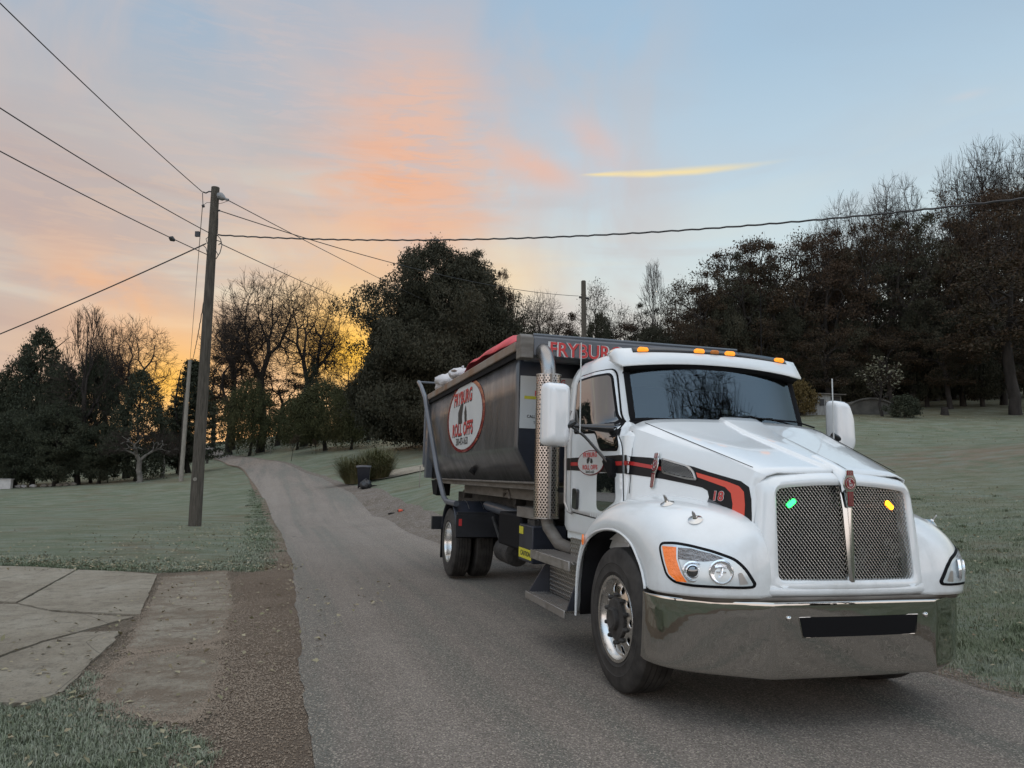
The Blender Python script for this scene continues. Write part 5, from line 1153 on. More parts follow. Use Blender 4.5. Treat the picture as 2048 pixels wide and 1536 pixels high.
win_o = roundpoly([(-1.60, 1.99), (-1.05, 1.97), (-.92, 1.81), (-.56, 1.80), (-.60, 1.90), (-.84, 2.08), (-.985, 2.47), (-1.60, 2.47)], .05)
def off_poly(poly, d_):
    c = Vector((sum(p[0] for p in poly) / len(poly), sum(p[1] for p in poly) / len(poly))); out = []
    n = len(poly)
    ar = sum(poly[i][0] * poly[(i + 1) % n][1] - poly[(i + 1) % n][0] * poly[i][1] for i in range(n)); sg = 1 if ar > 0 else -1
    for i in range(n):
        t = Vector(poly[(i + 1) % n]) - Vector(poly[i - 1]); 
        if t.length < 1e-9: out.append(poly[i]); continue
        t.normalize(); out.append((poly[i][0] + t.y * d_ * sg, poly[i][1] - t.x * d_ * sg))
    return out
def textmesh(txt, size=1.0, bold=.02, xs=1.0):
    cu = bpy.data.curves.new('t', 'FONT'); cu.body = txt; cu.size = size; cu.offset = bold * size; cu.align_x = 'CENTER'; cu.align_y = 'CENTER'; cu.resolution_u = 3; cu.space_character = 1.08 if bold > .02 else 1.0
    o = bpy.data.objects.new('t', cu); me = bpy.data.meshes.new_from_object(o); v = [(p.co.x * xs, p.co.y) for p in me.vertices]; f = [tuple(p.vertices) for p in me.polygons]
    bpy.data.objects.remove(o); bpy.data.curves.remove(cu); bpy.data.meshes.remove(me); return v, f
def lettering(name, mat, items, fn, parent, bold=.02):
    """items: (text, u, v, size, xscale, bold); fn(u, v) -> point"""
    m = MB()
    for it in items:
        txt, u, v, s, xs = it[:5]; bd = it[5] if len(it) > 5 else bold; vv, ff = textmesh(txt, s, bd, xs); m.add([fn(u + a, v + b) for a, b in vv], ff)
    return m.build(name, M[mat], parent, angle=180, recalc=False)
for sd in (-1, 1):
    skin('door_gap', 'seal', off_poly(door_o, .012), cab_y, .003, side=sd)
    DOOR = skin('door', 'white', door_o, cab_y, .012, thick=.010, side=sd)
    skin('window_frame', 'seal', off_poly(win_o, .022), cab_y, .015, DOOR, side=sd, thick=.004)
    skin('window', 'glass_dark', win_o, cab_y, .018, DOOR, side=sd)
    skin('lower_window', 'glass_dark', roundpoly([(-1.0, 1.60), (-.615, 1.60), (-.60, 1.37), (-.88, 1.27), (-1.0, 1.29)], .05), cab_y, .016, DOOR, side=sd)
    tp('door_handle', 'blackgloss', lambda m: m.extr_y(roundpoly([(-1.55, 1.27), (-1.43, 1.26), (-1.415, 1.45), (-1.54, 1.46)], .03), sd * (1.03), sd * (1.055)), parent=DOOR, bevel=.006)
    st = MB()
    skin('stripe', 'stripe', [(-1.65, 1.742), (-.475, 1.745), (-.465, 1.595), (-1.65, 1.625)], cab_y, .0145, DOOR, side=sd)
    skin('red_stripe', 'red', [(-1.65, 1.70), (-.47, 1.694), (-.468, 1.66), (-1.65, 1.668)], cab_y, .0165, DOOR, side=sd)
    skin('stripe', 'stripe', [(-1.9, 1.742), (-1.68, 1.742), (-1.68, 1.625), (-1.88, 1.625)], cab_y, .004, side=sd)
    ov = [(-1.145 + .315 * math.cos(a), 1.69 + .112 * math.sin(a)) for a in np.linspace(0, 2 * math.pi, 40, endpoint=False)]
    ovi = [(-1.145 + .298 * math.cos(a), 1.69 + .104 * math.sin(a)) for a in np.linspace(0, 2 * math.pi, 40, endpoint=False)]
    skin('sign_border', 'darkred', ov, cab_y, .019, DOOR, side=sd); skin('sign', 'signwhite', ovi, cab_y, .0215, DOOR, side=sd)
    fo = lambda u, v: (-1.145 - sd * u, sd * (cab_y(-1.1, 1.69 + v) + .024), 1.69 + v)
    lettering('lettering', 'redlet', [('FRYBURG', -.0, .068, .058, 1.25, .03), ('ROLL OFFS', 0, -.042, .056, 1.2, .03)], fo, DOOR)
    lettering('phone_number', 'signblack', [('330-473-1633', 0, -.082, .032, 1.1, .02)], fo, DOOR)
    tp('emblem', 'signblack', lambda m: [m.add([fo(a, b) for a, b in ((-.07, -.005), (-.075, .03), (-.04, .05), (0, .045), (-.01, .02), (-.035, -.005))], [tuple(range(6))]), m.add([fo(a, b) for a, b in ((.01, .0), (.015, .04), (.05, .035), (.07, .01), (.055, -.008))], [tuple(range(5))])], parent=DOOR)
    # grab rail behind the door and drip rail
    tp('grab_rail', 'dullalu', lambda m: m.tube([(-1.66, sd * 1.03, 2.2), (-1.68, sd * 1.07, 2.1), (-1.68, sd * 1.07, 1.32), (-1.62, sd * 1.06, 1.24), (-1.55, sd * 1.05, 1.225)], .014, 8))
    tp('sill', 'white', lambda m: m.box(-1.86, -.46, sd * .955 - .02, sd * .955 + .02, .97, 1.06), bevel=.01)
tp('cab_floor', 'black', lambda m: m.box(-1.85, -.4, -.93, .93, 1.0, 1.045))

# --- hood
HX = [-.50, -.40, -.25, -.05, .15, .35, .55, .70, .80]
def hood_ring(x):
    yc, zc = yc_(x), zc_(x); wr = max(.05, .17 - .11 * (x + .5) / 1.3); z0 = zc + .065; h = []
    if x > .7: z0 -= .012
    h += [(0, z0), (wr * .7, z0 - .001), (wr, z0 - .006), (wr + .02, z0 - .026), (yc * .6, z0 - .032), (yc * .86, zc + .020), (yc - .025, zc + .004), (yc, zc - .006)]
    for z in np.linspace(zc - .045, 1.18, 8): h.append((hood_y(x, z), float(z)))
    return h
def hood_full(x):
    h = hood_ring(x); return [(x, -y, z) for y, z in reversed(h[1:])] + [(x, y, z) for y, z in h]
def shx(p):  # rear edge sweeps back towards the sides, nose edge leans
    x, y, z = p; k = max(0, (-.05 - x) / .45); fr = max(0, (x - .35) / .45)
    return (x + k * (.10 * (1 - (y / .9) ** 2) - (.0 if z > 1.9 else -.08 * min(1, (1.95 - z) / .5))) - fr * (.035 * (abs(y) / .6) ** 3 if z > zc_(x) - .02 else .06), y, z)
HOOD = tp('hood', 'white', lambda m: m.grid([[shx(p) for p in hood_full(x)] for x in HX]), angle=28, solid=.01)
tp('cowl', 'seal', lambda m: m.grid([[(-.56 + .14 * (1 - (y / .85) ** 2), y, 2.03 - .02 * (y / .85) ** 2), (-.73 + .13 * (1 - (y / .85) ** 2), y, 2.05)] for y in np.linspace(-.85, .85, 15)]), solid=.02)
# nose shell around the grille
def rr(hb, ht, z0, z1, r, x, arch=0.0, n=8, leanx=0.0):
    P = roundpoly([(-hb, z0), (hb, z0), (ht, z1), (-ht, z1)], r, n); Q = dens(P, .05)
    return P
def nose_ring(hb, ht, z0, z1, r, x, arch, lean=.04):
    P = []; c = [(-hb, z0), (hb, z0), (ht, z1), (-ht, z1)]; n = 4
    for i in range(4):
        p = Vector(c[i]); a = Vector(c[i - 1]) - p; b = Vector(c[(i + 1) % 4]) - p; A, B = p + a.normalized() * r, p + b.normalized() * r
        for j in range(7): t = j / 6; P.append(A * (1 - t) ** 2 + p * 2 * t * (1 - t) + B * t * t)
        N = Vector(c[(i + 1) % 4]); e = N - b.normalized() * r
        for j in range(1, 9): P.append(B.lerp(e, j / 9))
    out = []
    for p in P:
        k = max(0, (p.y - z0) / (z1 - z0)); zz = p.y + arch * k ** 4 * (1 - (p.x / ht) ** 2); out.append((x - lean * k + .035 * (1 - (p.x / hb) ** 2), p.x, zz))
    return out
NR = [nose_ring(.668, .578, .85, 1.600, .03, .56, .05), nose_ring(.676, .586, .85, 1.598, .03, .66, .055), nose_ring(.685, .60, .84, 1.595, .10, .66, .055), nose_ring(.680, .595, .84, 1.59, .10, .76, .055), nose_ring(.665, .58, .845, 1.575, .10, .815, .05), nose_ring(.63, .55, .86, 1.555, .09, .845, .045), nose_ring(.58, .535, .885, 1.54, .07, .86, .04),
      nose_ring(.55, .525, .915, 1.525, .055, .858, .035), nose_ring(.535, .515, .928, 1.512, .05, .85, .035), nose_ring(.53, .51, .933, 1.507, .05, .80, .035)]
NOSE = tp('grille_surround', 'white', lambda m: m.grid([r + [r[0]] for r in NR]), angle=50)
def surf_x(y, z): k = (z - .93) / .58; return .835 - .04 * k + .03 * (1 - (y / .55) ** 2)
tp('grille_gap', 'seal', lambda m: m.tube([Vector(p) + Vector((.0, 0, 0)) for p in nose_ring(.684, .599, .84, 1.594, .10, .715, .055)] , .004, 5, caps=False), parent=NOSE)
# mesh: woven diamonds clipped to the opening
op = np.array([(p[1], p[2]) for p in NR[8]])
def clipseg(p, q):
    ts = [0.0, 1.0]; d_ = q - p
    for i in range(len(op)):
        a, b = op[i], op[(i + 1) % len(op)]; e = b - a; den = d_[0] * e[1] - d_[1] * e[0]
        if abs(den) < 1e-12: continue
        w = a - p; t = (w[0] * e[1] - w[1] * e[0]) / den; s = (w[0] * d_[1] - w[1] * d_[0]) / den
        if 0 <= s <= 1 and 0 < t < 1: ts.append(t)
    ts.sort(); out = []
    for t0, t1 in zip(ts, ts[1:]):
        m_ = p + d_ * (t0 + t1) / 2
        if t1 - t0 > 1e-4 and inpoly(m_[None], op)[0]: out.append((p + d_ * t0, p + d_ * t1))
    return out
def meshgrille(m):
    stp = .0255; sl = 1.25
    for sg in (1, -1):
        for c in np.arange(-2.2, 2.2, stp):
            p = np.array([c - 1 * sg, 1.22 - sl]); q = np.array([c + 1 * sg, 1.22 + sl])
            for a, b in clipseg(p, q):
                L = np.linalg.norm(b - a); n = max(1, int(L / .25))
                pts = [(surf_x(*(a + (b - a) * i / n)) + .002 * sg, *(a + (b - a) * i / n)) for i in range(n + 1)]; m.tube(pts, 0.0021, 4, caps=False)
tp('grille_mesh', 'polished', meshgrille, parent=NOSE)
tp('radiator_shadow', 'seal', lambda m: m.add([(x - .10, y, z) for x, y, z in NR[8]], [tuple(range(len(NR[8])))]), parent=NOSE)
for y, z, mt, a in ((-.405, 1.42, 'green_on', .65), (.375, 1.42, 'amber_on', -.75)):
    o = tp('strobe_light', mt, lambda m: m.extr_x(roundpoly([(-.036, -.016), (.036, -.016), (.036, .016), (-.036, .016)], .015), -.004, .004), parent=NOSE); o.location = (surf_x(y, z) + .004, y, z); o.rotation_euler = (a if y < 0 else a, 0, 0)
# centre bar with badge
def bar(m):
    R = []
    for z, w, o_ in ((1.60, .055, .0), (1.52, .046, .022), (1.40, .042, .034), (1.2, .036, .034), (1.0, .030, .03), (.92, .026, .026), (.885, .012, .012)):
        x = surf_x(0, min(z, 1.53)) + o_; R.append([(x - .04, -w, z), (x - .008, -w * .9, z), (x, -w * .4, z), (x, w * .4, z), (x - .008, w * .9, z), (x - .04, w, z)])
    m.grid(R)
tp('grille_bar', 'chrome', bar, parent=NOSE, angle=50)
tp('nose_crest', 'white', lambda m: m.grid([[(x, -w, z), (x + .012, -w * .8, z + .018), (x + .016, 0, z + .026), (x + .012, w * .8, z + .018), (x, w, z)] for x, w, z in ((.55, .05, zc_(.55) + .05), (.70, .058, zc_(.70) + .045), (.80, .062, 1.635), (.845, .060, 1.595), (.868, .055, 1.55), (.872, .05, 1.50))]), parent=NOSE, angle=60)
def badge(parent, F, s=1.0):
    """badge: F(u, v, w) -> point ; u across, v up, w out"""
    ring = lambda r, cz, n=24: [(r * math.cos(a), cz + r * math.sin(a)) for a in np.linspace(0, 2 * math.pi, n, endpoint=False)]
    base = roundpoly([(-.024, -.135), (.024, -.135), (.028, -.03), (.05, .0), (.05, .05), (.03, .085), (.03, .115), (-.03, .115), (-.03, .085), (-.05, .05), (-.05, .0), (-.028, -.03)], .02)
    def pl(m, poly, w0, w1): m.prism([(a * s, b * s) for a, b in poly], lambda u, v: F(u, v, w0), lambda u, v: F(u, v, w1))
    B = tp('badge', 'chrome', lambda m: pl(m, base, 0, .008), parent=parent if parent else None, bevel=.002)
    # sub parts would exceed the depth, so the enamel stays with the same parent
    tp('badge_enamel', 'darkred', lambda m: [pl(m, ring(.040, .025), .008, .0105), pl(m, [(-.022, .078), (.022, .078), (.024, .108), (-.024, .108)], .008, .0105), pl(m, [(-.019, -.125), (.019, -.125), (.022, -.03), (-.022, -.03)], .008, .0105)], parent=parent)
    tp('badge_ring', 'chrome', lambda m: m.tube([F(.032 * s * math.cos(a), (.025 + .032 * math.sin(a)) * s, .011) for a in np.linspace(0, 2 * math.pi, 28)], .0016, 5), parent=parent)
    tp('badge_lines', 'chrome', lambda m: [pl(m, [(x - .0012, z0), (x + .0012, z0), (x + .0012, z1), (x - .0012, z1)], .0105, .012) for x, z0, z1 in ((-.010, -.12, -.035), (0, -.12, -.035), (.010, -.12, -.035), (-.012, .08, .105), (0, .08, .105), (.012, .08, .105))], parent=parent)
    lettering('badge_lettering', 'signwhite', [('K', -.004 * s, .038 * s, .030 * s, 1.0, .02), ('W', .004 * s, .012 * s, .030 * s, 1.0, .02)], lambda u, v: F(u, v, .0118), parent)
badge(NOSE, lambda u, v, w: (.880 + w + .003, u, 1.535 + v), 1.0)

# swoosh, number and side vent on the hood
bpy.context.view_layer.update()
def _bv(o):
    g_ = bpy.context.evaluated_depsgraph_get(); ev = o.evaluated_get(g_); me = ev.to_mesh(); bv = BVHTree.FromPolygons([v.co.copy() for v in me.vertices], [tuple(p.vertices) for p in me.polygons]); ev.to_mesh_clear(); return bv
BH = _bv(HOOD); BC = _bv(CAB)
def hf(x, z):
    best = None
    for bv in (BH, BC):
        h_ = bv.ray_cast(Vector((x, -3, z)), Vector((0, 1, 0)))
        if h_[0] is not None and -h_[0].y > .3: best = max(best or 0, -h_[0].y)
    return best if best is not None else hood_y(x, z)
sw_top = [(-.445, 1.735), (-.229, 1.722), (-.103, 1.705), (.182, 1.653), (.317, 1.618), (.487, 1.58), (.595, 1.556), (.665, 1.518), (.70, 1.437), (.725, 1.324), (.735, 1.235), (.68, 1.25)]
sw_bot = [(.66, 1.225), (.337, 1.356), (.350, 1.40), (.359, 1.439), (.339, 1.483), (.29, 1.504), (.121, 1.531), (-.089, 1.56), (-.352, 1.585), (-.44, 1.592)]
for sd in (-1, 1):
    skin('stripe', 'stripe', sw_top + sw_bot, hf, .003, HOOD, side=sd, step=.04)
    skin('stripe', 'stripe', [(-.455, 1.745), (-.405, 1.742), (-.405, 1.592), (-.450, 1.596)], lambda x, z: 1.016, .004, side=sd)
    skin('red_stripe', 'red', [(-.455, 1.697), (-.40, 1.694), (-.40, 1.66), (-.455, 1.662)], lambda x, z: 1.016, .007, side=sd)
    skin('red_stripe', 'red', [(-.44, 1.697), (-.112, 1.652), (-.106, 1.623), (-.44, 1.668)], hf, .0055, HOOD, side=sd, step=.04)
    skin('red_stripe', 'redor', [(.215, 1.612), (.326, 1.588), (.494, 1.550), (.590, 1.522), (.635, 1.485), (.658, 1.40), (.675, 1.235), (.655, 1.222), (.337, 1.350), (.335, 1.362), (.565, 1.334), (.562, 1.40), (.535, 1.473), (.482, 1.512), (.235, 1.578)], hf, .0055, HOOD, side=sd, step=.04)
    skin('grey_wedge', 'greyvinyl', [(.362, 1.43), (.568, 1.352), (.555, 1.338), (.345, 1.360)], hf, .007, HOOD, side=sd, step=.04)
    nf = lambda u, v: (.437 - sd * u, sd * (hf(.437 - sd * u, 1.447 + v) + .008), 1.447 + v)
    lettering('number_outline', 'signwhite', [('18', 0, 0, .088, 1.05, .055)], nf, HOOD); lettering('number', 'red', [('18', 0, 0, .088, 1.05, .022)], lambda u, v: tuple(a + b for a, b in zip(nf(u, v), (0, sd * .002, 0))), HOOD)
    vp = roundpoly([(-.112, 1.722), (.145, 1.662), (.203, 1.621), (.242, 1.555), (.136, 1.562), (-.085, 1.603)], .02)
    skin('side_vent', 'dullalu', vp, hf, .018, HOOD, side=sd, thick=.016, step=.04); 
    def ventwires(m):
        arr = np.array(off_poly(vp, -.012))
        for sg in (1, -1):
            for c in np.arange(-.6, .8, .014):
                for j in range(24):
                    z = 1.54 + j * .0085; x = c + sg * (z - 1.62) * .9
                    if inpoly(np.array([[x, z]]), arr)[0] and inpoly(np.array([[x + sg * .0085 * .9, z + .0085]]), arr)[0]:
                        m.tube([(x, sd * (hf(x, z) + .0195), z), (x + sg * .0085 * .9, sd * (hf(x, z + .0085) + .0195), z + .0085)], .0018, 3, caps=False)
    skin('vent_recess', 'seal', off_poly(vp, -.012), hf, .0186, HOOD, side=sd, step=.04); tp('vent_mesh', 'dullalu', ventwires, parent=HOOD)
    by = lambda u, v, w: (-.168 - sd * u - .12 * v * 0, sd * (hf(-.168, 1.64 + v) + .006 + w), 1.635 + v)
    badge(HOOD, by, 1.1)
for s in (-1, 1): tp('hood_seam', 'seal', lambda m: m.tube([(x, s * (yc_(x) - .008), zc_(x) + .0035) for x in np.linspace(-.45, .66, 12)], .003, 4), parent=HOOD)
for s in (-1, 1): tp('hood_gap', 'seal', lambda m: m.tube([(x_, s * (hf(x_ + .012, z_) + .001), z_) for x_, z_ in ((-.475, 1.94), (-.44, 1.85), (-.415, 1.70), (-.405, 1.56), (-.405, 1.44))], .005, 5), parent=HOOD)

# --- fenders (left one modelled, right one mirrored)
FS = [
 [(-1.00, -1.19, .40), (-1.03, -1.215, .40), (-1.07, -1.17, .41), (-1.08, -1.08, .42), (-1.08, -1.00, .43)],
 [(-.985, -1.20, .66), (-1.02, -1.22, .67), (-1.06, -1.18, .69), (-1.07, -1.08, .70), (-1.07, -1.00, .71)],
 [(-.93, -1.20, .88), (-.97, -1.22, .90), (-1.01, -1.18, .95), (-1.02, -1.08, .97), (-1.02, -.99, .98)],
 [(-.79, -1.20, 1.045), (-.82, -1.225, 1.09), (-.85, -1.17, 1.17), (-.86, -1.07, 1.20), (-.86, -.97, 1.21)],
 [(-.52, -1.20, 1.14), (-.53, -1.23, 1.20), (-.54, -1.17, 1.31), (-.53, -1.06, 1.375), (-.52, -.95, 1.39)],
 [(-.20, -1.20, 1.165), (-.18, -1.23, 1.24), (-.16, -1.15, 1.37), (-.13, -1.02, 1.435), (-.12, -.90, 1.46)],
 [(.06, -1.20, 1.10), (.12, -1.23, 1.19), (.19, -1.15, 1.335), (.25, -1.00, 1.40), (.28, -.82, 1.43)],
 [(.20, -1.20, .99), (.33, -1.23, 1.13), (.48, -1.13, 1.265), (.58, -.93, 1.33), (.63, -.72, 1.37)],
 [(.255, -1.20, .925), (.44, -1.225, 1.05), (.67, -1.11, 1.155), (.80, -.88, 1.215), (.82, -.66, 1.27)],
 [(.285, -1.20, .87), (.49, -1.225, .96), (.74, -1.10, 1.03), (.865, -.87, 1.07), (.865, -.655, 1.10)],
 [(.30, -1.20, .835), (.50, -1.225, .87), (.755, -1.10, .91), (.885, -.87, .93), (.88, -.655, .93)],
 [(.305, -1.195, .81), (.50, -1.215, .815), (.75, -1.09, .82), (.88, -.86, .825), (.875, -.655, .825)]]
FND = []
for sd in (-1, 1):
    o = tp('fender', 'white', lambda m: m.grid([[(x, y * (1 if sd < 0 else -1), z) for x, y, z in r + [(r[-1][0] - .05, r[-1][1] + .14, r[-1][2] - .01)]] for r in FS]), sub=2, solid=.012)
    o.modifiers.move(1, 0) if False else None
    FND.append(o)
    tp('wheel_arch_liner', 'seal', lambda m: m.grid([[(r[0][0] * .985 - .01, sd * 1.17, r[0][2] + .01), (r[0][0] * .97, sd * .75, r[0][2] + .02)] for r in FS if r[0][2] > .39]), angle=80, solid=.01)
bpy.context.view_layer.update()
dg = bpy.context.evaluated_depsgraph_get()
def bvh_of(o):
    ev = o.evaluated_get(dg); me = ev.to_mesh(); bv = BVHTree.FromPolygons([v.co.copy() for v in me.vertices], [tuple(p.vertices) for p in me.polygons]); ev.to_mesh_clear(); return bv
BF = {-1: bvh_of(FND[0]), 1: bvh_of(FND[1])}
S2 = math.sqrt(.5)
def fproj(sd, q, z, off):
    # q runs inwards across the front corner, in truck axes at 45 degrees
    O_ = Vector((q * S2, sd * -q * S2, z)) + Vector((S2, sd * S2, 0)) * 2.5
    hit = BF[sd].ray_cast(O_, Vector((-S2, -sd * S2, 0)))
    if hit[0] is None: return Vector((q * S2, -sd * q * S2, z)) + Vector((S2, sd * S2, 0)) * (1.13 + off)
    return hit[0] + Vector((S2, sd * S2, 0)) * off
def fskin(name, mat, poly, sd, off, parent, step=.03, thick=0, bulge_=0.0, zs=None):
    v, f = fillmesh(poly, step); cq = sum(p[0] for p in poly) / len(poly); cz = sum(p[1] for p in poly) / len(poly)
    m = MB(); m.add([fproj(sd, q, z, off) for q, z in v], f); o = m.build(name, M[mat], parent, angle=70, recalc=False)
    bm = bmesh.new(); bm.from_mesh(o.data); bmesh.ops.recalc_face_normals(bm, faces=bm.faces)
    if sum((fc.normal.x + sd * fc.normal.y) * fc.calc_area() for fc in bm.faces) < 0: bmesh.ops.reverse_faces(bm, faces=bm.faces)
    bm.to_mesh(o.data); bm.free()
    if thick: md = o.modifiers.new('t', 'SOLIDIFY'); md.thickness = thick; md.offset = -1
    return o
hl = roundpoly([(-.505, 1.13), (-.388, 1.142), (-.272, 1.133), (-.131, 1.107), (-.001, 1.065), (.06, 1.005), (.107, .915), (.10, .897), (.056, .893), (-.10, .893), (-.272, .890), (-.376, .901), (-.43, .935), (-.473, 1.032)], .045, 6)
amb = [(-.477, 1.115), (-.367, 1.118), (-.359, 1.044), (-.324, .963), (-.280, .906), (-.355, .906), (-.413, .946), (-.447, 1.024)]
for sd in (-1, 1):
    HL = fskin('headlight', 'seal', off_poly(hl, .009), sd, .006, TK, thick=.02)
    if sd > 0: HL['label'] = 'far headlight, clear lens seen edge on'
    fskin('reflector', 'lens_pale', off_poly(hl, -.008), sd, .009, HL)
    fskin('indicator', 'amberlens', amb, sd, .013, HL)
    fskin('daytime_lamp', 'lens_ribbed', [(-.355, 1.116), (-.270, 1.118), (-.131, 1.093), (-.06, 1.07), (-.115, 1.052), (-.18, 1.042), (-.351, 1.045)], sd, .012, HL)
    fskin('indicator_edge', 'lens_pale', [(-.367, 1.120), (-.355, 1.120), (-.349, 1.044), (-.314, .963), (-.268, .906), (-.280, .904), (-.324, .963), (-.359, 1.044)], sd, .016, HL)
    for q, z, r_, mt in ((-.248, .978, .062, 'proj'), (-.076, .985, .073, 'bulb')):
        c0 = fproj(sd, q, z, .008 if sd < 0 else -.006); ax_ = Vector((.93, sd * .36, 0)).normalized() if sd < 0 else Vector((S2, S2 * 1.3, 0)).normalized()
        m1 = MB()
        if mt == 'proj': prof = [(r_, -.005), (r_ + .004, .012), (r_ * .93, .016), (r_ * .90, .004), (r_ * .72, -.002), (r_ * .70, .016), (r_ * .62, .018), (r_ * .58, .006)]
        else: prof = [(r_, -.005), (r_ + .004, .012), (r_ * .94, .016), (r_ * .90, .004), (r_ * .5, -.004), (0.0, -.006)]
        m1.lathe(prof, (0, 0, 0), 'x', 32); o = m1.build('lamp_ring', M['lens_mirror'], HL); o.location = c0; o.rotation_euler = (0, 0, math.atan2(ax_.y, ax_.x))
        m2 = MB()
        if mt == 'proj': m2.lathe([(r_ * .6, .004), (r_ * .5, .018), (r_ * .25, .026), (0, .028)], (0, 0, 0), 'x', 24); o = m2.build('projector_lens', M['glass_dark'], HL)
        else:
            m2.box(-.004, .012, -.03, .03, -.006, .004); m2.tube([(.0, -.01, -.03), (.014, .0, -.02), (.0, .01, .03)], .009, 6); m2.tube([(0, -.035, .03), (.012, 0, .036), (0, .03, .03)], .01, 6); o = m2.build('bulb_shade', M['lens_mirror'], HL)
        o.location = c0; o.rotation_euler = (0, 0, math.atan2(ax_.y, ax_.x))
    fskin('side_light', 'dullalu', roundpoly([(.03, .91), (.075, .915), (.04, .985), (.02, .98)], .008), sd, .012, HL)
    # round mirror mounts on the fender top
    for x_, y_ in ((.238, 1.0), (.573, 1.0 - .03)):
        h_ = BF[sd].ray_cast(Vector((x_, sd * y_, 3)), Vector((0, 0, -1))); c0 = h_[0] if h_[0] else Vector((x_, sd * y_, 1.35))
        c0 = c0 + Vector((0, 0, -.002)); o = tp('fender_cap', 'chrome', lambda m: m.lathe([(.048, 0), (.05, .006), (.03, .014), (.018, .02), (.014, .03), (0, .032)], (0, 0, 0), 'z', 24)); o.location = c0; o.rotation_euler = (h_[1] if h_[1] else Vector((0, 0, 1))).to_track_quat('Z', 'Y').to_euler()
        tp('fin', 'dullalu', lambda m: m.extr_y(roundpoly([(-.012, .01), (.014, .01), (.004, .055), (-.012, .075), (-.016, .06)], .005), -.004, .004), parent=o)
    # reflector on the rear of the fender
    tp('side_marker', 'amberlens', lambda m: m.lathe([(0, 0), (.03, 0), (.028, .012), (0, .016)], (0, 0, 0), 'x', 14)).matrix_local = Matrix.Translation((-.80, sd * 1.225, 1.045)) @ Matrix.Rotation(sd * 1.75, 4, 'Z') @ Matrix.Diagonal((1, .6, 1.5, 1))
    tp('fender_trim', 'white', lambda m: m.tube([(p_[0] - .002, sd * 1.205, p_[1]) for p_ in catmull([(r[0][0], r[0][2]) for r in FS], 6)], .010, 8))

# valance between bumper and grille
tp('valance', 'taupe', lambda m: m.grid([[(x, y, .825), (x - .012, y, .79)] for x, y in ((.42, -1.17), (.66, -1.10), (.80, -.95), (.87, -.66), (.89, -.3), (.895, 0), (.89, .3), (.87, .66), (.80, .95), (.66, 1.10), (.42, 1.17))]), angle=60, solid=.01)
tp('lower_panel', 'white', lambda m: m.grid([[(x, y, .90), (x + .004, y, .855), (x - .01, y, .825)] for x, y in ((.845, -.67), (.868, -.5), (.885, -.2), (.887, 0), (.885, .2), (.868, .5), (.845, .67))]), angle=60, solid=.01)

# --- bumper
BP = [(.33, -1.235, .798, .362), (.40, -1.245, .80, .352), (.55, -1.195, .80, .342), (.70, -1.05, .803, .336), (.84, -.80, .806, .332), (.918, -.655, .808, .330), (.928, -.632, .808, .330), (.933, -.61, .808, .330), (.950, -.3, .812, .332), (.956, 0, .812, .332)]
BP = BP + [(x, -y, zt, zb) for x, y, zt, zb in reversed(BP[:-1])]
def bump_surf(m):
    slit = [(-.455, .715), (.455, .715), (.43, .598), (-.43, .598)]
    rows = []
    for (x, y, zt, zb) in BP:
        rows.append([(x - .028, y * .985, zt - .004), (x - .006, y, zt), (x + .002, y, zt - .010)] + [(x + .004 - .030 * k ** 1.5, y, zt + (zb - zt) * k) for k in (.2, .22, .47, .49, .75, .96)] + [(x - .034, y, zb), (x - .06, y * .985, zb + .003)])
    m.grid(rows)
BUM = tp('bumper', 'bumperchrome', bump_surf, angle=60, sub=0)
BUM.modifiers.new('s', 'SUBSURF').levels = 2; BUM.modifiers['s'].render_levels = 3
for p in BUM.data.polygons: p.use_smooth = True
bpy.context.view_layer.update(); dg = bpy.context.evaluated_depsgraph_get(); BB = bvh_of(BUM)
def bproj(y, z, off):
    h_ = BB.ray_cast(Vector((3, y, z)), Vector((-1, 0, 0))); return (h_[0] if h_[0] else Vector((.95, y, z))) + Vector((off, 0, 0))
v_, f_ = fillmesh(roundpoly([(-.46, .716), (.455, .716), (.445, .60), (.42, .592), (-.425, .592)], .015), .05)
tp('bumper_slot', 'seal', lambda m: m.add([bproj(a, b, .0025) for a, b in v_], f_), parent=BUM)
tp('slot_lip', 'bumperchrome', lambda m: m.tube([bproj(a, b, .001) for a, b in [(-.46, .716), (.455, .716), (.43, .592), (-.43, .592), (-.46, .716)]], .004, 6), parent=BUM)
for y in (-.53, .525): o = tp('bumper_bolt', 'chrome', lambda m: m.lathe([(.018, 0), (.016, .008), (.008, .014), (0, .016)], (0, 0, 0), 'x', 12), parent=BUM); o.location = bproj(y, .71, 0)
tp('bumper_bracket', 'black', lambda m: [m.box(.30, .9, -.45, -.36, .45, .75), m.box(.30, .9, .36, .45, .45, .75), m.box(.80, .84, -.5, .5, .45, .78), m.box(.45, .82, -.72, .72, .755, .79), m.box(.36, .45, -1.16, -1.05, .79, .81)])

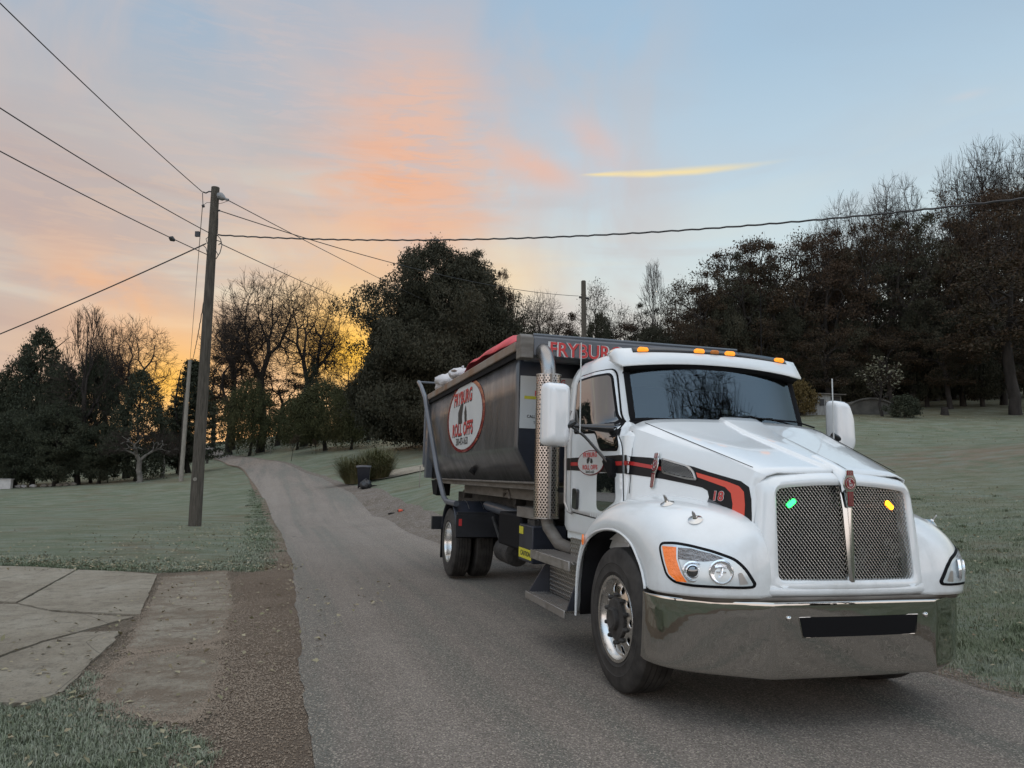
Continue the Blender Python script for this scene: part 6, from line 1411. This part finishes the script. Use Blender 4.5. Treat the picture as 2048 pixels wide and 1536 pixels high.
# --- wheels
def wheel(name, cx, cy, dual, front, sd, R=.52):
    """sd: side sign of the outer face"""
    e = bpy.data.objects.new('wheel', None); COL.objects.link(e); e.parent = TK; e.location = (cx, cy, R)
    w = .135; rim_r = .297
    prof = [(rim_r, -w * .86), (rim_r + .02, -w), (.335, -w * 1.05), (.339, -w * 1.075), (.345, -w * 1.055), (.40, -w * 1.08), (.404, -w * 1.10), (.41, -w * 1.08), (.455, -w * 1.06), (R - .035, -w * .99), (R - .012, -w * .90)]
    tread = []
    xs_ = np.linspace(-.82, .82, 5)
    ys = [-.82, -.50, -.47, -.44, -.18, -.15, -.12, .12, .15, .18, .44, .47, .50, .82]; dep = [0, 0, 1, 0, 0, 1, 0, 0, 1, 0, 0, 1, 0, 0]
    prof += [(R - .012 * (1 if False else 0) - .012 * d_ - .004 * abs(y) ** 2, w * y) for y, d_ in zip(ys, dep)]
    prof += [(r, -h) for r, h in reversed(prof[:10])]
    m = MB(); m.lathe(prof, (0, 0, 0), 'y', 72); m.build('tyre', M['tyre'], e, angle=30)
    s = sd
    if dual and not front: pass
    # rim disc: dished outwards on the front wheel, inwards on the outer rear wheel
    m = MB()
    if front:
        m.lathe([(rim_r, -s * w * .85), (rim_r + .018, s * w * .96), (rim_r + .014, s * w * 1.04), (rim_r - .008, s * w * 1.02), (rim_r - .014, s * w * .80), (rim_r - .03, s * w * .66)], (0, 0, 0), 'y', 64)
        m.build('rim', M['polished'], e, angle=40)
        # face with ten hand holes
        m = MB(); n = 120; nh = 10; rr_ = [rim_r - .03, .245, .235, .185, .175, .145]; hh = [s * w * .66, s * w * .72, s * w * .76, s * w * .84, s * w * .86, s * w * .87]
        # radial grid with holes cut where hand holes are
        rad = list(np.linspace(rim_r - .03, .145, 16)); 
        P = [[(r * math.cos(2 * math.pi * k / n), float(np.interp(-r, [-q for q in rr_], hh)), r * math.sin(2 * math.pi * k / n)) for k in range(n)] for r in rad]
        vs = [p for row in P for p in row]; fs = []
        for i in range(len(rad) - 1):
            for k in range(n):
                a = 2 * math.pi * (k + .5) / n; r = (rad[i] + rad[i + 1]) / 2; da = ((a + math.pi / nh) % (2 * math.pi / nh)) - math.pi / nh
                if (da * .226) ** 2 / .026 ** 2 + (r - .226) ** 2 / .030 ** 2 < 1: continue
                fs.append((i * n + k, i * n + (k + 1) % n, (i + 1) * n + (k + 1) % n, (i + 1) * n + k))
        m.add(vs, fs); m.build('rim_face', M['polished'], e, angle=60, solid=.008)
        m = MB(); m.lathe([(.27, s * w * .25), (0, s * w * .25)], (0, 0, 0), 'y', 24); m.build('drum', M['seal'], e)
        m = MB(); m.lathe([(.148, s * w * .86), (.150, s * w * 1.0), (.135, s * w * 1.04), (.085, s * w * 1.05), (.08, s * w * 1.25), (.065, s * w * 1.32), (.06, s * w * 1.30), (.0, s * w * 1.22)], (0, 0, 0), 'y', 32); m.build('hub', M['greasy'], e)
        for k in range(10):
            a = 2 * math.pi * (k + .5) / 10; m = MB(); c = (.172 * math.cos(a), s * w * .86, .172 * math.sin(a)); m.lathe([(.019, 0), (.019, s * .012), (.016, s * .016), (.015, s * .026), (.010, s * .032), (0, s * .032)], c, 'y', 6); m.build('nut', M['greasy'], e)
    else:
        m.lathe([(rim_r, -s * w * .85), (rim_r + .018, s * w * .96), (rim_r + .012, s * w * 1.03), (rim_r - .010, s * w * 1.0), (rim_r - .018, s * w * .70), (rim_r - .024, s * w * -.1), (.26, -s * w * .25), (.20, -s * w * .2), (.17, -s * w * .05), (.11, 0), (.10, s * w * .5), (0, s * w * .55)], (0, 0, 0), 'y', 64)
        m.build('rim', M['polished' if dual == 1 else 'black'], e, angle=40)
    return e
for sd in (-1, 1):
    wheel('w', -.20, sd * 1.065, 0, True, sd)
    wheel('w', -6.54, sd * 1.085, 1, False, sd); wheel('w', -6.54, sd * .745, 2, False, sd)

# --- chassis
tp('frame', 'greasy', lambda m: [m.box(-8.6, .75, s * .43 - .04, s * .43 + .04, .72, .98) for s in (-1, 1)] + [m.box(x, x + .12, -.40, .40, .76, .94) for x in (-8.5, -7.4, -5.6, -4.2, -2.9, -1.5, .2)])
tp('front_axle', 'greasy', lambda m: [m.tube([(-.2, -.95, .5), (-.2, -.6, .42), (-.2, .6, .42), (-.2, .95, .5)], .06, 8), m.box(-.75, .35, -.5, -.42, .5, .58), m.box(-.75, .35, .42, .5, .5, .58)])
tp('engine', 'black', lambda m: [m.box(-.4, .6, -.38, .38, .45, 1.4), m.box(.55, .72, -.42, .42, .6, 1.45)], bevel=.03)
tp('rear_axle', 'greasy', lambda m: [m.tube([(-6.54, -.95, .52), (-6.54, .95, .52)], .085, 12), m.lathe([(0, -.2), (.12, -.18), (.2, -.06), (.2, .06), (.12, .18), (0, .2)], (-6.50, 0, .52), 'x', 20), m.box(-7.2, -5.9, -.55, -.45, .62, .72), m.box(-7.2, -5.9, .45, .55, .62, .72)])
tp('drive_shaft', 'greasy', lambda m: m.tube([(-6.3, 0, .55), (-2.0, 0, .72)], .05, 10))
tp('air_tank', 'greasy', lambda m: [m.tube([(-5.4, -.62, .52), (-5.38, -.62, .52), (-4.75, -.62, .52), (-4.73, -.62, .52)], [.12, .17, .17, .12], 18), m.tube([(-5.07, -.62, .5), (-5.07, -.55, .8)], .03, 6)])
tp('spring_hanger', 'greasy', lambda m: [m.box(-5.75, -5.5, -.62, -.42, .35, .95), m.box(-5.2, -5.1, -.7, -.6, .6, 1.1), m.tube([(-5.8, -.7, .95), (-5.2, -.72, .62), (-4.5, -.7, .7)], .03, 6)])
SB = tp('toolbox', 'navy', lambda m: [m.box(-3.42, -2.90, -1.0, -.60, .60, 1.01)], bevel=.012)
tp('yellow_label', 'yellowtape', lambda m: [m.box(-3.40, -2.92, -1.0045, -1.002, .635, .745), m.box(-3.40, -3.24, -1.0045, -1.002, .90, .985)], parent=SB)
lettering('label_writing', 'signblack', [('CAUTION', -3.14, .690, .075, 1.1, .02)], lambda u, v: (u, -1.007, v), SB)
tp('box_hoses', 'greasy', lambda m: [m.tube([(-3.3 + .10 * i, -.9, 1.0), (-3.3 + .10 * i, -.9, 1.09 + .03 * (i % 2)), (-3.2 + .10 * i, -.7, 1.2)], .022, 7) for i in range(4)] + [m.box(-3.25, -2.98, -.95, -.75, 1.01, 1.07)], parent=SB)
tp('hydraulic_tank', 'seal', lambda m: m.box(-4.55, -3.55, -.95, -.5, .68, 1.10), bevel=.03)

# steps below the cab, drawn in aluminium tread plate
STEP = tp('steps', 'plate', lambda m: [m.box(-2.17, -1.05, -1.28, -1.05, .405, .425), m.box(-2.12, -1.10, -1.06, -1.045, .43, .80), m.box(-2.22, -1.12, -1.22, -.97, .80, .825), m.box(-1.70, -1.14, -1.0, -.975, .83, .99)])
tp('step_edge', 'dullalu', lambda m: [m.box(-2.175, -1.045, -1.295, -1.278, .365, .43), m.box(-2.225, -1.115, -1.235, -1.218, .745, .83)], parent=STEP, bevel=.004)
tp('step_side', 'navy', lambda m: m.add([(-2.17, -1.27, .41), (-2.13, -1.05, .41), (-2.13, -1.05, .79), (-2.15, -1.27, .41), (-2.11, -1.05, .41), (-2.11, -1.05, .79)], [(0, 1, 2), (3, 5, 4), (0, 2, 5, 3)]), parent=STEP)
tp('step_side', 'navy', lambda m: m.extr_x([(-1.27, .41), (-1.05, .41), (-1.05, .80), (-1.20, .62)], -1.075, -1.055), parent=STEP)
tp('grit_tread', 'dullalu', lambda m: [m.box(-2.12, -1.10, y, y + .010, .425, .431) for y in np.arange(-1.26, -1.07, .028)] + [m.box(-2.19, -1.14, y, y + .010, .825, .831) for y in np.arange(-1.205, -.99, .028)], parent=STEP)
STEP2 = tp('steps', 'plate', lambda m: [m.box(-2.17, -1.05, 1.05, 1.26, .405, .425), m.box(-2.12, -1.10, 1.045, 1.06, .43, .80), m.box(-2.22, -1.12, .97, 1.22, .80, .825)]); STEP2['label'] = 'steps on the far side of the truck'
tp('step_support', 'greasy', lambda m: [m.box(-2.05, -1.2, -1.04, -.45, .74, .79), m.box(-2.1, -1.9, -1.04, -.45, .42, .5), m.box(-1.2, -1.05, -1.04, -.45, .42, .5)])

# exhaust stack with perforated shield
EX = bpy.data.objects.new('exhaust_stack', None); COL.objects.link(EX); EX.parent = TK; EX.location = (-2.27, -1.06, 0)
SH = tp('heat_shield', 'perf', lambda m: m.tube([(0, 0, 1.14), (0, 0, 2.62)], .13, 64, caps=False), parent=EX, angle=60)
for z in (1.135, 2.612): tp('shield_rim', 'dullalu', lambda m: m.lathe([(.131, z), (.134, z), (.134, z + .012), (.131, z + .012)], (0, 0, 0), 'z', 48, close=True), parent=EX)
tp('shield_edge', 'dullalu', lambda m: m.box(.125, .20, -.03, -.02, 1.14, 2.615), parent=EX)
tp('muffler', 'greasy', lambda m: m.tube([(0, 0, 1.18), (0, 0, 2.56)], .095, 24), parent=EX)
tp('elbow_pipe', 'pipe', lambda m: m.tube([(0, 0, 2.5), (0, 0, 2.64), (-.03, 0, 2.74), (-.09, 0, 2.82), (-.17, 0, 2.88), (-.24, 0, 2.91)], [.078, .078, .079, .082, .086, .092], 28, caps=False), parent=EX, angle=60)
tp('elbow_inside', 'seal', lambda m: m.tube([(0, 0, 2.64), (-.03, 0, 2.74), (-.09, 0, 2.82), (-.17, 0, 2.88), (-.232, 0, 2.907)], [.070, .072, .075, .079, .086], 20), parent=EX)
tp('exhaust_pipe', 'taupe', lambda m: m.tube([(0, 0, 1.16), (.02, .02, 1.05), (.18, .08, .90), (.35, .18, .85)], .062, 18), parent=EX)
tp('bracket', 'black', lambda m: [m.box(-.02, .02, .1, .5, z, z + .05) for z in (1.4, 2.3)], parent=EX)

# mirrors
def mirror(sd):
    r = bpy.data.objects.new('mirror', None); COL.objects.link(r); r.parent = TK
    if sd > 0: r['label'] = 'mirror on the far side of the truck, seen past the windscreen'
    prof = [(0, 0), (.30, .0), (.66, .055), (.86, .10), (.97, .13), (1.0, .155)]
    m = MB(); rows = []; hw, hh = .118, .275
    for t_, ins in ((0.0, .97), (.10, 1.0), (.35, .99), (.62, .93), (.82, .83), (.94, .68), (1.0, .45)):
        kh = hh * (1 - (1 - ins) * .55); kw = hw * ins
        Q = [(-kw, -kh), (kw, -kh), (kw, kh), (-kw, kh)] if sd < 0 else [(-kw, -kh * .80), (kw * .45, -kh), (kw * 1.05, -kh * .62), (kw * .95, kh * .35), (kw * .45, kh * .96), (-kw, kh)]
        P = roundpoly(Q, (.065 if sd < 0 else .06) * ins, 6); rows.append([(-.06 + .17 * t_, y, z) for y, z in P])
    m.grid(rows, closed=True); n = len(rows[0]); m.add(rows[-1], [tuple(range(n))]); m.add([(-.058, y * .96, z * .97) for _, y, z in rows[0]], [tuple(range(n))])
    c = Vector((-.92, sd * 1.45, 2.085 if sd < 0 else 2.09)); o = m.build('mirror_shell', M['whiteplain'], r, angle=60); o.location = c; o.rotation_euler = (0, 0, sd * -.12)
    tp('mirror_glass', 'glass_dark', lambda m: m.box(-.066, -.060, -.11, .11, -.27, .27), parent=r).location = c
    tp('mirror_arm', 'blackgloss', lambda m: [m.tube([(-.86, sd * 1.33, 1.995), (-.84, sd * 1.22, 1.985), (-.80, sd * 1.12, 1.98), (-.74, sd * .985, 1.975)], [.020, .020, .032, .045], 12), m.tube([(-.86, sd * 1.33, 1.99), (-.81, sd * 1.22, 1.90), (-.68, sd * 1.05, 1.67)], .013, 8), m.tube([(-.86, sd * 1.30, 2.02), (-.85, sd * 1.36, 1.99), (-.86, sd * 1.40, 1.95)], .03, 10)], parent=r)
    tp('arm_foot', 'seal', lambda m: [m.extr_y(roundpoly([(-.80, 1.70), (-.70, 1.73), (-.60, 1.70), (-.59, 1.58), (-.63, 1.55)], .03), sd * 1.02, sd * 1.075)], parent=r, bevel=.015)
    tp('antenna', 'signwhite', lambda m: m.tube([(-.80, sd * 1.27, 1.93 if sd < 0 else 1.95), (-.80, sd * 1.27, 2.70 if sd < 0 else 2.55)], .006, 6), parent=r)
    return r
mirror(-1); mirror(1)
tp('roof_antenna', 'seal', lambda m: m.tube([(-1.2, .78, 2.72), (-1.2, .78, 2.80), (-1.2, .78, 3.45)], [.012, .005, .003], 6))

# rear mudguard and flaps
for sd in (-1, 1):
    G_ = tp('mudguard', 'navy', lambda m: m.grid([[(-6.54 + .60 * math.cos(a), sd * y, .60 + .56 * math.sin(a)) for a in np.linspace(.35, math.pi - .15, 22)] for y in (.58, .60, .9, 1.2, 1.225)]), angle=60, solid=.012)
    tp('guard_bands', 'dullalu', lambda m: [m.grid([[(-6.54 + .615 * math.cos(a), sd * y, .60 + .575 * math.sin(a)) for a in np.linspace(.9, 2.2, 14)] for y in (yy, yy + .012)]) for yy in (.75, .98)], parent=G_)
    tp('mudflap', 'seal', lambda m: [m.box(-7.17, -7.14, min(sd * .6, sd * 1.22), max(sd * .6, sd * 1.22), .22, .85), m.box(-5.86, -5.84, min(sd * .58, sd * 1.24), max(sd * .58, sd * 1.24), .64, 1.0)])
    tp('guard_bracket', 'black', lambda m: [m.box(-5.86, -5.80, min(sd * .4, sd * 1.24), max(sd * .4, sd * 1.24), .95, 1.02), m.box(-5.83, -5.78, min(sd * .45, sd * 1.26), max(sd * .45, sd * 1.26), .66, .98)])
    tp('side_reflector', 'redlet', lambda m: m.box(-5.80, -5.77, sd * 1.20 - .022, sd * 1.20 + .022, .82, .92))
    tp('rear_light_box', 'black', lambda m: m.box(-8.0, -7.9, sd * 1.1 - .14, sd * 1.1 + .14, .62, .84))
# hoist rails, cylinders and tarping gear
HO = tp('hoist_rail', 'greasy', lambda m: [m.box(-8.9, -2.6, s * .52 - .06, s * .52 + .06, 1.06, 1.26) for s in (-1, 1)] + [m.box(x, x + .12, -.5, .5, 1.08, 1.2) for x in (-8.6, -6.8, -4.8, -3.0)])
tp('hoist_cylinder', 'greysteel', lambda m: [m.tube([(-6.3, s * .66, 1.10), (-3.3, s * .66, 1.0)], .075, 14) for s in (-1, 1)])
for x in (-3.05, -4.6, -7.8): tp('roller', 'greasy', lambda m: m.tube([(x, -.72, 1.24), (x, -.5, 1.24)], .07, 14))
tp('hoist_hook', 'taupe', lambda m: [m.tube([(-4.85, -.8, 1.30), (-4.75, -.82, 1.36), (-4.6, -.8, 1.36), (-4.5, -.8, 1.26)], .03, 8), m.box(-3.7, -3.0, -.95, -.75, 1.08, 1.2)])
TB = tp('tarp_housing', 'greysteel', lambda m: m.extr_y([(-2.50, 2.84), (-2.47, 2.86), (-2.47, 3.05), (-2.50, 3.09), (-2.80, 3.10), (-2.84, 3.06), (-2.84, 2.84)], -1.17, 1.34), bevel=.008)
TB.data.transform(Matrix.Rotation(.0, 4, 'X'))
tp('end_plate', 'taupe', lambda m: [m.extr_y([(-2.46, 2.82), (-2.46, 3.05), (-2.52, 3.09), (-2.64, 3.09), (-2.64, 2.82)], -1.32, -1.17)], parent=TB, bevel=.01)
tp('top_lip', 'greysteel', lambda m: m.tube([(-2.50, -1.17, 3.085), (-2.50, 1.34, 3.095)], .018, 8), parent=TB)
tf = lambda u, v: (-2.466, u, 2.965 + v)
lettering('lettering_shadow', 'signblack', [('FRYBURG', -.565, -.012, .215, .93, .050)], lambda u, v: (-2.4665, u + .006, 2.935 + v), TB)
lettering('lettering_outline', 'signwhite', [('FRYBURG', -.565, -.005, .215, .93, .034)], lambda u, v: (-2.4645, u, 2.935 + v), TB)
lettering('lettering', 'redlet', [('FRYBURG', -.565, -.005, .215, .93, .018)], lambda u, v: (-2.4625, u, 2.935 + v), TB)
tp('tarp_mast', 'navy', lambda m: [m.box(-2.72, -2.62, -.5, -.38, 1.1, 2.86), m.box(-2.72, -2.62, .38, .5, 1.1, 2.86), m.box(-2.74, -2.72, -.5, .5, 1.5, 2.84)])
for sd in (-1, 1):
    tp('tarp_arm', 'greysteel', lambda m: m.tube([(-9.9, sd * 1.28, 3.43), (-9.55, sd * 1.28, 3.30), (-8.95, sd * 1.28, 3.0), (-8.75, sd * 1.28, 2.80), (-7.35, sd * 1.28, 1.60), (-6.75, sd * 1.27, 1.20), (-6.60, sd * 1.25, 1.14), (-6.1, sd * 1.2, 1.13)], [.04, .04, .045, .045, .042, .042, .042, .045], 10))
tp('tarp_bar', 'greysteel', lambda m: m.tube([(-9.9, -1.3, 3.43), (-9.9, 1.3, 3.43)], .022, 8))

# ------------------------------------------------------------------ refuse bin carried by the truck
BIN = bpy.data.objects.new('roll_off_bin', None); COL.objects.link(BIN); BIN.matrix_world = TM
tag(BIN, 'charcoal open roll off refuse bin with oval sign, loaded on the white truck', 'skip')
def bp_(name, mat, f, parent=None, **kw):
    m = MB(); f(m); return m.build(name, M[mat], parent or BIN, **kw)
X0, X1 = -9.0, -2.98
SIDES = {}
for sd in (-1, 1):
    def side(m):
        rows = []
        for z, y in ((2.96, 1.18), (2.5, 1.185), (2.2, 1.18), (1.90, 1.18), (1.86, 1.175), (1.50, .98)):
            rows.append([(x, sd * (y - .010 * math.sin(x * 2.1 + z) * (1 if 1.9 < z < 2.95 else 0) * .8), z) for x in np.linspace(X0, X1, 40)])
        m.grid(rows)
    SIDES[sd] = bp_('side_panel', 'bingrey', side, angle=25, solid=.012)
    bp_('top_rail', 'rusty', lambda m: m.box(X0 - .02, X1, min(sd * 1.14, sd * 1.24), max(sd * 1.14, sd * 1.24), 2.975, 3.085), bevel=.012)
    bp_('rail_flange', 'seal', lambda m: m.box(X0, X1 + .02, min(sd * 1.18, sd * 1.215), max(sd * 1.18, sd * 1.215), 2.905, 2.974))
    bp_('bottom_rail', 'taupe', lambda m: [m.box(X0 - .2, X1 + .45, min(sd * .94, sd * 1.06), max(sd * .94, sd * 1.06), 1.475, 1.50), m.box(X0 - .2, X1 + .45, min(sd * .94, sd * 1.0), max(sd * .94, sd * 1.0), 1.41, 1.475), m.box(-7.4, X1 + .3, min(sd * .70, sd * .80), max(sd * .70, sd * .80), 1.27, 1.41)], bevel=.006)
    bp_('corner_post', 'greysteel', lambda m: [m.box(X0 - .12, X0 + .10, min(sd * 1.1, sd * 1.22), max(sd * 1.1, sd * 1.22), 1.5, 2.98)], bevel=.01)
    bp_('rear_bracket', 'greysteel', lambda m: [m.box(X0 - .42, X0 - .1, min(sd * 1.0, sd * 1.2), max(sd * 1.0, sd * 1.2), 1.7, 2.25), m.tube([(X0 - .3, sd * 1.2, 1.75), (X0 - .3, sd * 1.2, 2.9)], .035, 8)], bevel=.01)
    ov = [(-5.80 + 1.16 * math.cos(a), 2.44 + .50 * math.sin(a)) for a in np.linspace(0, 2 * math.pi, 48, endpoint=False)]; ob = [(-5.80 + 1.30 * math.cos(a), 2.44 + .545 * math.sin(a)) for a in np.linspace(0, 2 * math.pi, 48, endpoint=False)]
    def sy(x, z): return 1.189
    fb_ = lambda x, z: 1.186
    skin('sign_border', 'darkred', [(x, max(z, 1.895)) for x, z in ob], fb_, .006, SIDES[sd], side=sd, step=.2); skin('sign', 'signwhite', ov, fb_, .010, SIDES[sd], side=sd, step=.2)
    fo = lambda u, v: (-5.80 - sd * u, sd * 1.1995, 2.44 + v)
    fo2 = lambda u, v: (-5.80 - sd * u + .01, sd * 1.1985, 2.43 + v)
    lettering('lettering_shadow', 'signblack', [('FRYBURG', -.12, .285, .27, 1.05, .05), ('ROLL OFFS', -.10, -.195, .27, 1.02, .05)], fo2, SIDES[sd])
    lettering('lettering', 'redlet', [('FRYBURG', -.12, .285, .27, 1.05, .022), ('ROLL OFFS', -.10, -.195, .27, 1.02, .022)], fo, SIDES[sd]); lettering('phone_number', 'signblack', [('330-473-1633', -.10, -.38, .15, 1.0, .02)], fo, SIDES[sd])
    bp_('emblem', 'signblack', lambda m: [m.add([fo(a * 2.6, b * 2.6) for a, b in ((-.15, -.04), (-.16, .03), (-.10, .07), (-.02, .075), (-.05, .0), (-.04, -.04))], [tuple(range(6))]), m.add([fo(a * 2.6, b * 2.6) for a, b in ((.03, -.04), (.01, .02), (.04, .06), (.07, .02), (.08, -.035))], [tuple(range(5))])], SIDES[sd])
    bp_('scuff_plate', 'seal', lambda m: m.add([(-5.9, sd * 1.075, 1.62), (-5.55, sd * 1.11, 1.68), (-5.35, sd * 1.09, 1.64), (-5.65, sd * 1.045, 1.56)], [(0, 1, 2, 3)]), SIDES[sd], solid=.004)
bp_('front_wall', 'navy', lambda m: [m.extr_x([(-1.17, 1.86), (-.97, 1.5), (.97, 1.5), (1.17, 1.86), (1.17, 3.0), (-1.17, 3.0)], X1 - .04, X1), m.box(X1 - .06, X1 + .03, -1.2, 1.2, 2.98, 3.07)], bevel=.005)
bp_('floor', 'navy', lambda m: m.box(X0, X1, -.98, .98, 1.5, 1.53))
bp_('rear_door', 'bingrey', lambda m: m.box(X0 - .06, X0 - .001, -1.09, 1.09, 1.5, 2.95))
bp_('rear_apron', 'seal', lambda m: m.extr_y([(X0 - .25, 1.46), (X0 + .42, 1.46), (X0 + .35, 1.18), (X0 - .02, 1.2)], -1.05, -.80))
bp_('chain', 'taupe', lambda m: [m.tube([(X0 - .3, -1.05 - .03 * i, 2.2 - .05 * i), (X0 - .5 - .03 * i, -1.05 + .1 * i, 1.9), (X0 - .7 - .06 * i, -1.0 + .2 * i, 1.6)], .010, 5) for i in range(4)])
PN = bp_('notice_sign', 'signwhite', lambda m: m.box(X1 + .001, X1 + .006, -1.16, -.42, 2.10, 2.70))
nt = lambda u, v: (X1 + .009, u, v)
lettering('notice_heading', 'redlet', [('FRYBURG', -.79, 2.645, .085, .9, .03), ('ROLL OFFS', -.79, 2.50, .085, .9, .03)], nt, PN)
bp_('yellow_band', 'yellowtape', lambda m: m.box(X1 + .006, X1 + .0085, -1.11, -.47, 2.435, 2.47), PN)
lettering('notice_text', 'signblack', [('330-473-1633', -.79, 2.46 + .0, .0, 1, .01)][:0] + [('CALL WITH ANY QUESTIONS', -.79, 2.235, .048, .9, .015), ('Thank you for the business', -.79, 2.165, .042, .9, .01), ('330-473-1633', -.79, 2.205, .04, .9, .015), ('Working For You', -.79, 2.13, .038, .9, .01), ('WOOD', -.79, 2.40, .035, 1, .015), ('FURNITURE', -.79, 2.37, .035, 1, .015), ('DRYWALL', -.79, 2.34, .035, 1, .015), ('SHINGLES', -.79, 2.31, .035, 1, .015), ('NO TIRES', -.79, 2.28, .03, 1, .015), ('330-473-1633', -.79, 2.487 - .012, .0001, 1, 0)][:9], nt, PN)

# load lying in the bin
def TW_(x, y, z): return TM @ Vector((x, y, z))
def onload(o, x, y, z, rz=0): o.matrix_world = TM @ Matrix.Translation((x, y, z)) @ Matrix.Rotation(rz, 4, 'Z'); return o
r = np.random.default_rng(77); m = MB(); R_w = []
for i in range(44):
    x = X0 + .1 + (X1 - X0 - .15) * i / 43
    R_w.append([(x, y, 3.08 + .10 * math.sin(x * 1.3 + 1) * math.cos(y * 2) + .07 * r.normal() - .05 * abs(y) - .16 * (x > -6.2)) for y in np.linspace(-1.10, 1.10, 18)])
m.grid(R_w); o = m.build('refuse_load', material('mixed_rubbish', (.10, .09, .08), .9, base2=(.26, .23, .22), vscale=5, detail=6), angle=20); o['kind'] = 'stuff'; onload(o, 0, 0, 0)
bags = [(-8.55, -.95, 3.0, .16, 'whitebag', 1.3, 'small white trash bag at the rear end of the bin load'), (-8.05, -.95, 3.03, .22, 'whitebag', 1.2, 'large round white trash bag on the bin rim'), (-7.55, -.80, 3.06, .17, 'pinkbag', 1.5, 'pink bag behind the round white trash bag'),
        (-7.35, -1.0, 3.02, .17, 'whitebag', 1.9, 'long crumpled pale trash bag on the bin rim before the red tarp'), (-6.95, -.95, 3.08, .14, 'whitebag', 1.6, 'pale crumpled trash bag touching the red tarp'), (-6.6, -.7, 3.06, .16, 'blackbag', 1.6, 'dark bag beside the rear tip of the red tarp'), (-7.8, -.5, 3.06, .20, 'redlet', 1.5, 'red bag low in the load behind the white bags'), (-8.35, -.6, 2.98, .17, 'blackbag', 1.4, 'dark bag between the two white bags at the rear')]
for i, (x, y, z, rad, mt, sx, lb) in enumerate(bags):
    o = bag((0, 0, 0), rad, 60 + i, M[mt], lb, 'bags on the bin load', sx=sx, sz=.75); onload(o, x, y - .05, z + .16 - rad * .75, .4 * i)
m = MB(); rows = []
for i in range(30):
    t_ = i / 29; x = -6.75 + (3.95) * t_
    rows.append([(x, y, 3.10 - .14 * min(1, max(0, (abs(y + .95) - .25) / .5)) * min(1, t_ * 2) + .235 * min(1, t_ * 4 + .25) * min(1, max(0.02, (-2.98 - x) / .8)) ** .7 * min(1, max(0, (1.19 - abs(y)) / .16)) ** .5 + .008 * math.sin(x * 4 + y * 4) + .006 * math.sin(13 * y + 7 * x)) for y in np.linspace(-1.185 + .15 * (1 - t_) ** 3, 1.15, 34)])
m.grid(rows); o = m.build('tarp', M['tarp'], angle=60, solid=.006); tag(o, 'red tarp drawn over the front half of the bin load', 'tarp'); onload(o, 0, 0, 0)
for i in range(12):
    rad = r.uniform(.045, .10); o = MB(); bagmesh(o, rad, 90 + i, r.uniform(1, 1.8), 1, .7); o = o.build('crumpled_scrap', M[('whitebag', 'taupe', 'bark', 'whitewall', 'rusty', 'redlet')[i % 6]], angle=180)
    tag(o, '%s small crumpled scrap from the rear along the near bin rim' % ordn[i], 'scrap', 'small crumpled scraps on the bin load'); onload(o, -8.75 + i * .19, -1.06 + r.uniform(0, .12), 3.12 + r.uniform(0, .05), i)
rz_ = r.uniform(0, 6.28, 14)
for i in range(9):
    x = -8.7 + i * .22 + r.uniform(-.1, .1); y = -1.0 + r.uniform(0, .5); L = r.uniform(.15, .5); o = MB().box(-L, L, -.05, .05, -.012, .012).build('scrap_board', M[('rusty', 'whitewall', 'bark', 'taupe')[i % 4]], bevel=.003)
    tag(o, '%s scrap of board from the rear on the bin load' % ordn[i], 'scrap', 'scraps of board on the bin load'); o.matrix_world = TM @ Matrix.Translation((x, y, 3.22)) @ Matrix.Rotation(rz_[i], 4, 'Z') @ Matrix.Rotation(.25, 4, 'Y')
